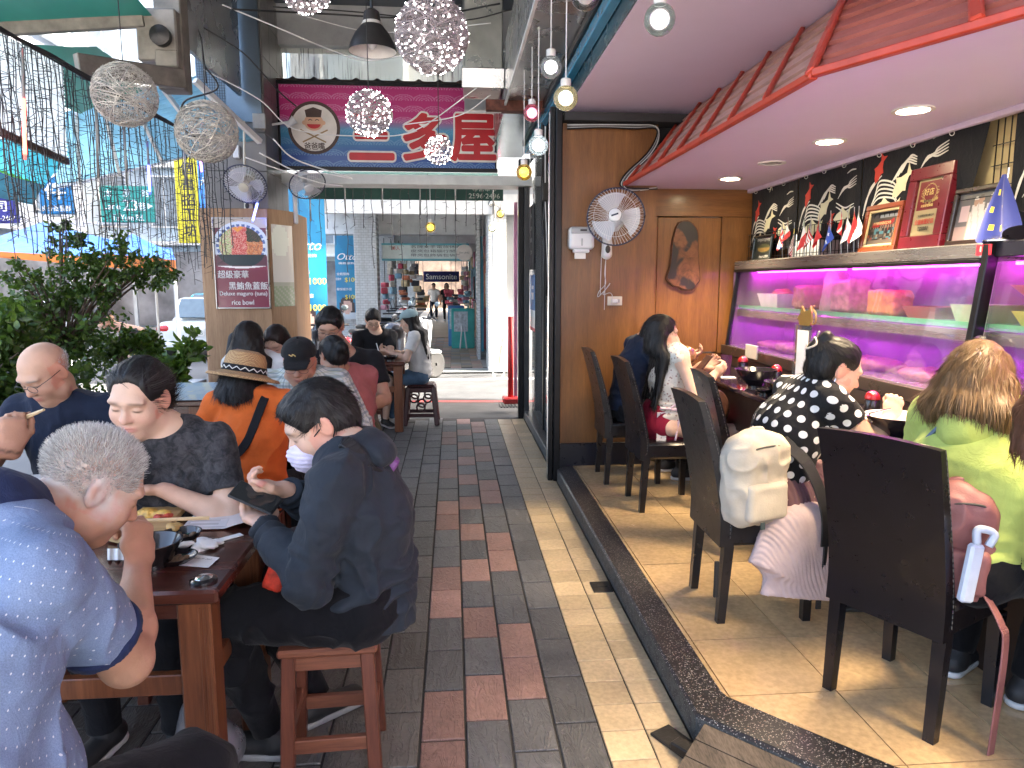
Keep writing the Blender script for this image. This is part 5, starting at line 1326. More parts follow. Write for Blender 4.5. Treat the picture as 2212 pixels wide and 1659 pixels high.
def award(u,v):
 if v>.47 and.06<u<.94 and v<.97:
  x,y=(u-.5)*.62,v-.76;r=math.hypot(x,y)
  if abs(r-.15)<.010 or(abs(r-.185)<.018 and y<.08 and int(math.atan2(y,x)*14)%2):return(0.62,0.45,0.16)
  if abs(v-.61-.10*(u-.5)**2*3)<.022 and abs(u-.5)<.32:return(0.66,0.5,0.14)
  return(0.27,0.012,0.025)
 return(0.62,0.50,0.27)
t,o,ux,uy,nz,w_,hg_=frame('tall maroon award plaque with gold laurel and red lettering',3.595,3.275,2.13,(0.13,0.010,0.018),0.0,0.062,0.12,award,30,52,0.045,'award_plaque','plaque')
gi,ri,bi=M('gold_ink',(0.66,0.5,0.18),0.4),M('red_ink',(0.45,0.02,0.02),0.5),M('black_ink',(0.03,0.03,0.03),0.5)
def aw(s,v,hh,m,w=None,b=0.02):text(s,o+ux*w_*.5+uy*(0.062+(hg_-.124)*v)+nz*-0.015,ux,uy,hh,m,t,w,b)
aw('好店',.77,.034,gi);aw('優質商店',.612,.012,bi,.06);aw('商業經營典範',.53,.014,gi,.09);aw('三多屋國際餐飲有限公司',.36,.011,bi,.13);aw('全國商圈好店',.25,.026,ri,.14,.04);aw('經濟部商業司',.15,.010,bi,.08);aw('全國商圈總會',.11,.010,bi,.08)
def chefs(u,v):
 for(cx_,w2,ht,c2)in((.47,.10,.83,WH),(.60,.12,.86,(0.55,0.57,0.62)),(.88,.13,.85,WH)):
  if(u-cx_)**2/.0045+(v-ht+.03)**2/.010<1:return(0.75,0.75,0.74)if v>ht-.0 and c2==WH else(0.05,0.04,0.04)if v>ht+0.02 else(0.45,0.27,0.2)
  if abs(u-cx_)<w2*(1.25-v*.4)and v<ht-.1:return(0.68,0.66,0.66)if int(u*30+v*6)%5 else(0.5,0.48,0.5)
 if u<.33:return(0.6,0.45,0.5)if.4<v<.75 and u>.1 else(0.42,0.3,0.3)if v<.3 else(0.12,0.12,0.14)
 return(0.10,0.11,0.12)if v>.6 else(0.45,0.40,0.36)
frame('dark framed photo of kitchen staff in white caps',3.235,2.955,1.985,(0.02,0.012,0.01),0.0,0.022,0.14,chefs,34,30)
t,o,ux,uy,nz,w_,hg_=frame('small dark slate board painted with a yellow fish',5.43,5.12,1.91,(0.02,0.025,0.022),0.0,0.012,0.1,lambda u,v:(0.42,0.27,0.08)if((u-.52)/.38)**2+((v-.48)/.17)**2<1 and v<.5 else(0.13,0.14,0.07)if((u-.52)/.38)**2+((v-.48)/.2)**2<1 else(0.03,0.04,0.038),26,22,0.02,'painted_board','board')
text('tsingtongtang',o+ux*w_*.5+uy*hg_*.82+nz*-0.014,ux,uy,0.03,M('chalk',(0.5,0.5,0.48),0.9),t,0.22,0,0,'C',0.3);text('hao chih',o+ux*w_*.6+uy*hg_*.15+nz*-0.014,ux,uy,0.025,M('chalk',(0.5,0.5,0.48),0.9),t,0.15,0,0,'C',0.3)
rs_=thing('red_sticker','small red and gold sticker on the steel rail under the staff photo','sticker');a=at(2127,531,X=2.262)
sheet('print',lambda u,v:(2.2595,a.y+0.045-0.09*u,1.668+0.045*v),12,6,lambda u,v:(0.6,0.5,0.4)if int(u*12)in(3,6,7)and 1<int(v*6)<5 else(0.42,0.015,0.03),prt,rs_)
whp=M('white_plastic',(0.68,0.70,0.72),0.3,vs=3,var=0.04);gryp=M('grey_plastic',(0.36,0.38,0.40),0.35);wire_w=M('white_wire',(0.74,0.74,0.74),0.35)
dsp=thing('towel_dispenser','white paper towel dispenser with grey top on the teak wall','dispenser');q=at(1255,515,Y=5.44)
S=Sdf();S.box((q.x,5.445,q.z),(0.098,0.055,0.085),None,0.03,0);S.obj('case',whp,dsp,0.006)
MB().box((q.x,5.392,q.z+0.055),(0.17,0.012,0.045),None,0.005).obj('top_panel',gryp,dsp);MB().box((q.x+.01,5.385,q.z+0.058),(0.05,0.004,0.013)).obj('window_slot',steel,dsp);MB().box((q.x,5.388,q.z-0.03),(0.012,0.005,0.055),None,0.002).obj('lever',gryp,dsp)
MB().box((q.x-0.005,5.41,q.z-0.096),(0.12,0.07,0.026),None,0.006).obj('mouth',whp,dsp);MB().box((q.x-0.015,5.385,q.z-0.125),(0.085,0.002,0.06)).obj('paper_towel',M('paper',(0.78,0.76,0.74),0.8),dsp)
def wall_fan(label,hub,axis,R_=0.20,base=None,cream=False,rim=blk,dense=56,upv=(0,0,1),group=None):
 t=thing('wall_fan',label,'fan',group='wall fans');ax=Vector(axis).normalized();u=Vector(upv).cross(ax).normalized();v=ax.cross(u);hub=Vector(hub)
 body=M('cream_plastic',(0.60,0.57,0.46),0.35)if cream else whp;Rm=Matrix((u,v,ax)).transposed()
 g1=MB();g2=MB()
 def P(r,a,d):return hub+(u*math.cos(a)+v*math.sin(a))*r+ax*d
 for k in range(dense):
  a=2*PI*k/dense;tw=0.25
  g1 .tube([P(0.05*R_/.2,a,0.062),P(R_*.45,a+tw*.4,0.066),P(R_*.8,a+tw*.8,0.045),P(R_*.985,a+tw,0.006)],0.0015,3,caps=False)
  if k%2==0:g2 .tube([P(0.06,a,-0.085),P(R_*.6,a,-0.075),P(R_*.985,a,-0.006)],0.0011,3,caps=False)
 for(r,d)in((0.053*R_/.2,0.063),(R_*.75,0.05)):g1 .tube([P(r,2*PI*i/40,d)for i in range(41)],0.0016,4)
 tag(g1 .obj('front_grille',wire_w,t,'all'),kind='stuff');tag(g2 .obj('rear_grille',wire_w,t,'all'),kind='stuff')
 MB().tube([P(R_,2*PI*i/48,0.0)for i in range(49)],0.0065,6).obj('rim',rim,t,'all')
 MB().lathe([(0.0001,0.074),(0.03,0.073),(0.045,0.067),(0.047,0.058)],24,hub,Rm).obj('hub_badge',body,t,True)
 MB().lathe([(0.0001,-0.19),(0.04,-0.185),(0.055,-0.15),(0.06,-0.09),(0.05,-0.08)],24,hub,Rm).obj('motor',body,t,True)
 for k in range(3):
  a0=2*PI*k/3
  def bl(uu,vv,a0=a0):r=0.03+(R_*.86-0.03)*uu;a=a0+(vv-.5)*(1.25 if uu>.2 else 0.9)-0.3*uu;return P(r,a,0.022*(vv-.5)*2)
  MB().grid(bl,6,6).obj('blade',M('fan_blade',(0.66,0.70,0.76),0.2,trans=0.25,var=0),t,'all')
 if base is not None:
  base=Vector(base);n_=Vector((0,-1,0))
  S=Sdf();S.cone(base+Vector((0,-0.03,-0.075)),base+Vector((0,-0.03,0.07)),0.042,0.036,k=0);S.obj('base',body,t,0.006)
  MB().ball(base+Vector((0,-0.072,-0.04)),(0.02,0.006,0.03),10).obj('dial',steel,t,'all')
  MB().tube(curve([base+Vector((0,-0.04,0.05)),base+Vector((0,-0.07,0.10)),hub-ax*0.16-v*0.05,hub-ax*0.12]),0.022,8).obj('arm',body,t,'all')
 return t,P,u,v,ax
fc_=at(1330,468,Y=5.16);t,P,u,v,ax=wall_fan('large white caged wall fan with navy rim on the teak wall',fc_,(-0.32,-1,0.12),0.205,at(1309,528,Y=5.5),rim=M('navy_rim',(0.012,0.018,0.05),0.3))
MB().box(P(0,0,0.0755),(0.052,0.012,0.002),Matrix((u,v,ax)).transposed()@Matrix.Rotation(0.3,3,'Z')).obj('badge_stripe',M('navy_rim',(0.012,0.018,0.05),0.3),t)
fb=at(1309,545,Y=5.47)
for(dx,ln,m)in((-0.035,0.33,wire_w),(0.0,0.44,wire_w)):MB().tube([fb+Vector((dx,0,0)),fb+Vector((dx-.005,0,-ln))],0.0022,5).obj('pull_cord',m,t);
MB().tube(curve([fb+Vector((0.005,0,0)),fb+Vector((-.008,0,-.15)),fb+Vector((.0,0,-.24)),fb+Vector((-.05,0,-.30)),fb+Vector((-.055,-.005,-.34)),fb+Vector((0.02,-.01,-.26)),fb+Vector((0.03,-.01,-.24)),fb+Vector((-.02,-.012,-.32)),fb+Vector((.03,-.01,-.31)),fb+Vector((.055,0,-.33)),fb+Vector((.055,0,-.40))],8),0.003,5).obj('power_cord',M('cord_grey',(0.5,0.5,0.5),0.4),t,'all')
so_=at(1328,650,Y=5.495);sk=thing('wall_socket','ivory double socket plate with a plugged cord on the teak wall','socket');iv=M('ivory',(0.62,0.58,0.48),0.4)
MB().box(so_,(0.115,0.012,0.07),None,0.003).obj('plate',iv,sk);MB().box(so_+Vector((-.005,-.014,0)),(0.05,0.02,0.03),None,0.005).obj('plug',whp,sk);MB().box(so_+Vector((.028,-.007,0)),(0.022,0.004,0.026)).obj('socket_face',gryp,sk)
ws=thing('wood_slice','dark live edge slice of burl wood hung on the recessed panel','wall decoration')
ol=[(-.02,.28),(.03,.275),(.075,.24),(.105,.18),(.11,.08),(.115,0),(.125,-.10),(.135,-.19),(.11,-.23),(.085,-.265),(.05,-.275),(.0,-.27),(-.04,-.25),(-.09,-.24),(-.135,-.20),(-.145,-.165),(-.125,-.10),(-.115,-.02),(-.11,.06),(-.10,.14),(-.085,.21),(-.06,.26)]
o3=[(p.x,p.y)for p in curve([(a,b_,0)for a,b_ in ol+[ol[0]]],3)][:-1]
bk=M('bark',(0.085,0.032,0.014),0.8,vs=30,var=0.5,bmp=0.8,bs=60)
c_=at(1478,553,Y=5.66);jit=[(a*(1+rnd.uniform(-.02,.02)),b_*(1+rnd.uniform(-.015,.015)))for a,b_ in o3]
MB().prism([(c_.x+a,5.645,c_.z+b_)for a,b_ in jit],(0,0.025,0)).obj('bark_edge',bk,ws)
m,nt,b=new_mat('burl');vv_=coords(nt);n_=noise_tex(nt,vv_,9,8,0.65,2.2);mk=noise_tex(nt,coords(nt,'Object',(1,1,0.7),(0,0,0),(0.35,0,0.2)),5.0,3,0.4,0.6)
L(nt,mixc(nt,ramp(nt,mk,[(0.50,(0,0,0)),(0.54,(1,1,1))]),ramp(nt,n_,[(0.3,(0.075,0.026,0.011)),(0.6,(0.19,0.075,0.03)),(0.8,(0.11,0.04,0.018))]),(0.018,0.014,0.014)),b.inputs['Base Color']);b.inputs['Roughness'].default_value=0.45;bump(nt,b,n_,0.3,0.006)
MB().prism([(c_.x+a*.93,5.640,c_.z+b_*.965)for a,b_ in o3],(0,0.01,0)).obj('slice_face',m,ws)
cb=thing('cable_bundle','black and grey cables clipped along the top of the teak wall and canopy','cables')
for k in range(6):
 pts=[at(1225,268+k*2,Y=5.47),at(1300,268+k*1.5,Y=5.46),at(1370,268+k*2,Y=5.46),at(1415,272+k,Y=5.45),at(1424-k*1.5,300,Y=5.45),at(1405-k*2,335,Y=5.44),at(1365-k*2.5,375,Y=5.44),at(1350-k*2,400,Y=5.45),at(1365,412-k,Y=5.46),at(1420,405+k*.6,Y=5.47)]
 MB().tube(curve(pts,5),0.008 if k%2 else 0.006,5).obj('cable',[blk,M('cord_grey',(0.5,0.5,0.5),0.4),blk,M('cord_dark',(0.10,0.10,0.10),0.4),M('cord_grey',(0.5,0.5,0.5),0.4),blk][k],cb,'all')
MB().span((0.84,5.40,2.742),(1.85,5.60,2.80)).obj('gap_shade',M('gap_shade',(0.03,0.03,0.033),0.8),cb)  # dark bar paints the shadow strip between teak wall top and ceiling
vb=thing('cable_bundle','tangle of black and white cables hanging beside the door posts','cables')
for k in range(9):
 pts=[at(1170+k*4,270+rnd.uniform(-10,10),Y=5.7),at(1172+k*3,330+rnd.uniform(-15,15),Y=5.75),at(1170+k*4,420+rnd.uniform(-20,20),Y=5.8),at(1176+k*2.5,520,Y=5.8),at(1180+k*2,620+20*rnd.random(),Y=5.8)]
 MB().tube(curve(pts,6),0.005+0.003*rnd.random(),5).obj('cable',[blk,blk,wire_w][k%3],vb,'all')
MB().box(at(1178,415,Y=5.78),(0.05,0.05,0.14),None,0.005).obj('junction_box',steel,vb)
wht=M('white_ink',(0.74,0.74,0.72),0.6)
ps=thing('menu_poster','lit poster of a tuna rice bowl on the column front','poster')
rb_=random.Random(9);pc={}
def bowl(u,v):
 if v<.47:
  if abs(v-.455-.03*(u-.5)**2*4)<.010:return(0.75,0.72,0.74)
  return(0.17,0.035,0.06)if v<.43 else(0.21,0.04,0.075)
 x,y=u-.5,(v-.70)*1.7
 d=math.hypot(x,y*1.15)
 if v<.60 and abs(x)<.47:return(0.02,0.035,0.045)if d<.49 else(0.10,0.04,0.06)
 if d>.47:return(0.55,0.62,0.75)if d<.53 else(0.45,0.40,0.36)if v>.9 else(0.15,0.05,0.08)
 if d>.42:return(0.09,0.14,0.33)if int(math.atan2(y,x)*12)%3 else(0.6,0.65,0.72)
 if v>.84 and abs(v-.87+.5*abs(u-.45)*(-1))<.02 and.25<u<.62:return(0.7,0.28,0.05)
 k=(int(u*70+1.5*math.sin(v*60)),int(v*110+1.5*math.sin(u*50)));c=pc.get(k)
 if c is None:
  if u<.32:ch=[(0.45,0.5,0.25),(0.55,0.55,0.35),(0.3,0.35,0.15),(.5,.25,.2)]
  elif u<.62:ch=[(0.55,0.10,0.09),(0.62,0.20,0.17),(0.45,0.05,0.05),(0.65,0.32,0.26)]
  elif v>.74:ch=[(0.02,0.03,0.02),(0.04,0.05,0.03),(0.08,0.05,0.04)]
  else:ch=[(0.6,0.22,0.08),(0.5,0.14,0.06),(0.62,0.3,0.16),(0.3,0.12,0.08)]
  c=pc[k]=rb_.choice(ch)
 return c
pm=M_attr('backlit_print',0.25,coat=0.4,emit=0.03)
x0,x1,z0,z1=-2.285,-1.79,1.315,2.165
sheet('print',lambda u,v:(x0+(x1-x0)*u,7.192,z0+(z1-z0)*v),110,180,bowl,pm,ps)
alu=M('silver_frame',(0.55,0.54,0.52),0.3,0.8)
for a,b_ in(((x0-.012,7.17,z0-.012),(x0,7.198,z1+.012)),((x1,7.17,z0-.012),(x1+.012,7.198,z1+.012)),((x0,7.171,z0-.012),(x1,7.198,z0)),((x0,7.171,z1),(x1,7.198,z1+.012))):MB().span(a,b_,.003).obj('frame_rail',alu,ps)
tx=lambda s,cx,z,h,w,al='C':text(s,(cx,7.190,z),(1,0,0),(0,0,1),h,wht,ps,w,0.03,0,al)
tx('超級豪華',x0+.16,1.635,.075,.29);tx('黑鮪魚蓋飯',x0+.30,1.525,.075,.37);tx('Deluxe maguro (tuna)',x0+.25,1.445,.052,.45);tx('rice bowl',x0+.24,1.365,.048,.21)
ps2=thing('menu_poster','narrow lit poster on the angled side of the column boxing','poster')
aa,bb=Vector((-1.755,7.222,0)),Vector((-1.612,7.476,0));off_=Vector((0.87,-0.49,0))*0.004
sheet('print',lambda u,v:aa.lerp(bb,u)+off_+Vector((0,0,1.32+.80*v)),12,40,lambda u,v:(0.5,0.52,0.46)if v>.62 and math.hypot(u-.4,(v-.8)*2)<.4 else(0.16,0.20,0.12)if v<.25 and int(u*12+v*40)%3 else(0.42,0.40,0.38)if v>.3 else(0.24,0.25,0.2),pm,ps2)
sg=thing('shop_sign','large pink and blue wave patterned sign board with red lettering','sign')
sx0,sx1,sz0,sz1=-1.765,0.47,2.765,3.585;SY=7.86
def sea(u,v):
 base=np.array((0.46,0.008,0.165));mid=np.array((0.045,0.27,0.48));dk_=np.array((0.006,0.06,0.29))
 t=v
 c=base if t>.62 else base+(mid-base)*((.62-t)/.16)if t>.46 else mid+(dk_-mid)*((.46-t)/.3)if t>.16 else dk_
 X,Z=u*10.5,v*7.2;best=None
 for r in(math.floor(Z)+1,math.floor(Z),math.floor(Z)-1):
  o=0.5*(r%2);cx_=math.floor(X-o+.5)+o;d=math.hypot(X-cx_,(Z-r)*1.0)
  if Z>=r and d<0.56:best=d
 if best is not None:
  k=best/0.56
  if abs(k-.93)<.07 or abs(k-.68)<.06 or abs(k-.42)<.06 or abs(k-.2)<.05:c=c*0.55+np.array((0.62,0.30,0.50)if t>.5 else(0.16,0.34,0.56))*0.45
 return tuple(c)
sheet('print',lambda u,v:(sx0+(sx1-sx0)*u,SY,sz0+(sz1-sz0)*v),300,130,sea,M_attr('sign_print',0.35,coat=0.2),sg)
MB().span((sx0-.02,SY+.004,sz0-.02),(sx1+.02,SY+.12,sz1+.02)).obj('cabinet',blk,sg)
for a,b_ in(((sx0-.03,SY-.02,sz1),(sx1+.03,SY+.02,sz1+.035)),((sx0-.03,SY-.02,sz0-.04),(sx1+.03,SY+.02,sz0)),((sx0-.03,SY-.02,sz0),(sx0,SY+.02,sz1))):MB().span(a,b_,.003).obj('frame_rail',blk,sg)
rdi=M('sign_red',(0.50,0.006,0.015),0.4);bri=M('sign_brown',(0.045,0.018,0.012),0.5);crm=M('sign_white',(0.75,0.72,0.68),0.5);fac=M('sign_face',(0.68,0.42,0.28),0.5)
for(ch,cx_,w_)in(('三',-.83,.44),('多',-.27,.44),('屋',.24,.46)):
 for k in range(16):text(ch,(cx_+.036*math.cos(k*PI/8),SY-.003-.0003*k,3.08+.036*math.sin(k*PI/8)),(1,0,0),(0,0,1),.46,crm,sg,w_)
 for k in range(10):text(ch,(cx_+.017*math.cos(k*PI/5),SY-.009-.0003*k,3.08+.017*math.sin(k*PI/5)),(1,0,0),(0,0,1),.46,rdi,sg,w_)
def disc(cx_,z,rx,rz,y,m,n=36,nm='emblem'):MB().prism([(cx_+rx*math.cos(2*PI*i/n),y,z+rz*math.sin(2*PI*i/n))for i in range(n)],(0,.002,0)).obj(nm,m,sg)
ex,ez=-1.42,3.155
disc(ex,ez,.268,.268,SY-.004,bri);disc(ex,ez,.235,.235,SY-.007,crm)
disc(ex-.0,ez+.055,.098,.085,SY-.011,fac);disc(ex-.098,ez+.05,.022,.022,SY-.010,fac);disc(ex+.098,ez+.05,.022,.022,SY-.010,fac)
MB().prism([(ex-.075,SY-.013,ez+.105),(ex+.075,SY-.013,ez+.105),(ex+.088,SY-.013,ez+.175),(ex+.0,SY-.013,ez+.205),(ex-.088,SY-.013,ez+.175)],(0,.002,0)).obj('emblem',bri,sg)
MB().prism([(ex+.07*math.cos(PI+PI*i/12),SY-.013,ez+.035+.045*math.sin(PI+PI*i/12))for i in range(13)],(0,.002,0)).obj('emblem',rdi,sg)
for s in(-1,1):
 MB().bar((ex+s*.14,SY-.009,ez-.02),(ex-s*.12,SY-.009,ez-.145),.014,.003,(0,1,0)).obj('emblem',M('sign_gold',(0.30,0.20,0.09),0.5),sg)
 MB().tube(curve([(ex+s*.055,SY-.014,ez+.072),(ex+s*.035,SY-.014,ez+.083),(ex+s*.015,SY-.014,ez+.072)]),.004,4).obj('emblem',bri,sg)
text('爸爸嘴',(ex,SY-.010,ez-.185),(1,0,0),(0,0,1),.072,bri,sg,.21,.03)
gv=thing('awning_valance','dark green awning valance with a phone number over the lane','awning')
MB().span((-1.62,8.45,2.50),(0.60,8.48,2.69)).obj('valance',M('green_canvas',(0.015,0.07,0.055),0.7,vs=4),gv)
MB().prism([(-1.62,8.47,2.68),(0.60,8.47,2.68),(0.60,9.5,2.95),(-1.62,9.5,2.95)],(0,0,.015)).obj('canopy',M('green_canvas',(0.015,0.07,0.055),0.7,vs=4),gv)
text('專營傘布',(.38,8.447,2.63),(1,0,0),(0,0,1),.055,M('sign_pale',(0.5,0.55,0.5),0.6),gv,.28);text('2596·2496',(.38,8.447,2.55),(1,0,0),(0,0,1),.055,M('sign_pale',(0.5,0.55,0.5),0.6),gv,.36)
wblk=M('black_wire',(0.014,0.014,0.015),0.5,var=0)
ledw=lum('fairy_led',(1.0,0.95,0.85),6.0)
def strand(par,p,ln,seed,r=0.0042,tw=1.0,lean=0.0):
 rr=random.Random(seed);mb=MB();n=max(4,int(ln/0.09));x=y=0.0;pts=[Vector(p)]
 for i in range(n):
  x=x*0.8+rr.uniform(-.010,.010);y=y*0.8+rr.uniform(-.010,.010);pts.append(Vector((p[0]+x,p[1]+y+lean*i/n,p[2]-ln*(i+1)/n)))
 mb.tube(pts,r,4,caps=False)
 for i in range(1,len(pts)):
  for q in range(2 if tw>=1 else 1):
   b_=pts[i-1].lerp(pts[i],rr.random());a=rr.uniform(0,2*PI);l=rr.uniform(.05,.10)*tw
   mb.tube([b_,b_+Vector((math.cos(a)*l*.8,math.sin(a)*l,rr.uniform(-.045,.015)))],[r*.75,r*.5],3,caps=False)
 mb.obj('light_strand',wblk,par,'all')
lc=thing('light_curtain','dense curtain of unlit black icicle lights along the street side','light curtain')
bundle=MB();
for k in range(7):
 bundle.tube(curve([at(-60+rnd.uniform(-5,5),28+rnd.uniform(-8,8),X=-2.3),at(0,62+rnd.uniform(-6,6),X=-2.3),at(120,128+rnd.uniform(-6,6),X=-2.3),at(240,196+rnd.uniform(-6,6),X=-2.3),at(340,252+rnd.uniform(-5,5),X=-2.3),at(432,302+rnd.uniform(-4,4),X=-2.3)],6),.006,5)
tag(bundle.obj('cable_run',wblk,lc,'all'),kind='stuff')
for k in range(80):
 f_=k/79;px_=-25+(470)*f_;py=62+(px_)*0.5625
 p=at(px_+rnd.uniform(-3,3),py,X=-2.3-0.04*(k%2));bt=470+40*math.sin(k*.9)+(rnd.random()*60);
 if 170<px_<330:bt+=40
 if px_>330:bt+=70
 b_=at(px_,bt,X=-2.3)
 strand(lc,p,p.z-b_.z,k,.0021+.0012*rnd.random(),.8+.5*rnd.random())
lc2=thing('light_curtain','second curtain of black icicle lights hanging by the column corner','light curtain')
for k in range(12):
 px_=395+k*8.5;Yk=6.9;p=at(px_,330+rnd.uniform(-15,15),Y=Yk-(k%3)*.06);b_=at(px_,520+rnd.uniform(0,70),Y=Yk);strand(lc2,p,p.z-b_.z,200+k,0.0038,0.9)
lc3=thing('light_curtain','sparse grey icicle light curtain across the arcade mouth over the lane','light curtain')
wgry=M('grey_wire',(0.16,0.15,0.14),0.5,var=0)
for k in range(22):
 px_=645+k*20+rnd.uniform(-3,3);p=at(px_,383+8*math.sin(k*.8),Y=8.3);b_=at(px_,440+45*(k%3)+rnd.uniform(0,60),Y=8.3);strand(lc3,p,p.z-b_.z,300+k,0.0040,0.8)
 if k%4==1:MB().tube([p,Vector((p.x,p.y,p.z-0.45))],0.009,6).obj('tube_light',M('clear_tube',(0.5,0.5,0.48),0.2,trans=0.5),lc3,'all')
MB().tube(curve([at(640,375,Y=8.3),at(720,395,Y=8.3),at(800,388,Y=8.3),at(900,402,Y=8.3),at(1000,398,Y=8.3),at(1100,382,Y=8.3)],6),.006,5).obj('cable_run',wgry,lc3,'all')
for i,(px_,ya,yb,c,lb)in enumerate(((48,105,345,(0.85,0.05,0.03),'red glowing meteor tube light by the translucent panel'),(206,190,385,None,'long unlit clear meteor tube light'),(268,270,400,None,'unlit clear meteor tube beneath the left wire ball'),(318,305,420,(0.05,0.05,0.9),'blue glowing meteor tube light'),(396,300,400,None,'clear meteor tube left of the yellow sign'),(430,320,372,(0.45,0.1,0.7),'purple glowing meteor tube light'),(527,425,452,(0.1,0.15,0.9),'slanted blue glowing tube by the column fan'))):
 a,b_=at(px_,ya,X=-2.2)if px_<440 else at(565,405,Y=7.0),at(px_+6,yb,X=-2.2)if px_<440 else at(545,480,Y=7.0)
 t=thing('meteor_light',lb,'light tube',group='hanging meteor light tubes')
 MB().tube([a,b_],.008,8).obj('tube',M('clear_tube',(0.5,0.5,0.48),0.2,trans=0.5),t,'all')
 if c:MB().tube([a.lerp(b_,.45),a.lerp(b_,.95)],.009,8).obj('lit_core',lum('meteor_%d'%i,c,2.5),t,'all')
def wire_ball(label,c,R_,lit,n=16,seed=0,col=None):
 t=thing('wire_ball',label,'light ball',group='hanging wire ball lights');rr=random.Random(seed);c=Vector(c)
 m=M('rattan_wire_'+('lit' if lit else 'grey'),(0.30,0.26,0.27)if lit else(0.50,0.48,0.43),0.5,vs=30,var=0.4)
 shell=MB()
 for k in range(n):
  ax_=Vector((rr.gauss(0,.35),rr.gauss(0,.35),1)).normalized()if k%3 else Vector((rr.gauss(0,1),rr.gauss(0,1),rr.gauss(0,1))).normalized()
  u=ax_.orthogonal().normalized();v=ax_.cross(u);h=rr.uniform(-.92,.92)if k%3 else rr.uniform(-.3,.3);r=math.sqrt(1-h*h)*R_
  shell.tube([c+ax_*h*R_+(u*math.cos(a)+v*math.sin(a))*r*(1+.02*math.sin(3*a+k))for a in[2*PI*i/28 for i in range(29)]],.0030*R_/.17,4,caps=False)
 for k in range(n*65):
  d=Vector((rr.gauss(0,1),rr.gauss(0,1),rr.gauss(0,1))).normalized();e=Vector((rr.gauss(0,1),rr.gauss(0,1),rr.gauss(0,1))).normalized();e=(e-d*e.dot(d)).normalized()
  a=rr.uniform(.15,.4);shell.tube([c+d*R_*rr.uniform(.93,1.0),c+(d+e*a*.5+d*rr.uniform(-.03,.03)).normalized()*R_,c+(d+e*a).normalized()*R_*rr.uniform(.95,1.04)],.0016*R_/.17,3,caps=False)
 tag(shell.obj('wire_shell',m,t,'all'),kind='stuff')
 leds=MB()
 for k in range(int(n*12)):
  d=Vector((rr.gauss(0,1),rr.gauss(0,1),rr.gauss(0,1))).normalized();leds.ball(c+d*R_*rr.uniform(.98,1.06),.0030 if lit else.0026,4)
 tag(leds.obj('led_dots',lum('ball_led',(1.0,0.93,0.92),3.0)if lit else M('dull_led',(0.5,0.5,0.46),0.2),t,'all'),kind='stuff')
 MB().tube([c+Vector((0,0,R_*.97)),c+Vector((0,0,R_+(.5 if lit else.35)))],.003,5).obj('hanging_cord',wblk,t)
 return t
wire_ball('largest wire ball covered in lit fairy lights beside the pendant lamp',at(933,75,Y=3.3),.158,True,22,1)
wire_ball('lit wire ball hanging before the pink and blue sign emblem',at(797,245,Y=4.6),.135,True,18,2)
wire_ball('smallest lit wire ball hanging low before the sign lettering',at(948,325,Y=5.2),.095,True,14,3)
wire_ball('unlit grey wire ball under the steel cross beam',at(270,205,Y=4.2),.163,False,22,4)
wire_ball('unlit grey wire ball in front of the yellow vertical sign',at(447,285,Y=4.4),.170,False,22,5)
wire_ball('wire ball cut by the top edge of the picture',at(660,-32,Y=3.6),.12,True,14,6)
gls=glass_mat('globe_glass',(0.97,0.97,0.97),0.0,0.08,1.0)
def bulb(label,px_,py,d,lit,X=0.52,ztop=3.03,s=None):
 p=at(px_,py,X=X);t=thing('globe_bulb',label,'bulb',group='globe bulbs hanging along the shutter box');r=d/2 if s is None else s
 MB().ball(p,r,18).obj('globe',gls,t,'all')
 MB().ball(p,r*.58,14).obj('inner_bulb',lum('bulb_%s'%label[:9],lit[0],lit[1])if lit else M('opal_bulb',(0.72,0.74,0.72),0.3),t,'all')
 MB().lathe([(r*.40,r*.88),(r*.42,r*1.05),(r*.42,r*1.45),(r*.2,r*1.55),(.0001,r*1.55)],16,p).obj('cap',M('bulb_cap',(0.62,0.62,0.60),0.3),t,True)
 MB().tube([p+Vector((0,0,r*1.5)),Vector((p.x,p.y,max(ztop,p.z+.3)))],.003,5).obj('cord',wire_w,t)
bulb('clear bulb cut off by the top of the picture',1265,-10,.12,None,.555)
bulb('large clear globe bulb against the pink ceiling',1425,42,.115,((0.85,0.9,0.82),.6),.77,2.84)
bulb('clear white globe bulb above the warm one',1190,145,.115,((0.9,0.9,0.9),.5));bulb('warm cream lit globe bulb',1222,212,.12,((1,0.78,0.38),1.2),.56)
bulb('pink lit globe bulb',1149,244,.11,((0.95,0.12,0.2),.9));bulb('bluish white lit globe bulb',1163,314,.12,((0.85,0.95,1),2.5));bulb('yellow lit globe bulb nearest the door posts',1132,372,.115,((1,0.52,0.02),1.2))
for(px_,py,X_,c,lb)in((1075,423,.66,(0.95,.1,.2),'tiny pink bulb over the lane'),(1081,462,.62,(1,.6,.02),'tiny yellow bulb over the lane by the white column'),(1062,440,.60,None,'tiny clear bulb beside the tiny pink one'),(1063,493,.56,(.9,.85,.4),'tiny cream bulb low by the white column'),(930,491,-.22,(1,.6,.02),'tiny yellow bulb hanging mid lane'),(979,505,.07,None,'tiny clear bulb hanging mid lane')):
 bulb(lb,px_,py,.11,(c,1.2)if c else None,X_,2.6)
pl=thing('pendant_lamp','dark enamel pendant lamp with white inside hanging left of the big ball','lamp');p=at(805,112,Y=5.5)
MB().lathe([(.172,0),(.160,.05),(.125,.12),(.075,.18),(.065,.20),(.055,.27),(.03,.29),(.0001,.29)],32,p).obj('shade',M('dark_enamel',(0.028,0.026,0.026),0.45,vs=6,var=.3),pl,True)
MB().lathe([(.170,.002),(.155,.05),(.12,.118),(.07,.17),(.0001,.175)],32,p).obj('reflector',M('white_enamel',(0.72,0.70,0.66),0.3,dirt=.3),pl,True)
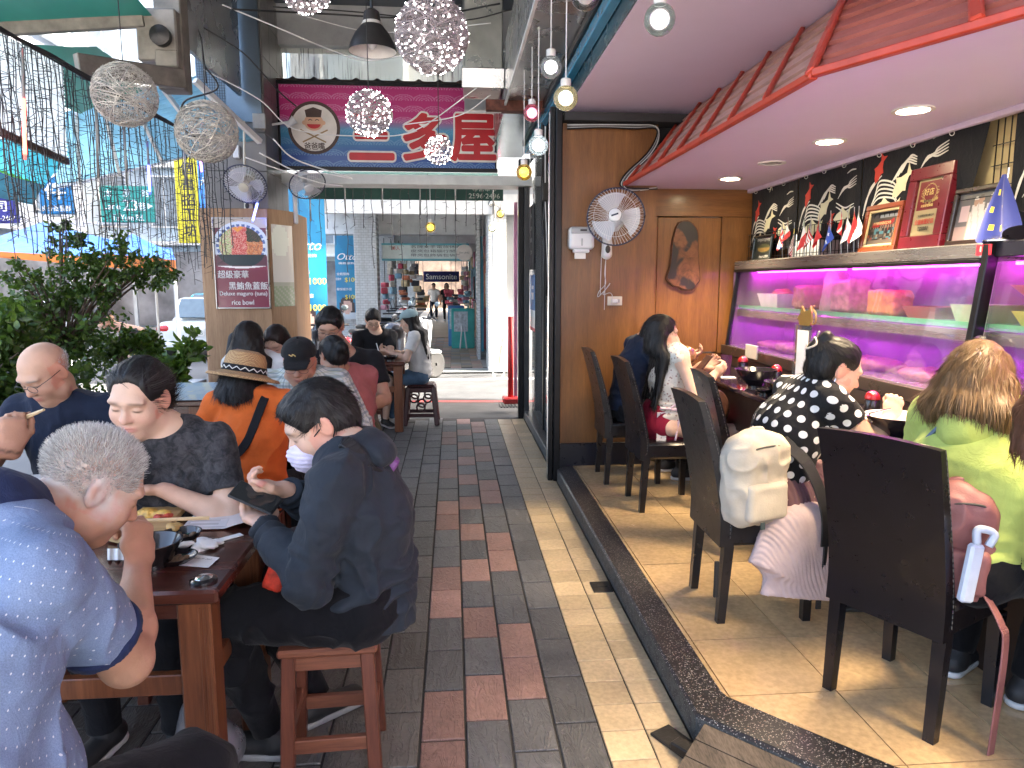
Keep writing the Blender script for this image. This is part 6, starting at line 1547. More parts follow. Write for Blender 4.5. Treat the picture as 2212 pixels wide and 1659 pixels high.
MB().lathe([(.0735,.178),(.0765,.182),(.066,.204),(.063,.2)],32,p).obj('band',M('band_white',(0.6,0.58,0.54),.4),pl,True)
MB().tube([p+Vector((0,0,.285)),p+Vector((0,0,1.2))],.012,8).obj('rod',dk,pl)
MB().ball(p+Vector((0,0,.07)),(.035,.035,.055),12).obj('bulb',M('opal_bulb',(0.72,0.74,0.72),0.3),pl,'all')
lcb=thing('loose_cables','loose white and black cables sagging under the arcade ceiling','cables')
for(pts,m,r)in(([(480,10),(600,60),(720,110),(800,130),(930,105),(1010,80)],wire_w,.006),([(440,150),(560,215),(640,280),(800,294),(900,280),(1030,190)],wire_w,.005),([(500,20),(700,30),(900,38),(1080,8)],wblk,.008),([(590,15),(760,25),(980,45),(1110,20)],wblk,.006),([(440,60),(520,110),(560,150),(605,200),(640,230)],wblk,.006),([(560,330),(640,370),(700,375),(760,385),(640,345),(590,300)],wire_w,.006),([(530,340),(600,365),(690,395),(740,402)],wire_w,.006),([(870,270),(990,250),(1060,205)],wire_w,.005),([(640,30),(760,62),(830,70),(960,60),(1060,50)],wire_w,.004),([(400,20),(430,70),(440,130),(446,180)],wblk,.006),([(330,0),(360,40),(395,110),(405,190)],wire_w,.006),([(440,140),(470,190),(405,215),(390,235)],wblk,.008)):
 MB().tube(curve([at(a,b_,Y=6.3+.25*math.sin(a*.01))for a,b_ in pts],8),r,5).obj('cable',m,lcb,'all')
t,P,u,v,ax=wall_fan('cream caged fan with navy rim on the grey column',at(530,398,Y=6.95),(-.05,-.80,-.60),.195,at(538,437,Y=7.28),True,M('navy_rim',(0.012,0.018,0.05),0.3),44,(0,.4,1))
MB().tube([at(527,262,Y=7.15),at(528,365,Y=7.05)],.011,8).obj('down_rod',M('cream_plastic',(0.60,0.57,0.46),0.35),t);MB().box(at(560,262,Y=7.27),(.12,.03,.14),None,.004).obj('mount_plate',M('dull_plate',(.4,.39,.36),.5,dirt=.6),t)
t,P,u,v,ax=wall_fan('white caged fan on the column side tilted toward the lane',at(664,398,Y=7.45),(.35,-.62,-.70),.178,None,False,M('navy_rim',(0.012,0.018,0.05),0.3),40,(.3,.4,1))
MB().tube(curve([at(625,405,Y=7.55),at(638,405,Y=7.5),at(652,385,Y=7.5)]),.02,8).obj('arm',whp,t,'all');MB().span((-1.60,7.52,2.15),(-1.57,7.62,2.50),.01).obj('base',whp,t)
bx=thing('switch_box','small white switch box on the grey column by the fan rod','switch');MB().box(at(511,328,Y=7.26),(.06,.05,.12),None,.008).obj('case',whp,bx)
sl=thing('spot_light','small white spotlight at the left end of the sign','lamp');q=at(632,262,Y=7.6)
MB().lathe([(.02,-.08),(.035,0),(.045,.03),(.0001,.03)],16,q,Matrix.Rotation(.9,3,'Y')).obj('body',whp,sl,True);MB().tube([q,q+Vector((-.22,0,-.04))],.012,6).obj('arm',whp,sl)
tarp=thing('green_tarp','green tarpaulin awning at the upper left corner','awning')
m,nt,b=new_mat('green_tarp');L(nt,ramp(nt,noise_tex(nt,coords(nt,'Object',(1,.4,1)),1.5,5),[(.35,(.012,.11,.075)),(.65,(.03,.20,.14))]),b.inputs['Base Color'])
tl=N(nt,'ShaderNodeBsdfTranslucent');tl.inputs[0].default_value=(.05,.34,.24,1);ms=N(nt,'ShaderNodeMixShader');ms.inputs[0].default_value=.15;L(nt,b.outputs[0],ms.inputs[1]);L(nt,tl.outputs[0],ms.inputs[2]);L(nt,ms.outputs[0],nt.nodes['Material Output'].inputs[0]);gtm=m
ta,tb=at(-70,62,Y=5.5),at(330,42,Y=5.55)
MB().grid(lambda u,v:ta.lerp(tb,u)+Vector((0,.02-3.2*v,.02+.62*v-.06*math.sin(PI*v)+.025*math.sin(u*11)*math.sin(PI*v))),18,14).obj('canvas',gtm,tarp,'all')
tc_,td=at(-70,72,Y=5.6),at(205,62,Y=5.6)
MB().grid(lambda u,v:tc_.lerp(td,u)+Vector((0,1.5*v*(1-.5*u),-.10-.12*v+.02*math.sin(v*7+u*5))),14,8).obj('canvas',gtm,tarp,'all')
ib=M('weathered_steel',(.23,.21,.18),.6,.5,vs=8,var=.25,dirt=.6)
MB().bar(at(-40,66,Y=5.5),at(312,44,Y=5.55),.05,.09,(0,0,1),.006).obj('roller_bar',ib,tarp)
mt=thing('awning_motor','weathered grey awning winch box and steel mounting beam on the column head','winch')
MB().bar(at(165,138,Y=5.0),at(397,172,Y=5.6),.06,.13,(0,0,1),.006).obj('cross_beam',ib,mt);MB().span((-2.12,5.62,2.95),(-1.93,5.78,4.41),.008).obj('hanger_post',ib,mt)
MB().box(at(345,80,Y=5.6),(.28,.12,.36),None,.012).obj('winch_box',ib,mt);MB().lathe([(.07,0),(.07,.05),(.03,.07),(.0001,.07)],16,at(350,80,Y=5.52),Matrix.Rotation(PI/2,3,'X')).obj('winch_hub',steel,mt,True);MB().box(at(365,130,Y=5.58),(.16,.1,.12),None,.01).obj('gear_case',ib,mt)
MB().span((-1.99,5.85,3.3),(-1.96,7.2,4.41)).obj('side_panel',stn,mt)
tp=thing('translucent_panel','hanging translucent corrugated side panel behind the light curtain','panel')
m,nt,b=new_mat('corrugated_clear');tl=N(nt,'ShaderNodeBsdfTranslucent');tl.inputs[0].default_value=(.85,.85,.80,1);ms=N(nt,'ShaderNodeMixShader');ms.inputs[0].default_value=.85;b.inputs['Base Color'].default_value=(.5,.5,.46,1);L(nt,b.outputs[0],ms.inputs[1]);L(nt,tl.outputs[0],ms.inputs[2]);L(nt,ms.outputs[0],nt.nodes['Material Output'].inputs[0])
a0,a1,a2,a3=at(-60,40,X=-2.42),at(136,140,X=-2.42),at(146,350,X=-2.42),at(-60,258,X=-2.42)
MB().grid(lambda u,v:a3 .lerp(a2,u).lerp(a0 .lerp(a1,u),v)+Vector((.004*math.sin(v*160),0,0)),2,120).obj('sheet',m,tp,'all');MB().bar(a3,a2,.03,.04,(0,0,1),.004).obj('bottom_rail',M('brown_rail',(.12,.08,.06),.6),tp)
aw_=thing('blue_awning','large pale blue translucent corrugated awning over the street corner','awning')
def transl(nm,c):
 m,nt,b=new_mat(nm);cc_=ramp(nt,noise_tex(nt,coords(nt,'Object',(1,6,1)),1.2,4),[(.3,tuple(x*.75 for x in c)),(.7,c)]);L(nt,cc_,b.inputs['Base Color']);tl=N(nt,'ShaderNodeBsdfTranslucent');L(nt,cc_,tl.inputs[0]);ms=N(nt,'ShaderNodeMixShader');ms.inputs[0].default_value=.55
 L(nt,b.outputs[0],ms.inputs[1]);L(nt,tl.outputs[0],ms.inputs[2]);L(nt,ms.outputs[0],nt.nodes['Material Output'].inputs[0]);return m
A,B_,C_,D_=at(420,165,Y=6.6),at(562,300,Y=7.2),at(120,402,Y=9.0),at(130,245,Y=8.0)
MB().grid(lambda u,v:A.lerp(B_,v).lerp(D_.lerp(C_,v),u)+Vector((0,0,.012*math.sin(v*110))),6,110).obj('sheet',transl('pale_blue_sheet',(.25,.52,.66)),aw_,'all')
MB().bar(A+Vector((0,0,-.03)),B_+Vector((0,0,-.03)),.05,.05,(0,0,1),.004).obj('white_rail',M('white_alu',(.7,.7,.68),.4),aw_);MB().bar(C_,B_.lerp(C_,.02)+Vector((0,.3,.1)),.05,.06,(0,0,1),.004).obj('front_rail',M('white_alu',(.7,.7,.68),.4),aw_)
for k in range(4):MB().bar(A.lerp(D_,.2+.22*k)+Vector((0,0,-.04)),B_.lerp(C_,.2+.22*k)+Vector((0,0,-.04)),.03,.04,(0,0,1)).obj('rafter',M('white_alu',(.7,.7,.68),.4),aw_)
A2,B2,C2,D2=at(-60,285,Y=7.5),at(150,330,Y=7.6),at(95,402,Y=8.6),at(-60,345,Y=8.4)
aw2=thing('teal_awning','bright turquoise awning with a green edge at the left border','awning')
MB().grid(lambda u,v:A2 .lerp(B2,u).lerp(D2 .lerp(C2,u),v)+Vector((0,0,.01*math.sin(u*60))),50,6).obj('sheet',transl('turquoise_sheet',(.08,.52,.60)),aw2,'all');MB().bar(D2,C2,.03,.05,(0,0,1)).obj('green_edge',M('lime_edge',(.12,.45,.05),.5),aw2)
E2=[at(-60,360,Y=8.2),at(90,398,Y=8.3),at(68,442,Y=8.3),at(-60,415,Y=8.2)]
MB().prism(E2,(0,.03,0)).obj('valance',M('petrol_canvas',(.02,.12,.17),.7,vs=5,var=.3),aw2)
ros=wood_mat('rosewood',(0.035,0.009,0.006),(0.10,0.028,0.016),'X',0.8,0.22,0.5,0.04,0.6);rosl=wood_mat('rosewood_leg',(0.085,0.026,0.011),(0.25,0.085,0.032),'Z',0.8,0.32,0.25,0.08,0.6)
def table(label,x0,x1,y0,y1,z=0.745,group='dark wooden dining tables'):
 t=thing('dining_table',label,'table',group=group)
 MB().span((x0,y0,z-.04),(x1,y1,z),.008).obj('tabletop',ros,t)
 for sx in(0,1):
  for sy in(0,1):
   lx,ly=(x0+.075,x1-.075)[sx],(y0+.07,y1-.07)[sy];mb=MB().span((lx-.045,ly-.04,0),(lx+.045,ly+.04,z-.041),.006)
   for k in range(3):mb.span((lx+.012+.012*k,ly-.0425,.02),(lx+.018+.012*k,ly-.039,z-.06),.001)
   mb.obj('leg',rosl,t)
 for(a,b_)in(((x0+.12,y0+.05,z-.10),(x1-.12,y0+.075,z-.041)),((x0+.12,y1-.075,z-.10),(x1-.12,y1-.05,z-.041)),((x1-.09,y0+.11,z-.10),(x1-.065,y1-.11,z-.041)),((x0+.065,y0+.11,z-.10),(x0+.09,y1-.11,z-.041))):MB().span(a,b_,.003).obj('apron',ros,t)
 for(a,b_)in(((x0+.12,y0+.055,.42),(x1-.12,y0+.085,.48)),((x1-.09,y0+.11,.42),(x1-.06,y1-.11,.48)),((x0+.06,y0+.11,.42),(x0+.09,y1-.11,.48))):MB().span(a,b_,.003).obj('stretcher',rosl,t)
 return t
table('near dark wooden table with menu, tray and bowls',-1.75,-.63,1.84,2.46)
table('dark wooden table behind the woman in the dark tee',-1.30,-.62,3.70,4.02)
table('dark wooden table at the left before the bald man',-2.30,-1.42,2.55,3.10)
table('dark table under the man with the rice paddle hand, near the lane',-1.05,-.50,7.35,7.85)
table('dark wooden table between the rose shirt woman and the man in black',-1.20,-.62,4.62,4.98)
lt=table('table with a pale blue printed map top by the plants',-2.25,-1.72,5.0,5.95)
sheet('map_print',lambda u,v:(-2.23+.49*u,5.02+.91*v,.7485),24,36,lambda u,v:(.40,.52,.62)if math.sin(u*9+3*math.sin(v*7))+math.sin(v*11+u*4)>.1 else(.55,.60,.55)if math.sin(u*23+v*17)>.3 else(.30,.45,.58),prt,lt)
table('low dark table by the column with a blue grey top',-1.70,-1.35,6.3,6.9)
def stool(label,x,y,rz=0.0):
 return thing('wooden_stool',label,'stool',(x,y,0),rz,group='red brown wooden stools')
swd=wood_mat('stool_wood',(0.065,0.017,0.010),(0.18,0.055,0.03),'Z',1.0,0.4,0.2,0.15,0.7);swx=wood_mat('stool_top',(0.10,0.028,0.016),(0.28,0.105,0.055),'X',1.0,0.4,0.2,0.15,0.7)
s0=stool('worn red brown wooden stool under the masked man',-.40,2.20,.05)
MB().box((0,0,.437),(.30,.28,.026),None,.007).obj('seat',swx,s0)
for sx in(-1,1):
 for sy in(-1,1):MB().bar((sx*.135,sy*.125,0),(sx*.118,sy*.108,.424),.042,.042,(1,0,0),.004).obj('leg',swd,s0)
for sx in(-1,1):MB().bar((sx*.128,-.10,.17),(sx*.128,.10,.17),.024,.045,(0,0,1),.003).obj('stretcher',swx,s0);MB().bar((sx*.120,-.095,.395),(sx*.120,.095,.395),.02,.045,(0,0,1),.003).obj('rail',swx,s0)
for sy in(-1,1):MB().bar((-.115,sy*.12,.125),(.115,sy*.12,.125),.024,.045,(0,0,1),.003).obj('stretcher',swx,s0);MB().bar((-.10,sy*.112,.395),(.10,sy*.112,.395),.02,.045,(0,0,1),.003).obj('rail',swx,s0)
s_k=kids(s0)
for(lb,x,y,rz)in(('wooden stool under the grey haired man in blue',-1.0,1.12,.3),('wooden stool under the woman in the dark tee',-1.04,2.70,.1),('wooden stool under the person in the orange shirt',-1.0,3.42,0),('wooden stool under the bald man in navy',-1.76,3.42,0),('wooden stool under the man in the plaid shirt',-.86,4.27,.1),('wooden stool under the woman in the rose shirt',-.645,4.50,.5),('wooden stool under the man in the dark tee by the rose shirt',-.77,5.22,0),('wooden stool under the young man in black near the lane',-.92,8.0,0),('wooden stool under the woman with long dark hair by the column',-1.32,4.74,0),('wooden stool under the second long haired woman by the column',-1.20,5.18,0),('wooden stool under the diner in the striped top',-1.95,2.2,.2)):
 r=s0 .copy();COL.objects.link(r);r.location=(x,y,0);r.rotation_euler=(0,0,rz);r['label']=lb
 for k in s_k:q=k.copy();COL.objects.link(q);q.parent=r
pst=thing('plastic_stool','dark maroon plastic stool with ring cutouts under the girl in jeans','stool');pm_=M('maroon_plastic',(0.055,0.014,0.018),.35,vs=4)
px0,py0=-.36,7.88
MB().box((px0,py0,.435),(.30,.28,.03),None,.012).obj('seat',pm_,pst)
for sx in(-1,1):
 for sy in(-1,1):MB().bar((px0+sx*.175,py0+sy*.165,0),(px0+sx*.135,py0+sy*.125,.425),.055,.055,(1,0,0),.01).obj('leg',pm_,pst)
for(dx,dy,ax_)in((0,-.14,0),(0,.14,0),(-.15,0,1),(.15,0,1)):
 for i in range(3):
  o=(-.075+.075*i);z=.30 if i!=1 else.20;c=Vector((px0+dx+(o if ax_==0 else 0),py0+dy+(o if ax_ else 0),z));u_=Vector((1,0,0))if ax_==0 else Vector((0,1,0))
  MB().tube([c+u_*.045*math.cos(a)+Vector((0,0,.045*math.sin(a)))for a in[2*PI*k/16 for k in range(17)]],.011,6).obj('ring',pm_,pst,'all')
 a_,b_=(Vector((px0+dx-.14,py0+dy,.11)),Vector((px0+dx+.14,py0+dy,.11)))if ax_==0 else(Vector((px0+dx,py0-.13,.11)),Vector((px0+dx,py0+.13,.11)))
 MB().bar(a_,b_,.02,.04,(0,0,1),.004).obj('rail',pm_,pst);MB().bar(a_+Vector((0,0,.28)),b_+Vector((0,0,.28)),.02,.05,(0,0,1),.004).obj('rail',pm_,pst)
TZ=.7455
def T(x,y,dz=0):return at(x,y,Z=TZ+dz)
ppr=M('paper',(0.78,0.76,0.74),0.8);lam=M('laminate',(.66,.66,.68),.18,var=.03,coat=.4)
mn=thing('menu_sheet','large white laminated menu curling over the table edge','menu');a,b_,c,d=T(388,1147),T(432,1100),T(600,1094),T(600,1142)
def mpos(u,v):
 p=a.lerp(d,u).lerp(b_.lerp(c,u),v);lift=.004+.022*max(0,math.sin((u-.45)*PI*1.6))*(1-v)*(1 if u>.45 else 0)-.05*max(0,u-.82)*2
 return p+Vector((0,0,max(lift,.003)if u<.82 else lift))
MB().grid(mpos,30,10).obj('sheet',lam,mn,'all')
sheet('print',lambda u,v:Vector(mpos(.05+.4*u,.1+.3*v))+Vector((0,0,.0012)),24,4,lambda u,v:(.45,.45,.46)if int(v*4)%2 and u<.8 else(.66,.66,.68),prt,mn)
tr_=thing('serving_tray','light wooden serving board with leftover omelette','board');a,b_,c,d=T(232,1172),T(318,1104),T(404,1104),T(330,1195)
bam=wood_mat('bamboo',(.42,.25,.10),(.62,.42,.20),'X',.7,.45,.1,.08,.5)
MB().prism([a+Vector((0,0,.006)),d+Vector((0,0,.006)),c+Vector((0,0,.006)),b_+Vector((0,0,.006))],(0,0,.02)).obj('board',bam,tr_)
ctr=(a+b_+c+d)/4;rr=random.Random(3)
for(fx,fy,sz,c_,nm,lb)in((335,1115,.045,(.55,.33,.07),'omelette','folded yellow omelette leftover on the wooden board'),(352,1116,.026,(.4,.05,.03),'sauce_dab','red sauce dab beside the omelette'),(372,1140,.022,(.5,.3,.1),'crumbs','brown crumbs scattered on the wooden board')):
 p=at(fx,fy,Z=TZ+.03);S=Sdf()
 for k in range(6):S.ell(p+Vector((rr.uniform(-1,1)*sz,rr.uniform(-1,1)*sz*.6,rr.uniform(0,.3)*sz-.002)),(sz*.55,sz*.45,sz*.35),None,.01)
 tag(S.obj(nm,M('food_'+nm,c_,.45,vs=60,var=.4,bmp=.4,bs=120),None,.005,1,lambda P,N_:.004*vnoise(P,90)),lb,'food')
def dish(label,x,y,r,hh,m=lacq,food=None,fl=''):
 p=T(x,y);t=thing('dish' if hh<.04 else 'rice_bowl',label,'dish' if hh<.04 else 'bowl')
 MB().lathe([(r*.55,0),(r*.6,.006),(r*.85,hh*.55),(r,hh)],28,p).obj('outside',m,t,True);MB().lathe([(r,hh),(r-.004,hh),(r*.8,hh*.55),(r*.5,hh*.25),(.0001,hh*.22)],28,p).obj('inside',m,t,True)
 if food:
  S=Sdf()
  for k in range(9):S.ell(p+Vector((rr.uniform(-.5,.5)*r,rr.uniform(-.5,.5)*r,hh*.35+rr.uniform(0,.4)*hh)),(r*.16,r*.2,r*.1),None,.004)
  tag(S.obj('food_scraps',M('scraps_'+label[:8],food,.5,vs=90,var=.5),None,.004),fl,'food')
dish('black sauce dish with fried crumbs behind the napkin',392,1172,.062,.034,food=(.16,.10,.06),fl='brown crumbs in the dish behind the napkin')
dish('black sauce dish with ginger and wasabi near the receipt',382,1215,.058,.022,food=(.42,.34,.22),fl='pickled ginger in the dish near the receipt')
p_=T(330,1222);donburi(p_.x,p_.y,'black rice bowl in front of the grey haired man',TZ,.085,.075)
rr2=random.Random(5)
pc_=thing('chopstick_wrapper','white paper chopstick wrapper lying on the near table','wrapper');MB().bar(T(432,1180)+Vector((0,0,.003)),T(522,1156)+Vector((0,0,.003)),.026,.003).obj('paper_sleeve',ppr,pc_)
S=Sdf();nc=T(435,1182)
for k in range(9):S.ell(nc+Vector((rr2 .uniform(-.05,.04),rr2 .uniform(-.025,.025),rr2 .uniform(.003,.022))),(.026,.018,.009),Matrix.Rotation(rr2 .random()*3,3,'Z')@Matrix.Rotation(rr2 .uniform(-.6,.6),3,'X'),.004)
tag(S.obj('paper_napkin',ppr,None,.004,0,lambda P,N_:.003*vnoise(P,130)),'crumpled white paper napkin on the near table','napkin')
rc=thing('receipt','printed receipt slip under the black sauce dish','receipt');a,b_,c,d=T(345,1220),T(400,1197),T(475,1207),T(450,1228)
MB().quad(a+Vector((0,0,.002)),d+Vector((0,0,.002)),c+Vector((0,0,.004)),b_+Vector((0,0,.003))).obj('slip',ppr,rc);text('鮪魚丼 260',T(437,1208,.006),(d-a),(b_-a),.012,M('black_ink',(.03,.03,.03),.5),rc,.06)
cbn=thing('call_button','round black and silver table call button at the table corner','button');p=T(440,1255);MB().lathe([(.036,0),(.036,.006),(.030,.010),(.0001,.0105)],24,p).obj('base',lacq,cbn,True);MB().lathe([(.024,.0108),(.020,.014),(.0001,.0145)],20,p).obj('silver_cap',M('chrome',(0.75,0.75,0.76),0.15,1.0),cbn,True)
tag(MB().grid(lambda u,v:T(232+40*u,1185+25*v,.004+.004*math.sin(u*14)),14,3).obj('lettuce_paper',ppr,None,'all'),'torn white paper by the rice bowl edge','paper')
for(x,y,z,lb,r)in((-1.68,2.85,.745,'large white plate with greens before the bald man',.13),(-.90,3.86,.745,'white plate before the man in the plaid shirt',.11)):
 t=thing('plate',lb,'plate');MB().lathe([(.05,0),(.055,.008),(r,.03),(r-.006,.031),(.05,.012),(.0001,.012)],32,(x,y,z)).obj('plate_body',whitec,t,True)
tag(Sdf().ell((-1.70,2.80,.770),(.05,.02,.01)).ell((-1.65,2.84,.772),(.03,.025,.012),None,.01).obj('greens',M('greens',(.05,.16,.03),.5,vs=50,var=.5),None,.005,0,lambda P,N_:.004*vnoise(P,110)),'green leaves left on the large white plate','food')
for(x,y,lb)in((-.90,7.5,'black takeaway bowl before the young man in black'),(-.66,7.5,'black takeaway bowl before the girl in jeans')):donburi(x,y,lb,.745,.09,.05)
S=Sdf();S.box((-.62,2.95,.30),(.14,.10,.20),None,.05);S.ell((-.62,2.93,.48),(.11,.08,.06),None,.05)
tag(S.obj('black_backpack',M('bag_black',(.010,.010,.012),.6,bmp=.3,bs=200),None,.01),'black backpack standing under the table behind the masked man','backpack')
S=Sdf();S.ell((-.78,2.12,.10),(.11,.10,.10));S.ell((-.80,2.12,.20),(.06,.06,.08),None,.05)
tag(S.obj('plastic_bag',M('grey_bag',(.22,.21,.23),.3,alpha=.6),None,.01,1,lambda P,N_:.012*vnoise(P,18)),'translucent grey plastic bag on the floor by the table leg','bag')
def leaf_mat(nm,c):
 m,nt,b=new_mat(nm);n=noise_tex(nt,coords(nt),22,3);o=ramp(nt,n,[(.32,tuple(x*.4 for x in c)),(.55,c),(.70,(c[0]*2.6,c[1]*1.9,c[2]*1.2))]);L(nt,o,b.inputs['Base Color']);b.inputs['Roughness'].default_value=.35
 tl=N(nt,'ShaderNodeBsdfTranslucent');L(nt,mixc(nt,.5,o,(.16,.26,.02)),tl.inputs[0]);ms=N(nt,'ShaderNodeMixShader');ms.inputs[0].default_value=.35
 L(nt,b.outputs[0],ms.inputs[1]);L(nt,tl.outputs[0],ms.inputs[2]);L(nt,ms.outputs[0],nt.nodes['Material Output'].inputs[0]);return m
leafd,leafl=leaf_mat('leaf_dark',(.055,.115,.024)),leaf_mat('leaf_bright',(.075,.15,.022));barkm=M('bark_grey',(.10,.075,.055),.85,vs=20,var=.4,bmp=.5,bs=60);potm=M('clay_pot',(.10,.06,.045),.7,vs=8)
def leaves(C,ln,wd,rs,out=None):
 n=len(C);D=rs.normal(0,1,(n,3));D[:,2]-=.2
 if out is not None:D+=out*1.2
 D/=np.linalg.norm(D,axis=1)[:,None];W=rs.normal(0,1,(n,3));S=np.cross(D,W);S/=np.linalg.norm(S,axis=1)[:,None];Nn=np.cross(S,D)
 l=ln*rs.uniform(.4,1.35,(n,1));w=wd*rs.uniform(.7,1.2,(n,1))
 P=np.stack([C,C+D*l*.35+S*w,C+D*l*.75+S*w*.7,C+D*l-Nn*l*.12,C+D*l*.75-S*w*.7,C+D*l*.35-S*w,C+D*l*.5-Nn*w*.35],1).reshape(-1,3);i=np.arange(n)[:,None]*7
 Q=np.concatenate([i+np.array([[0,1,2,6]]),i+np.array([[6,2,3,4]]),i+np.array([[0,6,4,5]])]);return P,Q
def plant(name,label,base,blobs,ln,wd,n,mat,seed,trunk=True,pot=.0,stems=None):
 rs=np.random.RandomState(seed);t=thing(name,label,'tree' if 'tree' in name else 'plant');base=Vector(base);wood=MB();top=base.lerp(Vector(blobs[0][0]),.6)
 Cs=[];
 if trunk:MB().tube(curve([base,base.lerp(top,.4)+Vector((.03,.02,0)),top]),[.03]*6+[.022]*6+[.018],7).obj('trunk',barkm,t,'all')
 for(c,r,k)in blobs:
  c=Vector(c)
  for q in range(5):
   e=c+Vector(rs.normal(0,.5,3))*r;mid=top.lerp(e,.5)+Vector((0,0,.08));wood.tube(curve([top,mid,e],4),[.011]*4+[.006]*4+[.003],5,caps=False)
  m=int(n*k);cl=np.array(c)[None]+rs.normal(0,.62,(max(3,m//30),3))*np.array((1,1,.75))*r;pick=rs.randint(0,len(cl),m);Cs.append(cl[pick]+rs.normal(0,.15,(m,3))*r)
 wood.obj('branch',barkm,t,'all');C=np.concatenate(Cs);P,Q=leaves(C,ln,wd,rs);tag(np_obj('crown',P,Q,mat,t,smooth=False),kind='stuff')
 if pot:MB().lathe([(pot*.7,0),(pot,pot*1.5),(pot*1.08,pot*1.5),(pot*1.08,pot*1.65),(pot*.9,pot*1.65),(pot*.85,pot*1.4),(.001,pot*1.4)],24,(base.x,base.y,-.15)).obj('pot',potm,t,True)
 return t
A=lambda x,y,Y:tuple(at(x,y,Y=Y))
plant('potted_tree','tall bushy small leaved potted tree behind the bald man',(-2.9,4.9,0),[(A(195,570,4.9),.17,.8),(A(110,650,4.9),.18,.8),(A(275,580,5.0),.15,.7),(A(330,580,5.1),.12,.45),(A(130,500,4.9),.09,.25),(A(45,590,4.6),.10,.25),(A(205,630,4.9),.13,.6),(A(60,700,4.7),.24,1.3),(A(155,740,4.9),.24,1.3),(A(130,830,4.8),.22,1)],.040,.0125,850,leafd,1,True,.2)
plant('potted_tree','dark leafy shrub at the left border beside the bald man',(-2.9,3.9,0),[(A(10,720,3.9),.20,1),(A(-10,800,3.8),.22,1),(A(30,860,3.8),.18,.8)],.05,.015,1300,leafd,2,True,.18)
plant('potted_bush','small bright green bonsai bush on a crooked stem',A(265,840,5.3),[(A(255,745,5.3),.10,1),(A(300,735,5.3),.10,1),(A(330,752,5.3),.06,.4),(A(222,760,5.3),.06,.4)],.035,.012,900,leafl,3)
zz=thing('potted_plant','upright glossy fern like pot plant in front of the white car','plant');zc=at(372,850,Y=6.3);rs=np.random.RandomState(4);stem=MB();LB,LD=[],[]
for k in range(16):
 a=rs.uniform(0,2*PI);tip=zc+Vector((math.cos(a)*.32*rs.uniform(.3,1),math.sin(a)*.2,rs.uniform(.28,.55)));pts=curve([zc,zc.lerp(tip,.5)+Vector((0,0,.06)),tip],6);stem.tube(pts,[.008]*(len(pts)-1)+[.003],5,caps=False)
 for i,p in enumerate(pts[2:]):
  for s in(-1,1):LB.append(p);LD.append(Vector((s*math.sin(a)*.9,-s*math.cos(a)*.9,.5)))
stem.obj('stem',leafl,zz,'all');P,Q=leaves(np.array(LB),.11,.028,rs,np.array(LD));tag(np_obj('leaf_spray',P,Q,leafl,zz,smooth=False),kind='stuff');MB().lathe([(.09,0),(.13,.2),(.12,.2),(.001,.17)],20,(zc.x,zc.y,zc.z-.19)).obj('pot',potm,zz,True)
tag(MB().span((-2.72,5.9,-.2),(-2.42,7.15,.62),.01).obj('planter_box',M('planter_grey',(.30,.32,.36),.5,vs=3)),'grey planter ledge under the plants by the street','planter')
wallw,win,fr_=M('white_wall',(.46,.49,.53),.8,vs=1.2,var=.05,dirt=.12),M('window_dark',(.16,.20,.24),.12,vs=2,var=.3,spec=.8),M('window_frame',(.62,.64,.65),.4)
def building(label,x0,x1,y0,y1,h,face,wcol=wallw,x_step=2.6,wh=1.5,cat='building',gf=3.2):
 t=thing('street_building',label,cat);MB().span((x0,y0,-.2),(x1,y1,h)).obj('wall',wcol,t)
 ln=(y1-y0)if face=='x' else(x1-x0);n=int(ln/x_step)
 for fl_ in range(int((h-gf)/3.0)+1):
  z=gf+.6+fl_*3.0
  if fl_<3:
   if face=='x':MB().span((x1-.02,y0,gf-.15+fl_*3),(x1+.25,y1,gf+fl_*3)).obj('ledge',fr_,t)
   else:MB().span((x0,y0-.25,gf-.15+fl_*3),(x1,y0+.02,gf+fl_*3)).obj('ledge',fr_,t)
  if z+wh>h:continue
  for k in range(n):
   c=(y0 if face=='x' else x0)+x_step*(k+.5);w=x_step*.55
   B_=(lambda a0,a1,za,zb,d0,d1:MB().span((x1+d0,a0,za),(x1+d1,a1,zb)))if face=='x' else(lambda a0,a1,za,zb,d0,d1:MB().span((a0,y0-d1,za),(a1,y0-d0,zb)))
   f=B_(c-w/2-.06,c+w/2+.06,z-.06,z+wh+.06,-.02,.06).obj('window',fr_,t)
   for s in(-1,1):B_(c+s*w/4-w/4+.03,c+s*w/4+w/4-.03,z,z+wh,.055,.075).obj('pane',win,f)
 if face=='x':MB().span((x1-.05,y0+.3,-.15),(x1+.05,y1-.3,gf-.4)).obj('shopfront',M('shop_dim',(.22,.22,.23),.5,vs=.8,var=.6),t)
 else:MB().span((x0+.3,y0-.05,-.15),(x1-.3,y0+.05,gf-.4)).obj('shopfront',M('shop_dim',(.22,.22,.23),.5,vs=.8,var=.6),t)
 return t
building('white apartment building with grid windows along the far side of the street',-22,-12.5,12,26,15,'x')
building('pale blue white building behind the green road sign',-18,-8.6,30,40,16,'y',M('pale_blue_wall',(.33,.42,.50),.8,vs=1.2,var=.08),1.9,1.9)
building('cream building far down the street behind the yellow sign',-8.4,-3.2,42,50,17,'y',M('cream_wall',(.46,.46,.43),.8,vs=1.2,var=.08),2.2)
building('grey brick building at the far left with barred windows',-30,-15.5,27,34,14,'y',M('brick_grey',(.34,.27,.22),.8,vs=3,var=.2),2.4)
MB_=building('white building over the far arcade',-2.6,6,12.46,40,15,'y',wallw,2.4,1.5,'building',3.4)
for o in kids(MB_):
 if o.name.startswith(('shopfront','wall')):bpy.data.objects.remove(o,do_unlink=True)
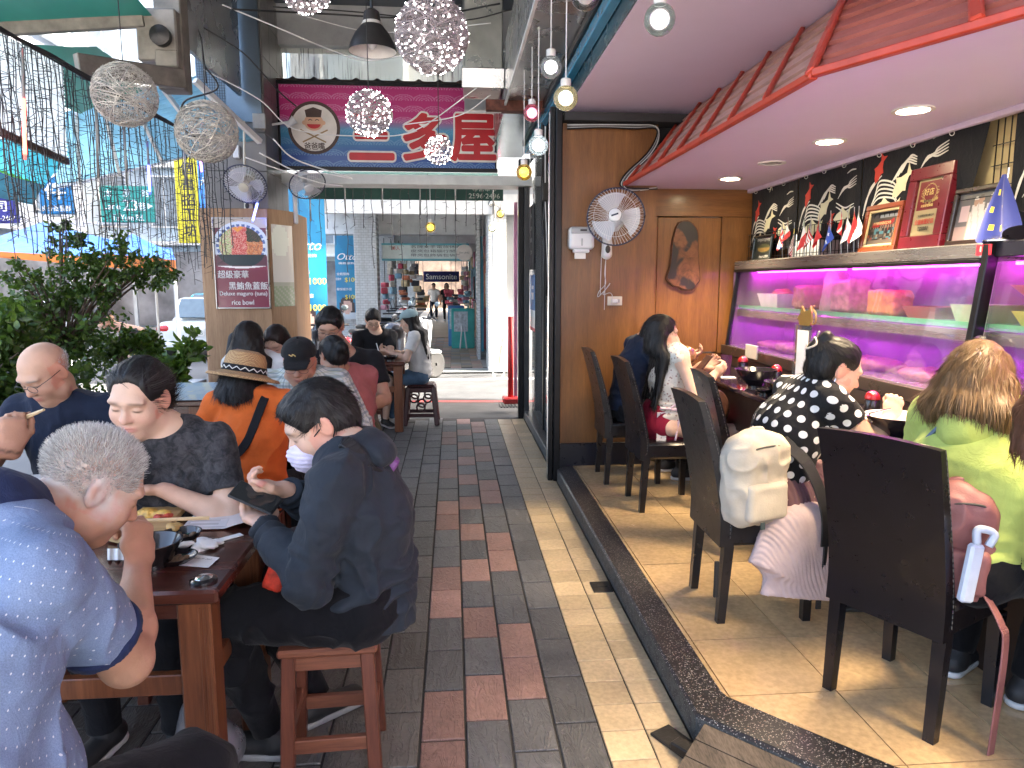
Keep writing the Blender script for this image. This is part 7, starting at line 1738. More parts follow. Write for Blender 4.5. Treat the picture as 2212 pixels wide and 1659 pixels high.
MB().span((-2.6,12.5,3.06),(6,40,15)).obj('wall',wallw,MB_);MB().span((.95,12.6,-.1),(6,40,3.05)).obj('shop_wall',M('far_wall',(.22,.23,.24),.6,vs=2),MB_);MB().span((-2.6,12.44,2.72),(6,12.6,3.06)).obj('fascia',M('white_paint',(0.62,0.64,0.64),0.5),MB_)
for k,y in enumerate((15.2,18.6,22.5,27.5,33)):MB().span((-2.6,y,2.55),(.95,y+.35,3.05),.01).obj('ceiling_beam',M('white_paint',(0.62,0.64,0.64),0.5),MB_)
def vsign(label,px0,py0,px1,py1,Y,col,chars,ink,cw=.6,small=None,name='hanging_sign'):
 a,b_=at(px0,py1,Y=Y),at(px1,py0,Y=Y);t=thing(name,label,'sign');MB().span((a.x,Y,a.z),(b_.x,Y+.14,b_.z),.015).obj('panel',M('sign_'+label[:9],col,.4,vs=2,var=.05),t)
 H=b_.z-a.z;w=b_.x-a.x;n=len(chars);z1=b_.z-H*.05;hh=(H*(.74 if small else.9))/n
 for i,ch in enumerate(chars):text(ch,((a.x+b_.x)/2,Y-.002,z1-hh*(i+.5)),(1,0,0),(0,0,1),min(hh*.8,w*cw*1.2),ink,t,min(w*cw,hh*1.0),.03)
 if small:text(small,((a.x+b_.x)/2,Y-.002,a.z+H*.10),(1,0,0),(0,0,1),H*.10,ink,t,w*.9,.02)
 return t
vsign('blue vertical shop sign with white characters across the street',88,338,147,462,21,(.005,.15,.38),'皮件',wht,.7,'皮件批發部');vsign('dark blue company sign at the left border',-30,372,27,482,19,(.012,.015,.18),'有公司',wht,.55,'2555-2467')
vsign('tall yellow sign with black characters left of the column',386,302,427,525,22,(.52,.45,.005),'所個書招工坊',M('black_ink',(.03,.03,.03),.5),.5);vsign('narrow blue and white sign beside the tall yellow one',431,335,446,450,21,(.05,.25,.68),'大',wht,.7)
rs_g=thing('road_sign','green road name sign reading Lane 23 Ta Yuan Rd','road sign');a,b_=at(219,480,Y=14),at(331,402,Y=14);W_,H_=b_.x-a.x,b_.z-a.z
MB().span((a.x,14,a.z),(b_.x,14.03,b_.z),.012).obj('panel',M('sign_green',(.005,.21,.165),.35,var=.05),rs_g)
gx=lambda s,u,v,h,w=None:text(s,(a.x+W_*u,13.998,a.z+H_*v),(1,0,0),(0,0,1),H_*h,wht,rs_g,w and W_*w,.01)
gx('太',.16,.80,.20);gx('原',.50,.80,.20);gx('路',.84,.80,.20);gx('Lane',.22,.44,.17);gx('23',.55,.47,.30);gx('巷',.77,.44,.22);gx('▶',.92,.45,.16);gx('Ta Yuan Rd.',.5,.13,.16,.58)
MB().bar((a.x+W_/2,14.06,4.6),(a.x+W_/2-.0,14.06,-.2),.06,.06).obj('pole',M('galv',(.5,.5,.5),.4,.6),rs_g);MB().bar((a.x-1.6,14.07,a.z-.05),(b_.x,14.07,a.z+.02),.04,.05).obj('arm',M('galv',(.5,.5,.5),.4,.6),rs_g)
tn=thing('canopy_tent','blue market canopy with an orange valance over the street stall','canopy');blc,orc=M('blue_canvas',(.004,.055,.24),.55,vs=1.5,var=.25,bmp=.2,bs=5,bd=.05),M('orange_canvas',(.50,.14,.02),.6)
for(pa,pb,pc2,pd,ap)in((at(-60,540,Y=10.5),at(378,565,Y=10.5),at(330,530,Y=13.5),at(-60,520,Y=13.5),at(90,480,Y=12)),(at(200,545,Y=10.6),at(379,562,Y=10.4),at(370,535,Y=13),at(215,528,Y=13),at(285,505,Y=12))):
 for q,w_ in((pa,pb),(pb,pc2),(pc2,pd),(pd,pa)):MB().grid(lambda u,v:q.lerp(w_,u).lerp(ap,v)+Vector((0,0,-.10*math.sin(PI*v)*(.5+.5*math.cos(u*2*PI)))),8,6).obj('roof_panel',blc,tn,'all')
 MB().prism([pa,pb,pb+Vector((0,0,-.16)),pa+Vector((0,0,-.07))],(0,-.01,0)).obj('valance',orc,tn)
for p in(at(375,565,Y=10.5),at(150,555,Y=10.5),at(330,530,Y=13.4)):MB().tube([p,Vector((p.x,p.y,-.2))],.025,8).obj('pole',M('galv',(.5,.5,.5),.4,.6),tn)
chrome=M('chrome',(0.75,0.75,0.76),0.15,1.0);tyre=M('tyre',(.02,.02,.02),.8);carg=M('car_glass',(.12,.17,.2),.06,var=.1,spec=.8);redl=M('tail_red',(.5,.015,.02),.15,coat=.6)
def car(label,x,y,rz,col,plate=None,h=1.45):
 t=thing('parked_car',label,'car',(x,y,-.2),rz);pm2=M('paint_'+label[:10],col,.18,var=.03,coat=.8)
 S=Sdf();S.box((0,0,.58),(.86,2.25,.32),None,.16);S.box((0,-.1,1.02),(.72,1.35,.40),None,.22,.18);S.cone((-.66,1.4,.33),(-1.2,1.4,.33),.36,.36,k=0,op='s')
 for sy in(-1.38,1.38):
  for sx in(-1,1):S.cone((sx*.62,sy,.33),(sx*1.3,sy,.33),.37,.37,k=.02,op='s')
 S.obj('body',pm2,t,.035,2)
 for sy in(-1,1):
  MB().prism([(-.62,sy*1.50-.1,.96),(.62,sy*1.50-.1,.96),(.54,sy*1.24-.1,1.37),(-.54,sy*1.24-.1,1.37)],(0,sy*.035,.02)).obj('windscreen',carg,t)
  for sx in(-1,1):
   w=MB().lathe([(.0001,-.09),(.20,-.09),(.31,-.08),(.32,0),(.31,.08),(.20,.09),(.0001,.09)],24,(sx*.76,sy*1.38,.32),Matrix.Rotation(PI/2,3,'Y')).obj('wheel',tyre,t,True);MB().lathe([(.0001,.095),(.19,.095),(.2,.07)],16,(sx*.76,sy*1.38,.32),Matrix.Rotation(sx*PI/2,3,'Y')).obj('hubcap',chrome,w,True)
   MB().box((sx*.72,sy*.5-.1,1.14),(.03,.75,.28),None,.01).obj('side_window',carg,t)
 for sx in(-1,1):MB().ball((sx*.66,-2.17,.74),(.20,.09,.11),14).obj('taillight',redl,t,'all');MB().box((sx*.55,2.24,.66),(.3,.06,.12),None,.03).obj('headlight',chrome,t);MB().box((sx*.93,.75,1.0),(.14,.1,.12),None,.03).obj('mirror',pm2,t)
 MB().box((0,-2.26,.36),(1.6,.08,.16),None,.03).obj('bumper',pm2,t);pl_=MB().box((0,-2.27,.66),(.36,.02,.17),None,.005).obj('number_plate',wht,t)
 if plate:text(plate,(0,-2.283,.66),(1,0,0),(0,0,1),.09,M('plate_green',(.03,.12,.10),.5),t,.30,.02)
 return t
car('white saloon car parked tail first left of the column',-5.82,18.6,.05,(.72,.76,.77),'1283·ES');car('turquoise hatchback parked beyond the white saloon',-8.0,25.5,.1,(.02,.38,.46));car('white van like car half hidden behind the tree',-9.5,15.5,.15,(.70,.70,.70))
mtc={}
def scooter(label,x,y,rz,col,z=-.03):
 t=thing('motor_scooter',label,'scooter',(x,y,z),rz,group='parked motor scooters');key=tuple(col)
 if key in mtc:
  for k in mtc[key]:q=k.copy();COL.objects.link(q);q.parent=t
  return t
 pm2=M('scooter_%d%d%d'%tuple(int(c*99)for c in col),col,.2,var=.05,coat=.6)
 for sy in(-.62,.62):MB().lathe([(.12,-.04),(.20,-.055),(.235,-.03),(.24,0),(.235,.03),(.20,.055),(.12,.04),(.03,.05),(.03,-.05),(.12,-.04)],20,(0,sy,.24),Matrix.Rotation(PI/2,3,'Y')).obj('wheel',tyre,t,True)
 S=Sdf();S.cone((0,-.75,.60),(0,-.15,.50),(.15,.12),(.13,.16),side=(1,0,0),k=.05);S.cone((0,-.15,.34),(0,.3,.30),(.14,.06),(.15,.05),side=(1,0,0),k=.06);S.cone((0,.32,.30),(0,.42,.86),(.19,.06),(.16,.07),side=(1,0,0),k=.06);S.cone((0,.52,.46),(0,.74,.44),(.09,.05),(.07,.04),side=(1,0,0),k=.04);S.ell((0,.40,.95),(.17,.10,.10),None,.05);S.obj('fairing',pm2,t,.022,1)
 S=Sdf();S.cone((0,-.70,.76),(0,-.10,.72),(.13,.05),(.11,.045),side=(1,0,0));S.obj('seat',M('vinyl',(.015,.015,.016),.5),t,.02,1)
 MB().tube([(-.34,.34,1.02),(-.12,.42,1.03),(.12,.42,1.03),(.34,.34,1.02)],.016,8).obj('handlebar',blk,t,'all');MB().ball((0,.50,.93),(.09,.05,.07),12).obj('headlight',chrome,t,'all');MB().ball((0,-.86,.62),(.11,.05,.05),12).obj('taillight',redl,t,'all')
 for s in(-1,1):mi=MB().tube([(s*.22,.38,1.03),(s*.30,.40,1.22)],.007,5).obj('mirror',blk,t,'all');MB().ball((s*.31,.40,1.25),(.055,.012,.04),10).obj('mirror_glass',carg,mi,'all')
 MB().box((0,-.93,.48),(.22,.015,.13),None,.004).obj('number_plate',wht,t);MB().tube([(.13,-.2,.22),(.15,-.85,.30)],[.03,.05],8).obj('exhaust',chrome,t,'all')
 mtc[key]=kids(t);return t
dkc,whc,slv,rdc=(.03,.03,.035),(.7,.7,.7),(.35,.36,.38),(.4,.03,.03)
for(lb,x,y,rz,c)in(('dark scooter behind the young man in black by the banner',-1.55,9.4,.5,dkc),('black scooter with a red taillight left of the girl in jeans',-.95,9.6,-.35,dkc),('silver scooter in the row behind the girl cap',-.75,11.4,-.75,slv),('white scooter with red lamp right of the girl cap',-.80,11.2,-.6,slv),('dark scooter further back in the lane row',-1.25,12.9,-.7,dkc),('white scooter second from the far pillar',-1.3,14.2,-.7,whc),('red scooter by the far pillar',-1.35,15.6,-.7,rdc),('silver scooter deep in the arcade row',-1.35,17.2,-.7,slv)):scooter(lb,x,y,rz,c)
for(lb,x,y,rz,c)in(('dark scooter parked beside the white saloon car',-5.0,19.5,1.2,dkc),('white scooter parked on the sunlit street',-7.9,14.0,1.3,whc),('silver scooter near the plants on the sunny street',-7.0,12.5,1.0,slv),('silver scooter behind the turquoise hatchback',-5.6,23.5,1.3,slv)):scooter(lb,x,y,rz,c,-.2)
bc=thing('bicycle','cream bicycle whose front wheel shows by the white column','bicycle');wc=at(1078,785,Y=11.9)
for dx in(0,.95):
 c=Vector((wc.x+dx,11.9,wc.z));w=MB().tube([c+Vector((.29*math.cos(a)*.45,.29*math.cos(a)*.9,.29*math.sin(a)))for a in[2*PI*i/32 for i in range(33)]],.016,6).obj('wheel',M('cream_rim',(.5,.48,.4),.5),bc,'all');sp_=MB()
 for i in range(14):a=2*PI*i/14;sp_.tube([c,c+Vector((.28*math.cos(a)*.45,.28*math.cos(a)*.9,.28*math.sin(a)))],.002,3)
 tag(sp_.obj('spokes',chrome,w),kind='stuff')
MB().tube([wc,wc+Vector((.1,.05,.62)),wc+Vector((.7,.1,.55)),wc+Vector((.95,0,0))],.015,6).obj('frame',M('cream_rim',(.5,.48,.4),.5),bc,'all')
rp_=thing('parasol_stand','red folded parasol pole by the door posts at the lane','parasol');p=at(1103,860,Y=8.6);MB().tube([p,p+Vector((0,0,1.0))],.035,10).obj('pole',M('red_paint',(.55,.03,.03),.4),rp_,'all');MB().box(p+Vector((0,0,-.02)),(.2,.2,.08),None,.02).obj('base',M('red_paint',(.55,.03,.03),.4),rp_)
tag(MB().span((.74,8.6,.1),(.78,8.64,2.5)).obj('banner_pole',M('pink_strip',(.6,.25,.4),.5,vs=1.5,var=.6)),'thin pink and white banner edge beside the glazed shopfront','banner')
dr=thing('drain_grate','square metal drain grate in the lane near the door posts','drain');p=at(1098,876,Z=-.028)
for k in range(6):MB().box(p+Vector((-.1+.04*k,0,.005)),(.018,.3,.01)).obj('grate_bar',steel,dr)
fa=struct('far_arcade_floor',MB().span((-2.5,12.45,-.25),(.95,45,-.004)),M('grout',(0.035,0.033,0.032),0.9));tan_=tile_mat('tan_paver',(.30,.25,.19),.5,.3);gp_=tile_mat('grey_paver',(.24,.24,.24),.5,.3);pk_=tile_mat('pink_paver',(.36,.24,.20),.5,.3);mm3=[MB().box((0,0,-.006),(.196,.294,.012),None,.002).mesh('paver_tile',m)for m in(tan_,gp_,pk_)];rr=random.Random(8)
for c in range(-7,4):
 for r in range(24):
  o=link('paver_tile',mm3[1]if c in(-7,-6,-5,3)else rr.choice(mm3),fa);o.location=(-.05+.2*c+.1,13.2+.3*r+.15*(c%2),.004)
tag(MB().span((-1.6,20.6,-.006),(.8,45,.001)).obj('far_paving',tan_,fa),kind='stuff');MB().span((-2.5,12.45,-.1),(.95,13.0,.004)).obj('threshold',M('terrazzo_grey',(.30,.31,.30),.4,vs=60,var=.4),fa)
pil,nt,b=new_mat('white_tile_wall');bk_=N(nt,'ShaderNodeTexBrick');bk_.inputs['Scale'].default_value=5;bk_.inputs['Mortar Size'].default_value=.012;bk_.inputs['Color1'].default_value=(.60,.63,.64,1);bk_.inputs['Color2'].default_value=(.52,.55,.56,1);bk_.inputs['Mortar'].default_value=(.25,.26,.26,1)
L(nt,coords(nt,'Object',(1,1,1),(PI/2,0,0)),bk_.inputs[0]);dn_=noise_tex(nt,coords(nt,'Object',(4,4,.6)),2,7,.7);L(nt,mixc(nt,mth(nt,'MULTIPLY',ramp(nt,dn_,[(.45,(0,0,0)),(.7,(1,1,1))]),.45),bk_.outputs[0],(.30,.29,.26)),b.inputs['Base Color']);b.inputs['Roughness'].default_value=.35
tag(MB().span((.62,12.5,0),(.94,13.3,3.05),.01).obj('white_pillar',pil),'white tiled pillar at the right of the far arcade mouth','pillar');tag(MB().tube([(.72,12.42,.9),(.72,12.42,3.0)],.03,8).obj('drain_pipe',M('pipe_white',(.6,.6,.57),.5)),'white drain pipe on the far white pillar','pipe')
for k,(x,y,lb)in enumerate(((-2.5,12.6,'street side pillar behind the first blue banner'),(-2.35,16.4,'street side pillar behind the second blue banner'),(-2.0,20.5,'white pillar left of the long arcade sign'),(-1.95,26,'white pillar left of the navy luggage sign'),(-1.95,33,'white pillar deep in the arcade'),(-1.75,14.6,'pillar among the parked scooters'),(-1.7,18.4,'second pillar among the parked scooters'),(-1.7,23,'third white pillar by the hanging goods'))):tag(MB().span((x-.2,y,-.2),(x+.25,y+.5,3.06),.01).obj('white_pillar',pil),lb,'pillar')
def banner(label,x0,x1,z0,z1,Y,seed):
 t=thing('hanging_banner',label,'banner',group='blue clothing sale banners');rr=random.Random(seed)
 def pr(u,v):
  if v<.25:
   d=math.hypot((u-.42)*1.1,(v-.12)*3.2)
   if d<.22:return(.62,.40,.32)
   if d<.34 and v>.06:return(.05,.03,.03)
   if v<.07:return(.55,.6,.62)
  return(.015,.24,.42)if(u*1.0+v*2.2)%1.2<.6 else(.012,.20,.38)
 X=lambda u:x0+(x1-x0)*u;Z=lambda v:z0+(z1-z0)*v
 sheet('print',lambda u,v:(X(u),Y+.03*math.sin(v*9+u*2)*.6,Z(v)),18,60,pr,M_attr('print',.4),t);W=x1-x0;yel=M('yellow_ink2',(.75,.62,.08),.5);y_=Y-.035
 g=lambda s,u,v,h,w,m,sh=0:text(s,(X(u),y_,Z(v)),(1,0,0),(0,0,1),h*W,m,t,w*W,.02,0,'C',sh)
 g('Otto',.5,.62,.26,.80,wht,.35);g('機能服飾',.45,.555,.09,.62,wht);g('全館服飾',.30,.45,.11,.5,wht);g('任選2件',.12,.40,.10,.22,wht);g('$1000',.68,.39,.20,.62,yel);g('極保暖外套',.34,.30,.11,.6,wht);g('$1000',.66,.22,.20,.60,yel)
banner('nearer blue clothing sale banner beside the column',-2.74,-2.12,.55,3.18,12.4,1);banner('further blue clothing sale banner beyond the first',-2.58,-2.03,.75,2.98,16.2,2)
asg=thing('arcade_sign','long pale blue framed luggage shop sign hung across the far arcade','sign');a,b_=at(826,563,Y=15.0),at(1012,526,Y=15.0)
MB().span((a.x,15,a.z),(b_.x,15.1,b_.z),.01).obj('panel',M('sign_pale_panel',(.62,.70,.68),.4),asg)
for z in(a.z+.02,b_.z-.02):MB().span((a.x-.01,14.98,z-.02),(b_.x+.01,15.12,z+.02),.004).obj('frame_rail',M('sign_teal',(.10,.36,.42),.4),asg)
for i,s in enumerate(('名牌女手電旅休傘','皮夾包箱腦行閒具','帶夾包飾袋包袋袋')):text(s,((a.x+b_.x)/2+.22,14.995,b_.z-.07-.085*i),(1,0,0),(0,0,1),.06,M('dark_ink',(.08,.1,.1),.5),asg,1.05)
text('美人',(a.x+.28,14.995,b_.z-.1),(1,0,0),(0,0,1),.08,M('red_ink',(0.45,0.02,0.02),0.5),asg)
rs2=thing('round_sign','round cream shop sign hanging at the right of the long arcade sign','sign');p=at(1003,546,Y=14.8);MB().lathe([(.0001,-.03),(.16,-.03),(.165,0),(.16,.03),(.0001,.03)],32,p,Matrix.Rotation(PI/2,3,'X')).obj('disc',M('sign_cream2',(.66,.60,.55),.4),rs2,True);text('DA LING',(p.x,14.765,p.z),(1,0,0),(0,0,1),.035,M('dark_ink',(.08,.1,.1),.5),rs2,.2)
ss_=thing('luggage_sign','navy illuminated luggage shop sign across the end of the arcade','sign');a,b_=at(915,609,Y=26),at(992,586,Y=26);MB().span((a.x,26,a.z),(b_.x,26.15,b_.z),.01).obj('panel',M('sign_navy',(.008,.010,.10),.4),ss_);text('Samsonite',((a.x+b_.x)/2,25.99,(a.z+b_.z)/2),(1,0,0),(0,0,1),(b_.z-a.z)*.5,wht,ss_,(b_.x-a.x)*.86,.02)
goods=[((.45,.35,.2),'tan'),((.55,.5,.42),'cream'),((.6,.2,.1),'orange'),((.5,.08,.12),'red'),((.06,.06,.07),'black'),((.2,.35,.45),'blue grey'),((.7,.68,.66),'white'),((.62,.3,.4),'pink')]
spots=[(862,575,16.5,.16,.55,1),(874,600,18,.2,.7,0),(888,590,19,.2,.5,6),(900,600,21,.24,.8,4),(872,640,17,.2,.3,2),(905,640,22,.3,.4,4),(1002,600,19,.2,.6,6),(1008,612,18,.14,.6,7),(998,640,20,.25,.4,3),(1010,645,17,.2,.35,5),(985,650,21,.3,.4,4),(915,655,24,.4,.5,0),(832,640,15.5,.16,.6,3),(846,600,15.8,.14,.7,1),(975,645,25,.4,.6,3),(955,640,36,.8,.6,2)]
for i,(px_,py,Y,w,h,g)in enumerate(spots):
 p=at(px_,py,Y=Y);t=thing('hanging_merchandise','%s bundle of bags and clothes hung %s'%(goods[g][1],['high on the left of the far arcade','left by the scooters','left beside the pillar','left of the navy sign','low on the left','under the navy sign','right under the round sign','right by the pink strip','right beside the walkers','low on the right shop wall','right of the dark dressed walker','far left behind the walkers','by the second banner','above the scooters','far right behind the walkers','at the very end of the arcade'][i]),'merchandise',group='goods hung along the far arcade')
 rr=random.Random(i);mg=M('goods_%d'%g,goods[g][0],.7,vs=9,var=.35)
 for k in range(5):MB().box(p+Vector((rr.uniform(-.25,.25)*w,rr.uniform(-.1,.1),h*(.4-.2*k))),(w*rr.uniform(.6,1),.14,h*rr.uniform(.16,.24)),rr.uniform(-.5,.5),.02).obj('bag',mg if k%2 else M('goods_%d'%((g+k)%8),goods[(g+k)%8][0],.7,vs=9,var=.35),t)
 MB().tube([p+Vector((0,0,h*.5)),Vector((p.x,p.y,max(2.5,p.z+h*.6)))],.008,4).obj('hook_line',dk,t)
for(lb,px_,Y,w,h,c)in(('turquoise display stand on the right of the far arcade',1000,17.2,.55,.95,(.05,.45,.42)),('blue and white poster stand beside the turquoise one',986,17.8,.4,1.0,(.08,.25,.55))):
 p=at(px_,715,Y=Y);t=thing('display_stand',lb,'stand');MB().box((p.x,Y,h/2),(w,.4,h),None,.02).obj('cabinet',M('stand_%s'%lb[:4],c,.4),t);MB().box((p.x-.05,Y-.21,h*.68),(w*.6,.02,h*.5),None,.004).obj('poster',M('stand_poster',(.6,.63,.66),.5,vs=14,var=.4),t)
 for s in(-1,1):MB().tube([(p.x+s*.08,Y-.35,0),(p.x+s*.02,Y-.25,h*.6)],.02,6).obj('leg',whp,t)
tag(MB().span((-2.5,45,-.2),(2,45.2,3.05)).obj('arcade_end_wall',M('far_bright',(.16,.12,.10),.6,vs=1.5,var=.6)),'blurred colourful end of the far arcade','wall')
ul=thing('shop_awning_edge','white door leaf and blue strip on the right side of the far arcade','door');MB().span((.50,14.5,0),(.56,15.3,2.9)).obj('door_leaf',pil,ul);MB().span((.56,16.2,0),(.70,16.5,2.6)).obj('blue_strip',M('blue_strip',(.05,.30,.42),.5),ul);MB().span((.57,15.6,0),(.62,15.7,2.9)).obj('dark_post',dk,ul)
for i,(y0,c,lb)in enumerate(((16.8,(.35,.05,.05),'red shop counter on the right of the far arcade'),(19,(.06,.16,.35),'blue shop shutter on the right of the far arcade'),(21.2,(.30,.20,.10),'tan shop shelf on the right of the far arcade'),(23.5,(.05,.05,.06),'dark shop entrance on the right of the far arcade'),(26.5,(.40,.10,.18),'rose shop front deep on the right'),(30,(.32,.30,.12),'olive shop front at the far right'),(35,(.10,.28,.30),'teal shop front at the end of the arcade'))):
 t=thing('goods_stall',lb,'stall',group='shop fronts along the far arcade');mm_=M('front_%d'%i,c,.5,vs=5,var=.4);MB().span((.72,y0,0),(.945,y0+1.7,.95),.02).obj('counter',mm_,t);MB().span((.80,y0,2.15),(.945,y0+1.7,2.7),.02).obj('fascia',mm_,t)  # shop front panel: counter and fascia along the right shop wall
 for k in range(4):MB().span((.78+.02*(k%2),y0+.1+.4*k,.96),(.94,y0+.4+.4*k,1.3+.5*((k*7+i)%3)),.02).obj('stock',M('goods_%d'%((i+k)%8),goods[(i+k)%8][0],.7,vs=9,var=.35),t)
blackt=cloth('black_cotton',(.012,.012,.014));blackp=cloth('black_trouser',(.0045,.0045,.0065));whitet=cloth('white_cotton',(.66,.65,.63));navyc=cloth('navy_cotton',(.010,.016,.035));denim=cloth('denim',(.09,.16,.26),weave=500,bs=.4,var=.3)
def H(w,d,n,**k):return dict(w=Vector(w),d=Vector(d),n=Vector(n),**k)
def w_(x,y,Y):return at(x,y,Y=Y)
GREY=(.56,.55,.53);BLK=(.010,.009,.009)
I=person('grey haired man in a pale blue dotted polo shirt bending over his bowl',(-.87,1.08,.62),34,30,1.07,1.15,.07,head_at=(-.785,1.565,1.112),nk=(-.865,1.38,1.105),look=(18,36,0),skin='b',top=cloth('polo_blue',(.145,.20,.325),pattern=dots(.027,.0019,(.50,.53,.60)),mel=.2),uvtop=True,bottom=blackp,hair='buzz',haircol=GREY,hs=1.03,h=.006,neckw=1.1,collar=cloth('navy_rib',(.012,.02,.06)),cuff=cloth('navy_rib',(.012,.02,.06)),openneck=.0,wr=1.8,slv=.66,R_=H((-.772,1.72,.862),(-.10,.35,.75),(-.85,.2,-.3),curl=1.0,thumb=.8,hs=1.1,el=(-.69,1.455,.765)),L_=H((-1.10,1.82,.82),(.2,.7,-.1),(.3,0,-.9),curl=.8),feet=dict(L=(-1.25,1.55,0),R=(-.56,1.58,0)))
hp=I['arms']['R'][2];cs=thing('chopsticks','pale wooden chopsticks held by the grey haired man','chopsticks');bamb=M('chopstick_wood',(.55,.40,.22),.5)
for k in(0,.012):MB().tube([at(252,1126+k*60,Y=1.98),at(452,1117+k*300,Y=2.0)],[.0045,.003],6).obj('stick',bamb,cs)
I=person('woman in a charcoal mottled tee looking down with parted black hair',(-1.02,2.68,.545),184,12,1.01,1.05,0,head_at=(-1.083,2.52,1.155),look=(1,18,-4),skin='c',top=cloth('charcoal_mottle',(.020,.021,.024),pattern=mottle((.065,.062,.068))),bottom=blackp,hair='pony',haircol=BLK,female=True,h=.0055,hs=1.10,openneck=.028,L_=H((-1.0,2.46,.845),(-.85,-.25,.10),(-.1,.3,.9),curl=.75,thumb=.1,pole=Vector((.9,.1,-.6))),R_=H((-1.28,2.40,.80),(.5,-.6,0),(.2,0,.9),curl=.6))
ph=thing('phone','black phone held by the woman in the dark tee','phone');MB().box((-1.11,2.43,.90),(.012,.075,.15),Matrix.Rotation(.5,3,'Y')@Matrix.Rotation(.5,3,'Z'),.006).obj('case',gloss,ph)
jac=cloth('slate_jacket',(.021,.027,.037),rough=.75,weave=600,bs=.15)
def hood(S,v):pass
I=person('man in a dark slate jacket and pale mask looking at his phone on the stool',(-.285,2.225,.545),-84,9,1.06,1.08,0,head_at=(-.43,2.28,1.105),nk=at(752,962,Y=2.25),look=(-22,30,0),skin='c',top=jac,sleeve='long',bottom=blackp,hair='short',haircol=BLK,hs=1.09,h=.006,hem=.03,openneck=.0,wr=2.2,R_=H((-.565,2.335,.875),(-.75,-.35,.25),(-.2,-.2,.95),curl=.85,thumb=.5,pole=Vector((.2,.7,-.7))),L_=H((-.60,2.20,.80),(-.5,.7,.1),(0,.3,.9),curl=.6,pole=Vector((.3,-.5,-.8))),feet=dict(L=(-.62,2.22,0),R=(-.50,2.40,.0),Ld=(-.8,.1,0),Rd=(.6,.5,0)),knees=(.0,.02),sole=(.35,.35,.36))
hl,fw,rt,cf,Nk,C=(I[k]for k in('hl','fw','rt','cf','Nk','C'));r0=I['root']
S=Sdf()
for t in range(9):
 a=t/8*PI*1.5-PI*.75;S.ell(Nk+Vector((0,0,.005))-fw*(.055*math.cos(a)+.01)+rt*.085*math.sin(a)+Vector((0,0,.022*math.cos(a))),(.034,.034,.030),None,.03)
S.ell(Nk-fw*.10+Vector((0,0,-.02)),(.055,.10,.05),None,.04);S.obj('hood',jac,r0,.006,1,lambda P,N_:.005*vnoise(P,25))
S=Sdf();S.ell(hl(0,.072,-.062),(.066,.064,.060),I['RH']);S.ell(hl(0,.10,-.035),(.016,.03,.02),I['RH'],.02);S.obj('face_mask',cloth('mask_lilac',(.60,.55,.70),weave=300),r0,.0045,1,lambda P,N_:.0016*np.sin(P[:,2]*420))
MB().tube(curve([hl(-.05,.075,-.03),hl(-.072,.02,-.005),hl(-.082,-.025,.01),hl(-.08,-.02,-.03),hl(-.06,.05,-.085)]),.0022,5).obj('mask_strap',blackt,r0,'all')
pth=[C+cf*.10-rt*.05,I['shL'].lerp(Nk,.45)+Vector((0,0,.062)),I['shL'].lerp(Nk,.40)-fw*.075+Vector((0,0,.015)),Nk-fw*.135+Vector((0,0,-.10)),Nk-fw*.15+rt*.04+Vector((0,0,-.16))]
st_=MB();pp=curve(pth,8);[st_.bar(pp[i],pp[i+1]+(pp[i+1]-pp[i])*.3,.045,.012,(pp[i]-C).normalized(),.003)for i in range(len(pp)-1)]
st_.obj('bag_strap',M('bag_black',(.010,.010,.012),.6,bmp=.3,bs=200),r0);MB().box(Nk-fw*.135+Vector((0,0,-.06)),(.04,.05,.05),Matrix.Rotation(.6,3,'Y'),.006).obj('strap_buckle',M('purple_label',(.16,.05,.22),.4),r0)
ph=thing('phone','black smartphone in the hand of the masked man','phone');u_=(at(500,1052,Y=2.27)-at(605,1098,Y=2.24));c=(at(500,1052,Y=2.27)+at(605,1098,Y=2.24))/2;u_.normalize();n_=Vector((.35,-.55,.75));n_=(n_-u_*n_.dot(u_)).normalized();s_=u_.cross(n_);RM=Matrix((s_,u_,n_)).transposed()
MB().box(c,(.076,.155,.010),RM,.004).obj('case',M('phone_case',(.012,.012,.013),.5),ph);MB().box(c+n_*.0055,(.066,.142,.0015),RM).obj('screen',M('phone_screen',(.02,.022,.022),.08,coat=.5),ph)
tag(Sdf().box((-.53,2.12,.70),(.03,.05,.07),Matrix.Rotation(.4,3,'Y'),.01).obj('red_bag',M('red_white',(.5,.04,.02),.5,vs=40,var=.5),None,.008,0),'red and white folded packet at the masked man lap','packet')
I=person('person in an orange shirt and straw hat seen from behind',(-.98,3.40,.545),4,12,.98,1.02,0,head_at=(-1.005,3.50,1.055),look=(38,14,0),skin='b',top=cloth('orange_knit',(.62,.125,.022),weave=300),sleeve='three',bottom=blackp,hair='bob',hairlen=.005,haircol=BLK,female=True,h=.007,hem=.04,R_=H((-.78,3.72,.80),(-.3,.8,.1),(-.5,0,-.6),curl=.8),L_=H((-1.2,3.75,.80),(.3,.8,0),(0,0,-1)))
hl,r0,RH=I['hl'],I['root'],I['RH']
m,nt,b=new_mat('straw');wv_=N(nt,'ShaderNodeTexChecker');wv_.inputs['Scale'].default_value=170;L(nt,coords(nt,'Object',(1,1,1),(.3,.4,.5)),wv_.inputs[0]);L(nt,mixc(nt,wv_.outputs['Fac'],(.48,.30,.14),(.26,.14,.06)),b.inputs['Base Color']);b.inputs['Roughness'].default_value=.8;L_hat=m
hc_=hl(0,-.02,.055);ht=MB().lathe([(.172,-.018),(.165,-.006),(.13,.0),(.104,.012),(.101,.03),(.096,.075),(.082,.105),(.05,.118),(.0001,.112)],40,hc_,RH).obj('straw_hat',L_hat,r0,True)
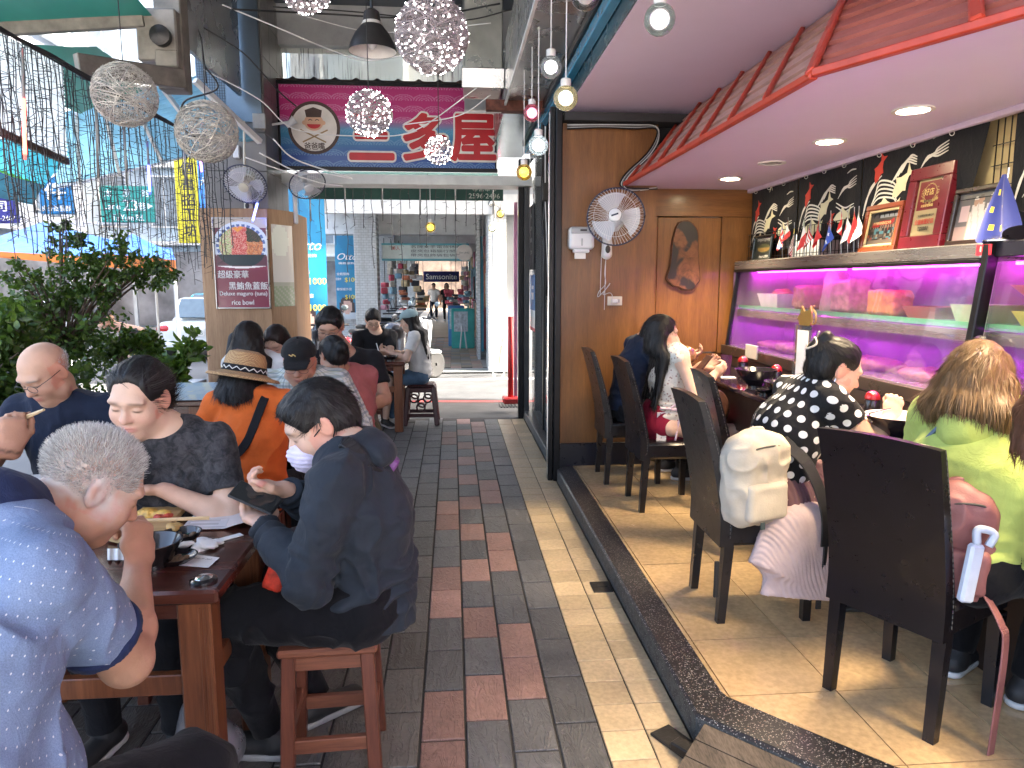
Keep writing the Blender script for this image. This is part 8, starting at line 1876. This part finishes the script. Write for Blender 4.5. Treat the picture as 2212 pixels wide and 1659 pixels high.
MB().lathe([(.168,-.020),(.13,-.003),(.10,.006)],40,hc_,RH).obj('hat_brim_lining',M('brim_brown',(.10,.06,.035),.8),ht,True)
MB().lathe([(.1062,.012),(.1035,.028),(.102,.044)],40,hc_,RH).obj('hat_band',blackt,ht,True);zg=MB()
for k in range(34):
 a0,a1=2*PI*k/34,2*PI*(k+1)/34;z=lambda j:.020+.014*(j%2);zg.tube([hc_+RH@Vector((.1055*math.cos(a),.1055*math.sin(a),zz_))for a,zz_ in((a0,z(k)),(a1,z(k+1)))],.0022,4)
zg.obj('band_zigzag',wht,ht)
st_=MB();pp=curve([I['shR']*.6+Nk*0+I['Nk']*.4+Vector((0,0,.05)),I['Nk']*.5+I['shR']*.5-I['fw']*.085,I['C']-I['fw']*.135+I['rt']*.02,I['C']-I['fw']*.14-I['rt']*.10-Vector((0,0,.10)),I['Hc']-I['fw']*.10-I['rt']*.17+Vector((0,0,.06))],8)
[st_.bar(pp[i],pp[i+1]+(pp[i+1]-pp[i])*.3,.040,.008,I['fw'],.002)for i in range(len(pp)-1)];st_.obj('bag_strap',blackt,r0)
I=person('bald man with spectacles in a navy polo looking down at the left table',(-1.72,3.43,.55),184,20,1.04,1.2,.03,head_at=(-1.755,3.195,1.165),look=(16,32,3),skin='a',top=navyc,bottom=blackp,hair='bald',haircol=(.5,.49,.47),hs=1.08,h=.007,glasses=True,openneck=.005,L_=H((-1.52,3.04,.83),(-.85,-.35,0),(0,-.2,-1),curl=.7),R_=H((-1.93,3.02,.88),(.4,-.6,.3),(.6,0,-.4),curl=.9))
a=I['arms']['L'];MB().tube([a[2].lerp(a[1],.10)+Vector((.0,.031*math.cos(t),.031*math.sin(t)))for t in[2*PI*i/16 for i in range(17)]],.011,6).obj('watch_strap',whp,I['root'],'all');MB().box(a[2].lerp(a[1],.10)+Vector((.0,-.036,.012)),(.03,.012,.036),None,.004).obj('watch_face',gloss,I['root'])
p=I['C']+I['cf']*.135+I['rt']*-.06;sheet('shirt_print',lambda u,v:p+I['rt']*(-.07+.14*(1-u))+Vector((0,0,-.06+.12*v))+I['cf']*.012,6,8,lambda u,v:(.5,.4,.05)if v>.8 else(.02,.30,.5)if v>.5 else(.25,.4,.1)if v>.35 and u<.5 else(.03,.22,.4)if v>.2 and u<.6 else(.010,.016,.035),prt,I['root'])
p6=w_(68,915,2.40);I=person('diner in a black and white striped tee at the left border raising chopsticks',(-2.02,2.15,.55),62,15,1.0,1.05,0,look=(10,25,0),skin='b',top=cloth('stripe_tee',(.012,.012,.016),pattern=stripes(.028,.25,(.6,.6,.58))),uvtop=True,bottom=blackp,hair='short',haircol=BLK,h=.009,R_=H(p6-Vector((0,0,.07)),(.05,.1,1),(-.6,.6,0),curl=.9,pole=Vector((.6,-.3,-.9))))
cs=thing('chopsticks','wooden chopsticks in the raised hand at the left border','chopsticks')
for k in(0,.02):MB().tube([at(95,885,Y=2.38),at(-20,925+k*800,Y=2.5)],[.0045,.003],6).obj('stick',bamb,cs)
def cap(I,col,name='cap',logo=None):
 hl,RH,r0,s=I['hl'],I['RH'],I['root'],I['hs'];m=cloth('cap_'+name,col);S=Sdf();S.ell(hl(0,-.012,.055),(.092*s,.110*s,.085*s),RH);S.half(hl(0,0,.045),RH@Vector((0,.15,-1)),'x');S.cone(hl(0,.075,.048),hl(0,.155,.035),(.072*s,.010*s),(.060*s,.007*s),side=RH@Vector((1,0,0)),k=.012);o=S.obj('cap',m,r0,.006,1);MB().ball(hl(0,-.012,.141),.008*s,8).obj('cap_button',m,o,'all')
 if logo:MB().tube(curve([hl(.0,.104,.085),hl(.015,.102,.095),hl(.02,.1,.085),hl(.035,.098,.092)]),.003,4).obj('cap_logo',M('gold_ink',(0.66,0.5,0.18),0.4),o)
I=person('man in a grey plaid shirt and black cap eating with his head bowed',(-.86,4.27,.545),180,14,1.02,1.1,0,head_at=(-.872,4.10,1.10),look=(-4,18,0),skin='b',top=cloth('plaid',(.50,.52,.50),pattern=plaid(.045,(.12,.17,.19),(.30,.32,.20))),uvtop=True,sleeve='long',bottom=blackp,hair='undercap',haircol=(.5,.5,.48),h=.0075,hs=1.06,glasses=True,L_=H((-.70,3.98,.84),(-.5,-.6,.3),(-.6,0,-.5),curl=.8),R_=H((-1.02,3.98,.82),(.3,-.7,.1),(0,0,-1)))
cap(I,(.012,.012,.013),'black',True)
cs=thing('chopsticks','wooden chopsticks between the orange person and the plaid shirt man','chopsticks');MB().tube([at(565,853,Y=3.8),at(612,848,Y=4.0)],.004,6).obj('stick',bamb,cs)
I=person('woman in a dusty rose shirt with a low bun seen from behind',(-.645,4.50,.545),-28,20,.96,1.0,0,head_at=(-.755,4.53,1.10),look=(-12,22,0),skin='b',top=cloth('rose_cotton',(.36,.115,.115)),sleeve='long',bottom=cloth('blue_jean',(.03,.07,.16)),hair='bun',haircol=BLK,female=True,h=.008,hem=.03,feet=dict(L=(-.75,4.90,0),R=(-.50,4.85,0)),R_=H((-.80,4.88,.80),(-.5,.6,0),(0,0,-1)))
sb=Sdf().cone((-.48,4.42,.50),(-.55,4.36,.42),.05,.04).obj('shoulder_bag',M('tan_leather',(.25,.12,.06),.5),None,.01,0);tag(sb,'small tan and blue bag at the hip of the woman in rose','bag')
I=person('man with spectacles in a black tee behind the woman in rose',(-.77,5.22,.56),176,16,1.04,1.1,0,head_at=(-.84,4.97,1.25),look=(6,24,0),skin='b',top=blackt,bottom=cloth('khaki',(.10,.085,.055)),legs='shorts',hair='short',haircol=BLK,h=.0085,glasses=True,hs=1.08,knees=(.12,.06),feet=dict(L=(-.48,4.80,0)))
I=person('young man with spectacles in a black tee eating by the lane',(-.90,8.08,.54),160,16,1.0,1.0,0,head_at=(-.875,7.92,1.145),look=(10,32,0),skin='c',top=blackt,bottom=blackp,legs='shorts',hair='short',haircol=BLK,h=.0095,glasses=True,L_=H((-.80,7.62,.82),(.2,-.6,-.2),(-.6,0,-.5),curl=.7),knees=(.1,.02))
cs=thing('chopsticks','white chopsticks held by the young man by the lane','chopsticks');MB().tube([(-.81,7.60,.92),(-.76,7.52,.77)],.006,6).obj('stick',wht,cs)
I=person('girl in a pale cap white tee and jeans on the plastic stool',(-.36,7.88,.545),-84,6,.97,.98,0,head_at=(-.475,7.86,1.135),look=(-4,14,0),skin='c',top=whitet,bottom=denim,hair='long',hairlen=.26,haircol=BLK,female=True,h=.0085,hem=.0,shoe=(.62,.60,.57),L_=H((-.70,7.72,.82),(-.6,.3,.2),(0,0,1),curl=.8),R_=H((-.70,7.98,.80),(-.6,0,0),(0,0,-1)),feet=dict(L=(-.66,7.80,0),R=(-.60,7.98,0)))
cap(I,(.30,.42,.45),'pale')
I=person('woman with long black hair and white top seen from behind by the column',(-1.32,4.74,.58),12,10,1.0,1.0,0,head_at=(-1.325,4.76,1.175),look=(10,18,0),skin='c',top=whitet,bottom=blackp,hair='long',hairlen=.22,haircol=(.012,.009,.008),female=True,h=.009,R_=H((-1.05,5.0,.92),(-.3,.5,.4),(-.5,0,0)))
I=person('woman with dark brown hair bowing her head behind the white top',(-1.20,5.18,.58),192,16,.97,1.0,0,head_at=(-1.215,5.01,1.14),look=(0,32,0),skin='c',top=blackt,bottom=blackp,hair='long',hairlen=.12,haircol=(.016,.010,.008),female=True,h=.009)
S=Sdf();bp=at(494,750,Y=4.85);S.box(bp+Vector((.05,.1,-.08)),(.10,.07,.17),Matrix.Rotation(.2,3,'Y'),.05);S.box(bp+Vector((.05,.02,-.12)),(.07,.03,.09),Matrix.Rotation(.2,3,'Y'),.03,.02);tag(S.obj('dark_backpack',M('bag_navy',(.018,.022,.03),.6,bmp=.3,bs=200),None,.008),'dark navy backpack beside the long haired woman by the column','backpack')
I=person('man in a dark tee leaning into view on the sunny street',tuple(at(225,690,Y=8)+Vector((.18,.1,-.62))),100,20,1.0,1.0,0,head_at=at(226,688,Y=8),look=(10,20,10),skin='a',top=blackt,bottom=blackp,hair='crop',haircol=(.05,.05,.05),h=.01,floor=-.15)
for(lb,x,top,bt,f)in(('distant pedestrian in a white shirt walking down the arcade',940,whitet,navyc,185),('distant pedestrian in a dark dress beside the one in white',966,blackt,blackp,178)):
 p=at(x,690,Z=0);p=Vector((p.x,29.5,0));person(lb,(p.x,29.5,.82),f,2,.93,1.0,0,look=(0,5,0),skin='a',top=top,bottom=bt,hair='short' if x<950 else 'bob',haircol=BLK,h=.022,standing=True,group='distant walkers',L_=H((p.x+.25,29.4,.75),(0,0,-1),(1,0,0)),R_=H((p.x-.25,29.4,.75),(0,0,-1),(-1,0,0)))
person('man in a dark navy shirt half hidden behind the long haired woman',(1.27,5.10,.645),84,16,1.02,1.05,0,head_at=at(1418,728,Y=5.06),look=(0,22,0),skin='b',top=navyc,bottom=blackp,hair='short',haircol=BLK,h=.009,floor=.1,L_=H((1.70,5.2,1.0),(.7,0,.2),(0,0,-1)),R_=H((1.68,4.93,1.02),(.7,.1,.3),(0,.3,1),curl=.6))
def skirt(I,segs,col,k=90,name='skirt',amp=.006,h=.008):
 S=Sdf();[S.cone(a,b_,ra,rb,k=.06,cut=ct)for a,b_,ra,rb,ct in segs]
 def d(P,N_):return amp*np.sin((P[:,0]*.8+P[:,1]*1.0+.02*vnoise(P,9))*k)*(np.abs(N_[:,2])<.8)+.005*vnoise(P,14)
 return S.obj(name,col,I['root'],h,1,d)
I=person('woman with long black hair in a white floral top and maroon skirt at the bar',(1.375,4.47,.65),88,5,.98,.94,0,head_at=(1.345,4.48,1.225),look=(8,6,0),skin='c',top=cloth('floral_white',(.62,.58,.50),pattern=flowers((.25,.12,.10),45)),sleeve='none',bottom=None,hair='long',hairlen=.30,haircol=BLK,female=True,h=.0075,floor=.1,openneck=.03,R_=H((1.655,4.37,.97),(.6,.1,.45),(-.1,.7,.4),curl=.7,pole=Vector((-.2,-.5,-1))),L_=H((1.66,4.62,1.0),(.7,0,.3),(0,-.5,.3),curl=.6),feet=dict(L=(1.72,4.60,.1),R=(1.74,4.42,.1)))
lg=I['legs'];mar=cloth('maroon_cloth',(.20,.008,.028));skirt(I,[(I['Hc']+Vector((-.02,0,.02)),lg['R'][0].lerp(lg['R'][1],.85),.125,.092,True),(I['Hc']+Vector((-.02,0,.02)),lg['L'][0].lerp(lg['L'][1],.85),.125,.092,True),(I['Hc']+Vector((-.02,0,-.02)),I['Hc']+Vector((0,0,.13)),.14,.118,True)],mar,60,amp=.002)
lace=cloth('lace_white',(.62,.60,.60),pattern=flowers((.15,.05,.06),60));q=I['Hc']+Vector((-.02,-.14,.05));MB().grid(lambda u,v:q+Vector((-.07+.06*u,.012-.01*u,.04-.24*v)),4,10).obj('lace_panel',lace,I['root'],'all')
rb_=MB();q=I['Hc']+Vector((.06,-.150,.11))
for pts in(((0,0),(-.04,.03),(-.07,.0),(0,0)),((0,0),(.04,.025),(.06,-.01),(0,0)),((0,0),(-.02,-.10),(-.035,-.20)),((0,0),(.03,-.10),(.055,-.22)),((-.14,.01),(-.07,.005),(0,0),(.07,0))):rb_.tube(curve([q+Vector((a,-.006,b_))for a,b_ in pts],5),.007,5)
rb_.obj('waist_ribbon',M('ribbon_pink',(.70,.52,.58),.6),I['root'],'all')
S=Sdf();S.ell((1.60,4.36,.80),(.13,.08,.11));S.ell((1.66,4.38,.74),(.10,.09,.10),None,.05);tag(S.obj('brown_handbag',M('brown_leather',(.045,.018,.012),.4,vs=12,bmp=.3,bs=60),None,.009,1,lambda P,N_:.006*vnoise(P,22)),'brown leather handbag on the lap of the woman in the maroon skirt','handbag')
S=Sdf();q=at(1478,768,Y=4.75);S.ell(q,(.085,.07,.06));S.ell(q+Vector((-.05,0,.02)),(.06,.05,.05),None,.03);tag(S.obj('bread_bag',M('bread_bag',(.34,.18,.08),.25,vs=22,var=.7,coat=.6),None,.007,1,lambda P,N_:.012*vnoise(P,26)),'crinkled bag of bread held up over the bar','bag');mnb=thing('menu_booklet','dark brown menu booklet held by the woman with long black hair','menu');MB().box(at(1520,785,Y=4.5),(.13,.10,.012),Matrix.Rotation(-.9,3,'Y'),.003).obj('cover',M('menu_brown',(.05,.02,.015),.4),mnb)
I=person('woman in a black and white polka dot top eating with a spoon at the bar',(1.405,2.985,.65),86,25,1.0,1.08,0,head_at=(1.665,2.955,1.175),look=(12,24,0),skin='c',top=cloth('polka',(.010,.010,.012),pattern=dots(.059,.0158,(.70,.69,.68))),uvtop=True,bottom=None,hair='claw',haircol=BLK,female=True,h=.006,floor=.1,hs=1.06,openneck=.035,wr=1.0,R_=H((1.865,2.865,.975),(.25,.1,.5),(-.1,.8,-.3),curl=1.0,thumb=.8,el=(1.755,2.80,.885)),slv=.5,L_=H((1.82,3.10,.93),(.6,-.2,0),(0,0,-1)),feet=dict(L=(1.80,3.05,.1),R=(1.78,2.88,.1)),shoe=(.02,.02,.02),sole=(.05,.05,.05))
cl_=MB();hl=I['hl'];cl_.tube(curve([hl(-.02,-.125,.115),hl(-.045,-.115,.085),hl(-.03,-.135,.05),hl(.01,-.15,.03),hl(.03,-.13,.06),hl(-.01,-.135,.085),hl(-.04,-.12,.05)],6),.0045,6);cl_.obj('hair_claw',M('claw_cream',(.62,.55,.46),.25),I['root'],'all')
MB().tube([hl(.074,-.012,-.035),hl(.076,-.012,-.095)],.0016,5).obj('earring',chrome,I['root'])
mauve,palep=cloth('mauve_pleat',(.14,.075,.085)),cloth('pale_pink_pleat',(.52,.40,.385));lg=I['legs']
skirt(I,[(I['Hc']+Vector((-.03,-.02,-.03)),I['Hc']+Vector((.02,0,.14)),.155,.125,True),(I['Hc'],lg['R'][0].lerp(lg['R'][1],.9),.135,.11,True),(I['Hc'],lg['L'][0].lerp(lg['L'][1],.9),.135,.11,True),(I['Hc']+Vector((0,-.06,0)),I['Hc']+Vector((.07,-.14,-.16)),.13,.10,True)],mauve,260,amp=.0035,h=.006)
skirt(I,[((1.50,2.80,.56),(1.47,2.72,.24),(.15,.07),(.20,.06),True),((1.40,2.78,.54),(1.33,2.74,.36),(.08,.05),(.10,.05),True)],palep,420,'underskirt',.0022,.006)
lime=cloth('lime_fleece',(.42,.50,.13),weave=260)
I=person('woman in a lime green hoodie with a light brown ponytail at the bar',(1.64,2.13,.65),66,20,1.04,1.14,0,head_at=(1.735,2.20,1.215),look=(-6,34,0),skin='c',top=lime,sleeve='long',bottom=blackp,hair='long',hairlen=.015,haircol=(.13,.075,.033),female=True,h=.006,floor=.1,hs=1.10,hem=.0,openneck=0,wr=1.2,R_=H((1.98,1.98,.93),(.6,.3,-.1),(-.3,.3,-.8),pole=Vector((.1,-.8,-.5))),L_=H((1.98,2.42,.93),(.7,0,-.1),(0,0,-1)),feet=dict(L=(1.88,2.36,.1),R=(1.98,2.14,.1)))
Nk,fw,rt=I['Nk'],I['fw'],I['rt'];S=Sdf()
for t in range(11):
 a=t/10*PI*1.5-PI*.75;S.ell(Nk+Vector((0,0,.012))-fw*(.062*math.cos(a))+rt*.092*math.sin(a)+Vector((0,0,.02*math.cos(a))),(.027,.027,.026),None,.03)
S.ell(Nk-fw*.125-Vector((0,0,.07)),(.10,.075,.085),None,.06);S.cone(Nk-fw*.10-rt*.02,Nk-fw*.16-rt*.03-Vector((0,0,.15)),(.11,.04),(.05,.025),side=rt,k=.04);S.obj('hood',lime,I['root'],.006,1,lambda P,N_:.005*vnoise(P,24))
MB().tube(curve([Nk-fw*.05+rt*.11+Vector((0,0,.035)),Nk-fw*.135+rt*.05+Vector((0,0,.01)),Nk-fw*.18-rt*.05-Vector((0,0,.05)),Nk-fw*.165-rt*.14-Vector((0,0,.15))],6),.007,6).obj('hood_cord',M('cord_blue',(.13,.17,.25),.7),I['root'],'all')
MB().tube([I['hl'](.03*math.cos(t),-.113,.03+.03*math.sin(t))for t in[2*PI*i/16 for i in range(17)]],.007,6).obj('hair_tie',M('tie_sparkle',(.5,.4,.4),.3,.5),I['root'],'all')
person('curly brown haired diner at the right border',(2.06,1.60,.65),85,16,1.0,1.0,0,head_at=at(2320,880,Y=1.80),look=(0,20,0),skin='c',top=blackt,bottom=blackp,hair='bob',hairlen=.10,haircol=(.085,.035,.018),female=True,h=.009,floor=.1)
def backpack(label,c,rz,w,h,d,m,name,cat='backpack'):
 t=thing(name,label,cat);R_=Matrix.Rotation(rz,3,'Z');c=Vector(c);X=lambda x,y,z:c+R_@Vector((x,y,z))
 S=Sdf();S.box(c,(w/2,d/2,h/2),R_,min(w,d)*.42);S.ell(X(0,0,h*.30),(w*.47,d*.5,h*.26),R_,.04)
 S.obj('bag_body',m,t,.006,1,lambda P,N_:.010*(1-np.abs(vnoise(P,13)))**3+.006*vnoise(P,24));S=Sdf();S.box(X(0,-d*.48,-h*.20),(w*.38,d*.16,h*.22),R_,.025);S.obj('front_pocket',m,t,.006,1,lambda P,N_:.004*vnoise(P,20))
 MB().tube(curve([X(-w*.42,-d*.2,h*.30),X(-w*.2,-d*.52,h*.42),X(w*.2,-d*.52,h*.42),X(w*.42,-d*.2,h*.30)],6),.004,5).obj('zip',M('zip_dark',(.05,.045,.04),.5),t,'all');MB().tube(curve([X(-.04,0,h*.5),X(-.03,0,h*.58),X(.03,0,h*.58),X(.04,0,h*.5)],5),.010,6).obj('top_handle',m,t,'all');return t,X
cream_=M('cream_canvas',(.50,.44,.35),.75,vs=9,var=.12,bmp=.3,bs=120,dirt=.15);bbl=M('bag_black',(.010,.010,.012),.6,bmp=.3,bs=200)
t,X=backpack('cream canvas backpack hanging on the second bar chair',(1.25,2.80,.735),.35,.28,.37,.16,cream_,'cream_backpack')
MB().box(X(-.05,-.115,-.16),(.022,.004,.03),Matrix.Rotation(.35,3,'Z')).obj('label_patch',M('label_dark',(.04,.06,.06),.6),t);wb=MB();pp=curve([X(.13,-.02,.16),X(.20,-.10,.06),X(.235,-.17,-.12),X(.225,-.19,-.30),X(.215,-.19,-.38),X(.205,-.19,-.50)],8)
[wb.bar(pp[i],pp[i+1]+(pp[i+1]-pp[i])*.2,.055 if i<22 else.02,.008,(.3,-.9,0),.002)for i in range(len(pp)-1)];wb.obj('shoulder_strap',bbl,t);MB().box(X(.205,-.19,-.515),(.025,.008,.04),None,.003).obj('buckle',bbl,t);MB().box(X(-.16,.02,-.42),(.02,.012,.16),None,.003).obj('hanging_strap',bbl,t)
pkm=M('dusty_pink_nylon',(.27,.105,.10),.5,vs=9,var=.15,bmp=.25,bs=150)
t,X=backpack('dusty pink nylon backpack wedged behind the lime hoodie woman',(1.60,2.05,.73),-.4,.19,.35,.15,pkm,'pink_backpack');wb=MB();pp=curve([X(.06,-.06,-.12),X(.10,-.12,-.20),X(.115,-.13,-.28),X(.105,-.13,-.62)],8)
[wb.bar(pp[i],pp[i+1]+(pp[i+1]-pp[i])*.2,.03,.006,(.3,-.9,0),.002)for i in range(len(pp)-1)];wb.obj('shoulder_strap',pkm,t)
bt=thing('umbrella_case','pale blue folded umbrella sleeve in the side pocket of the pink backpack','umbrella');pb=M('pale_blue_cloth',(.55,.60,.70),.7,vs=9,bmp=.2,bs=150);a,b_=at(2110,1175,Y=1.93),at(2083,1300,Y=1.93);MB().bar(a,b_,.045,.03,(0,-1,0),.008).obj('sleeve',pb,bt);MB().tube(curve([a,a+Vector((.0,0,.045)),a+Vector((.045,-.01,.035)),a+Vector((.03,-.01,-.005))],5),.012,6).obj('loop',pb,bt,'all')
flush_texts()
bpy.context.view_layer.update()
_ch={}
for o in bpy.data.objects:
 if o.parent:_ch.setdefault(o.parent.name,[]).append(o)
def _pts(o):
 if o.type=='MESH' and o.data.vertices:
  for c in o.bound_box:yield o.matrix_world@Vector(c)
 for c in _ch.get(o.name,[]):yield from _pts(c)
for o in list(bpy.data.objects):
 if o.parent is None and o.type=='EMPTY' and o.location.length<1e-6:
  ps=list(_pts(o))
  if not ps:continue
  c=Vector((sum(p.x for p in ps)/len(ps),sum(p.y for p in ps)/len(ps),min(p.z for p in ps)))
  o.location=c
  for k in _ch.get(o.name,[]):k.location=k.location-c
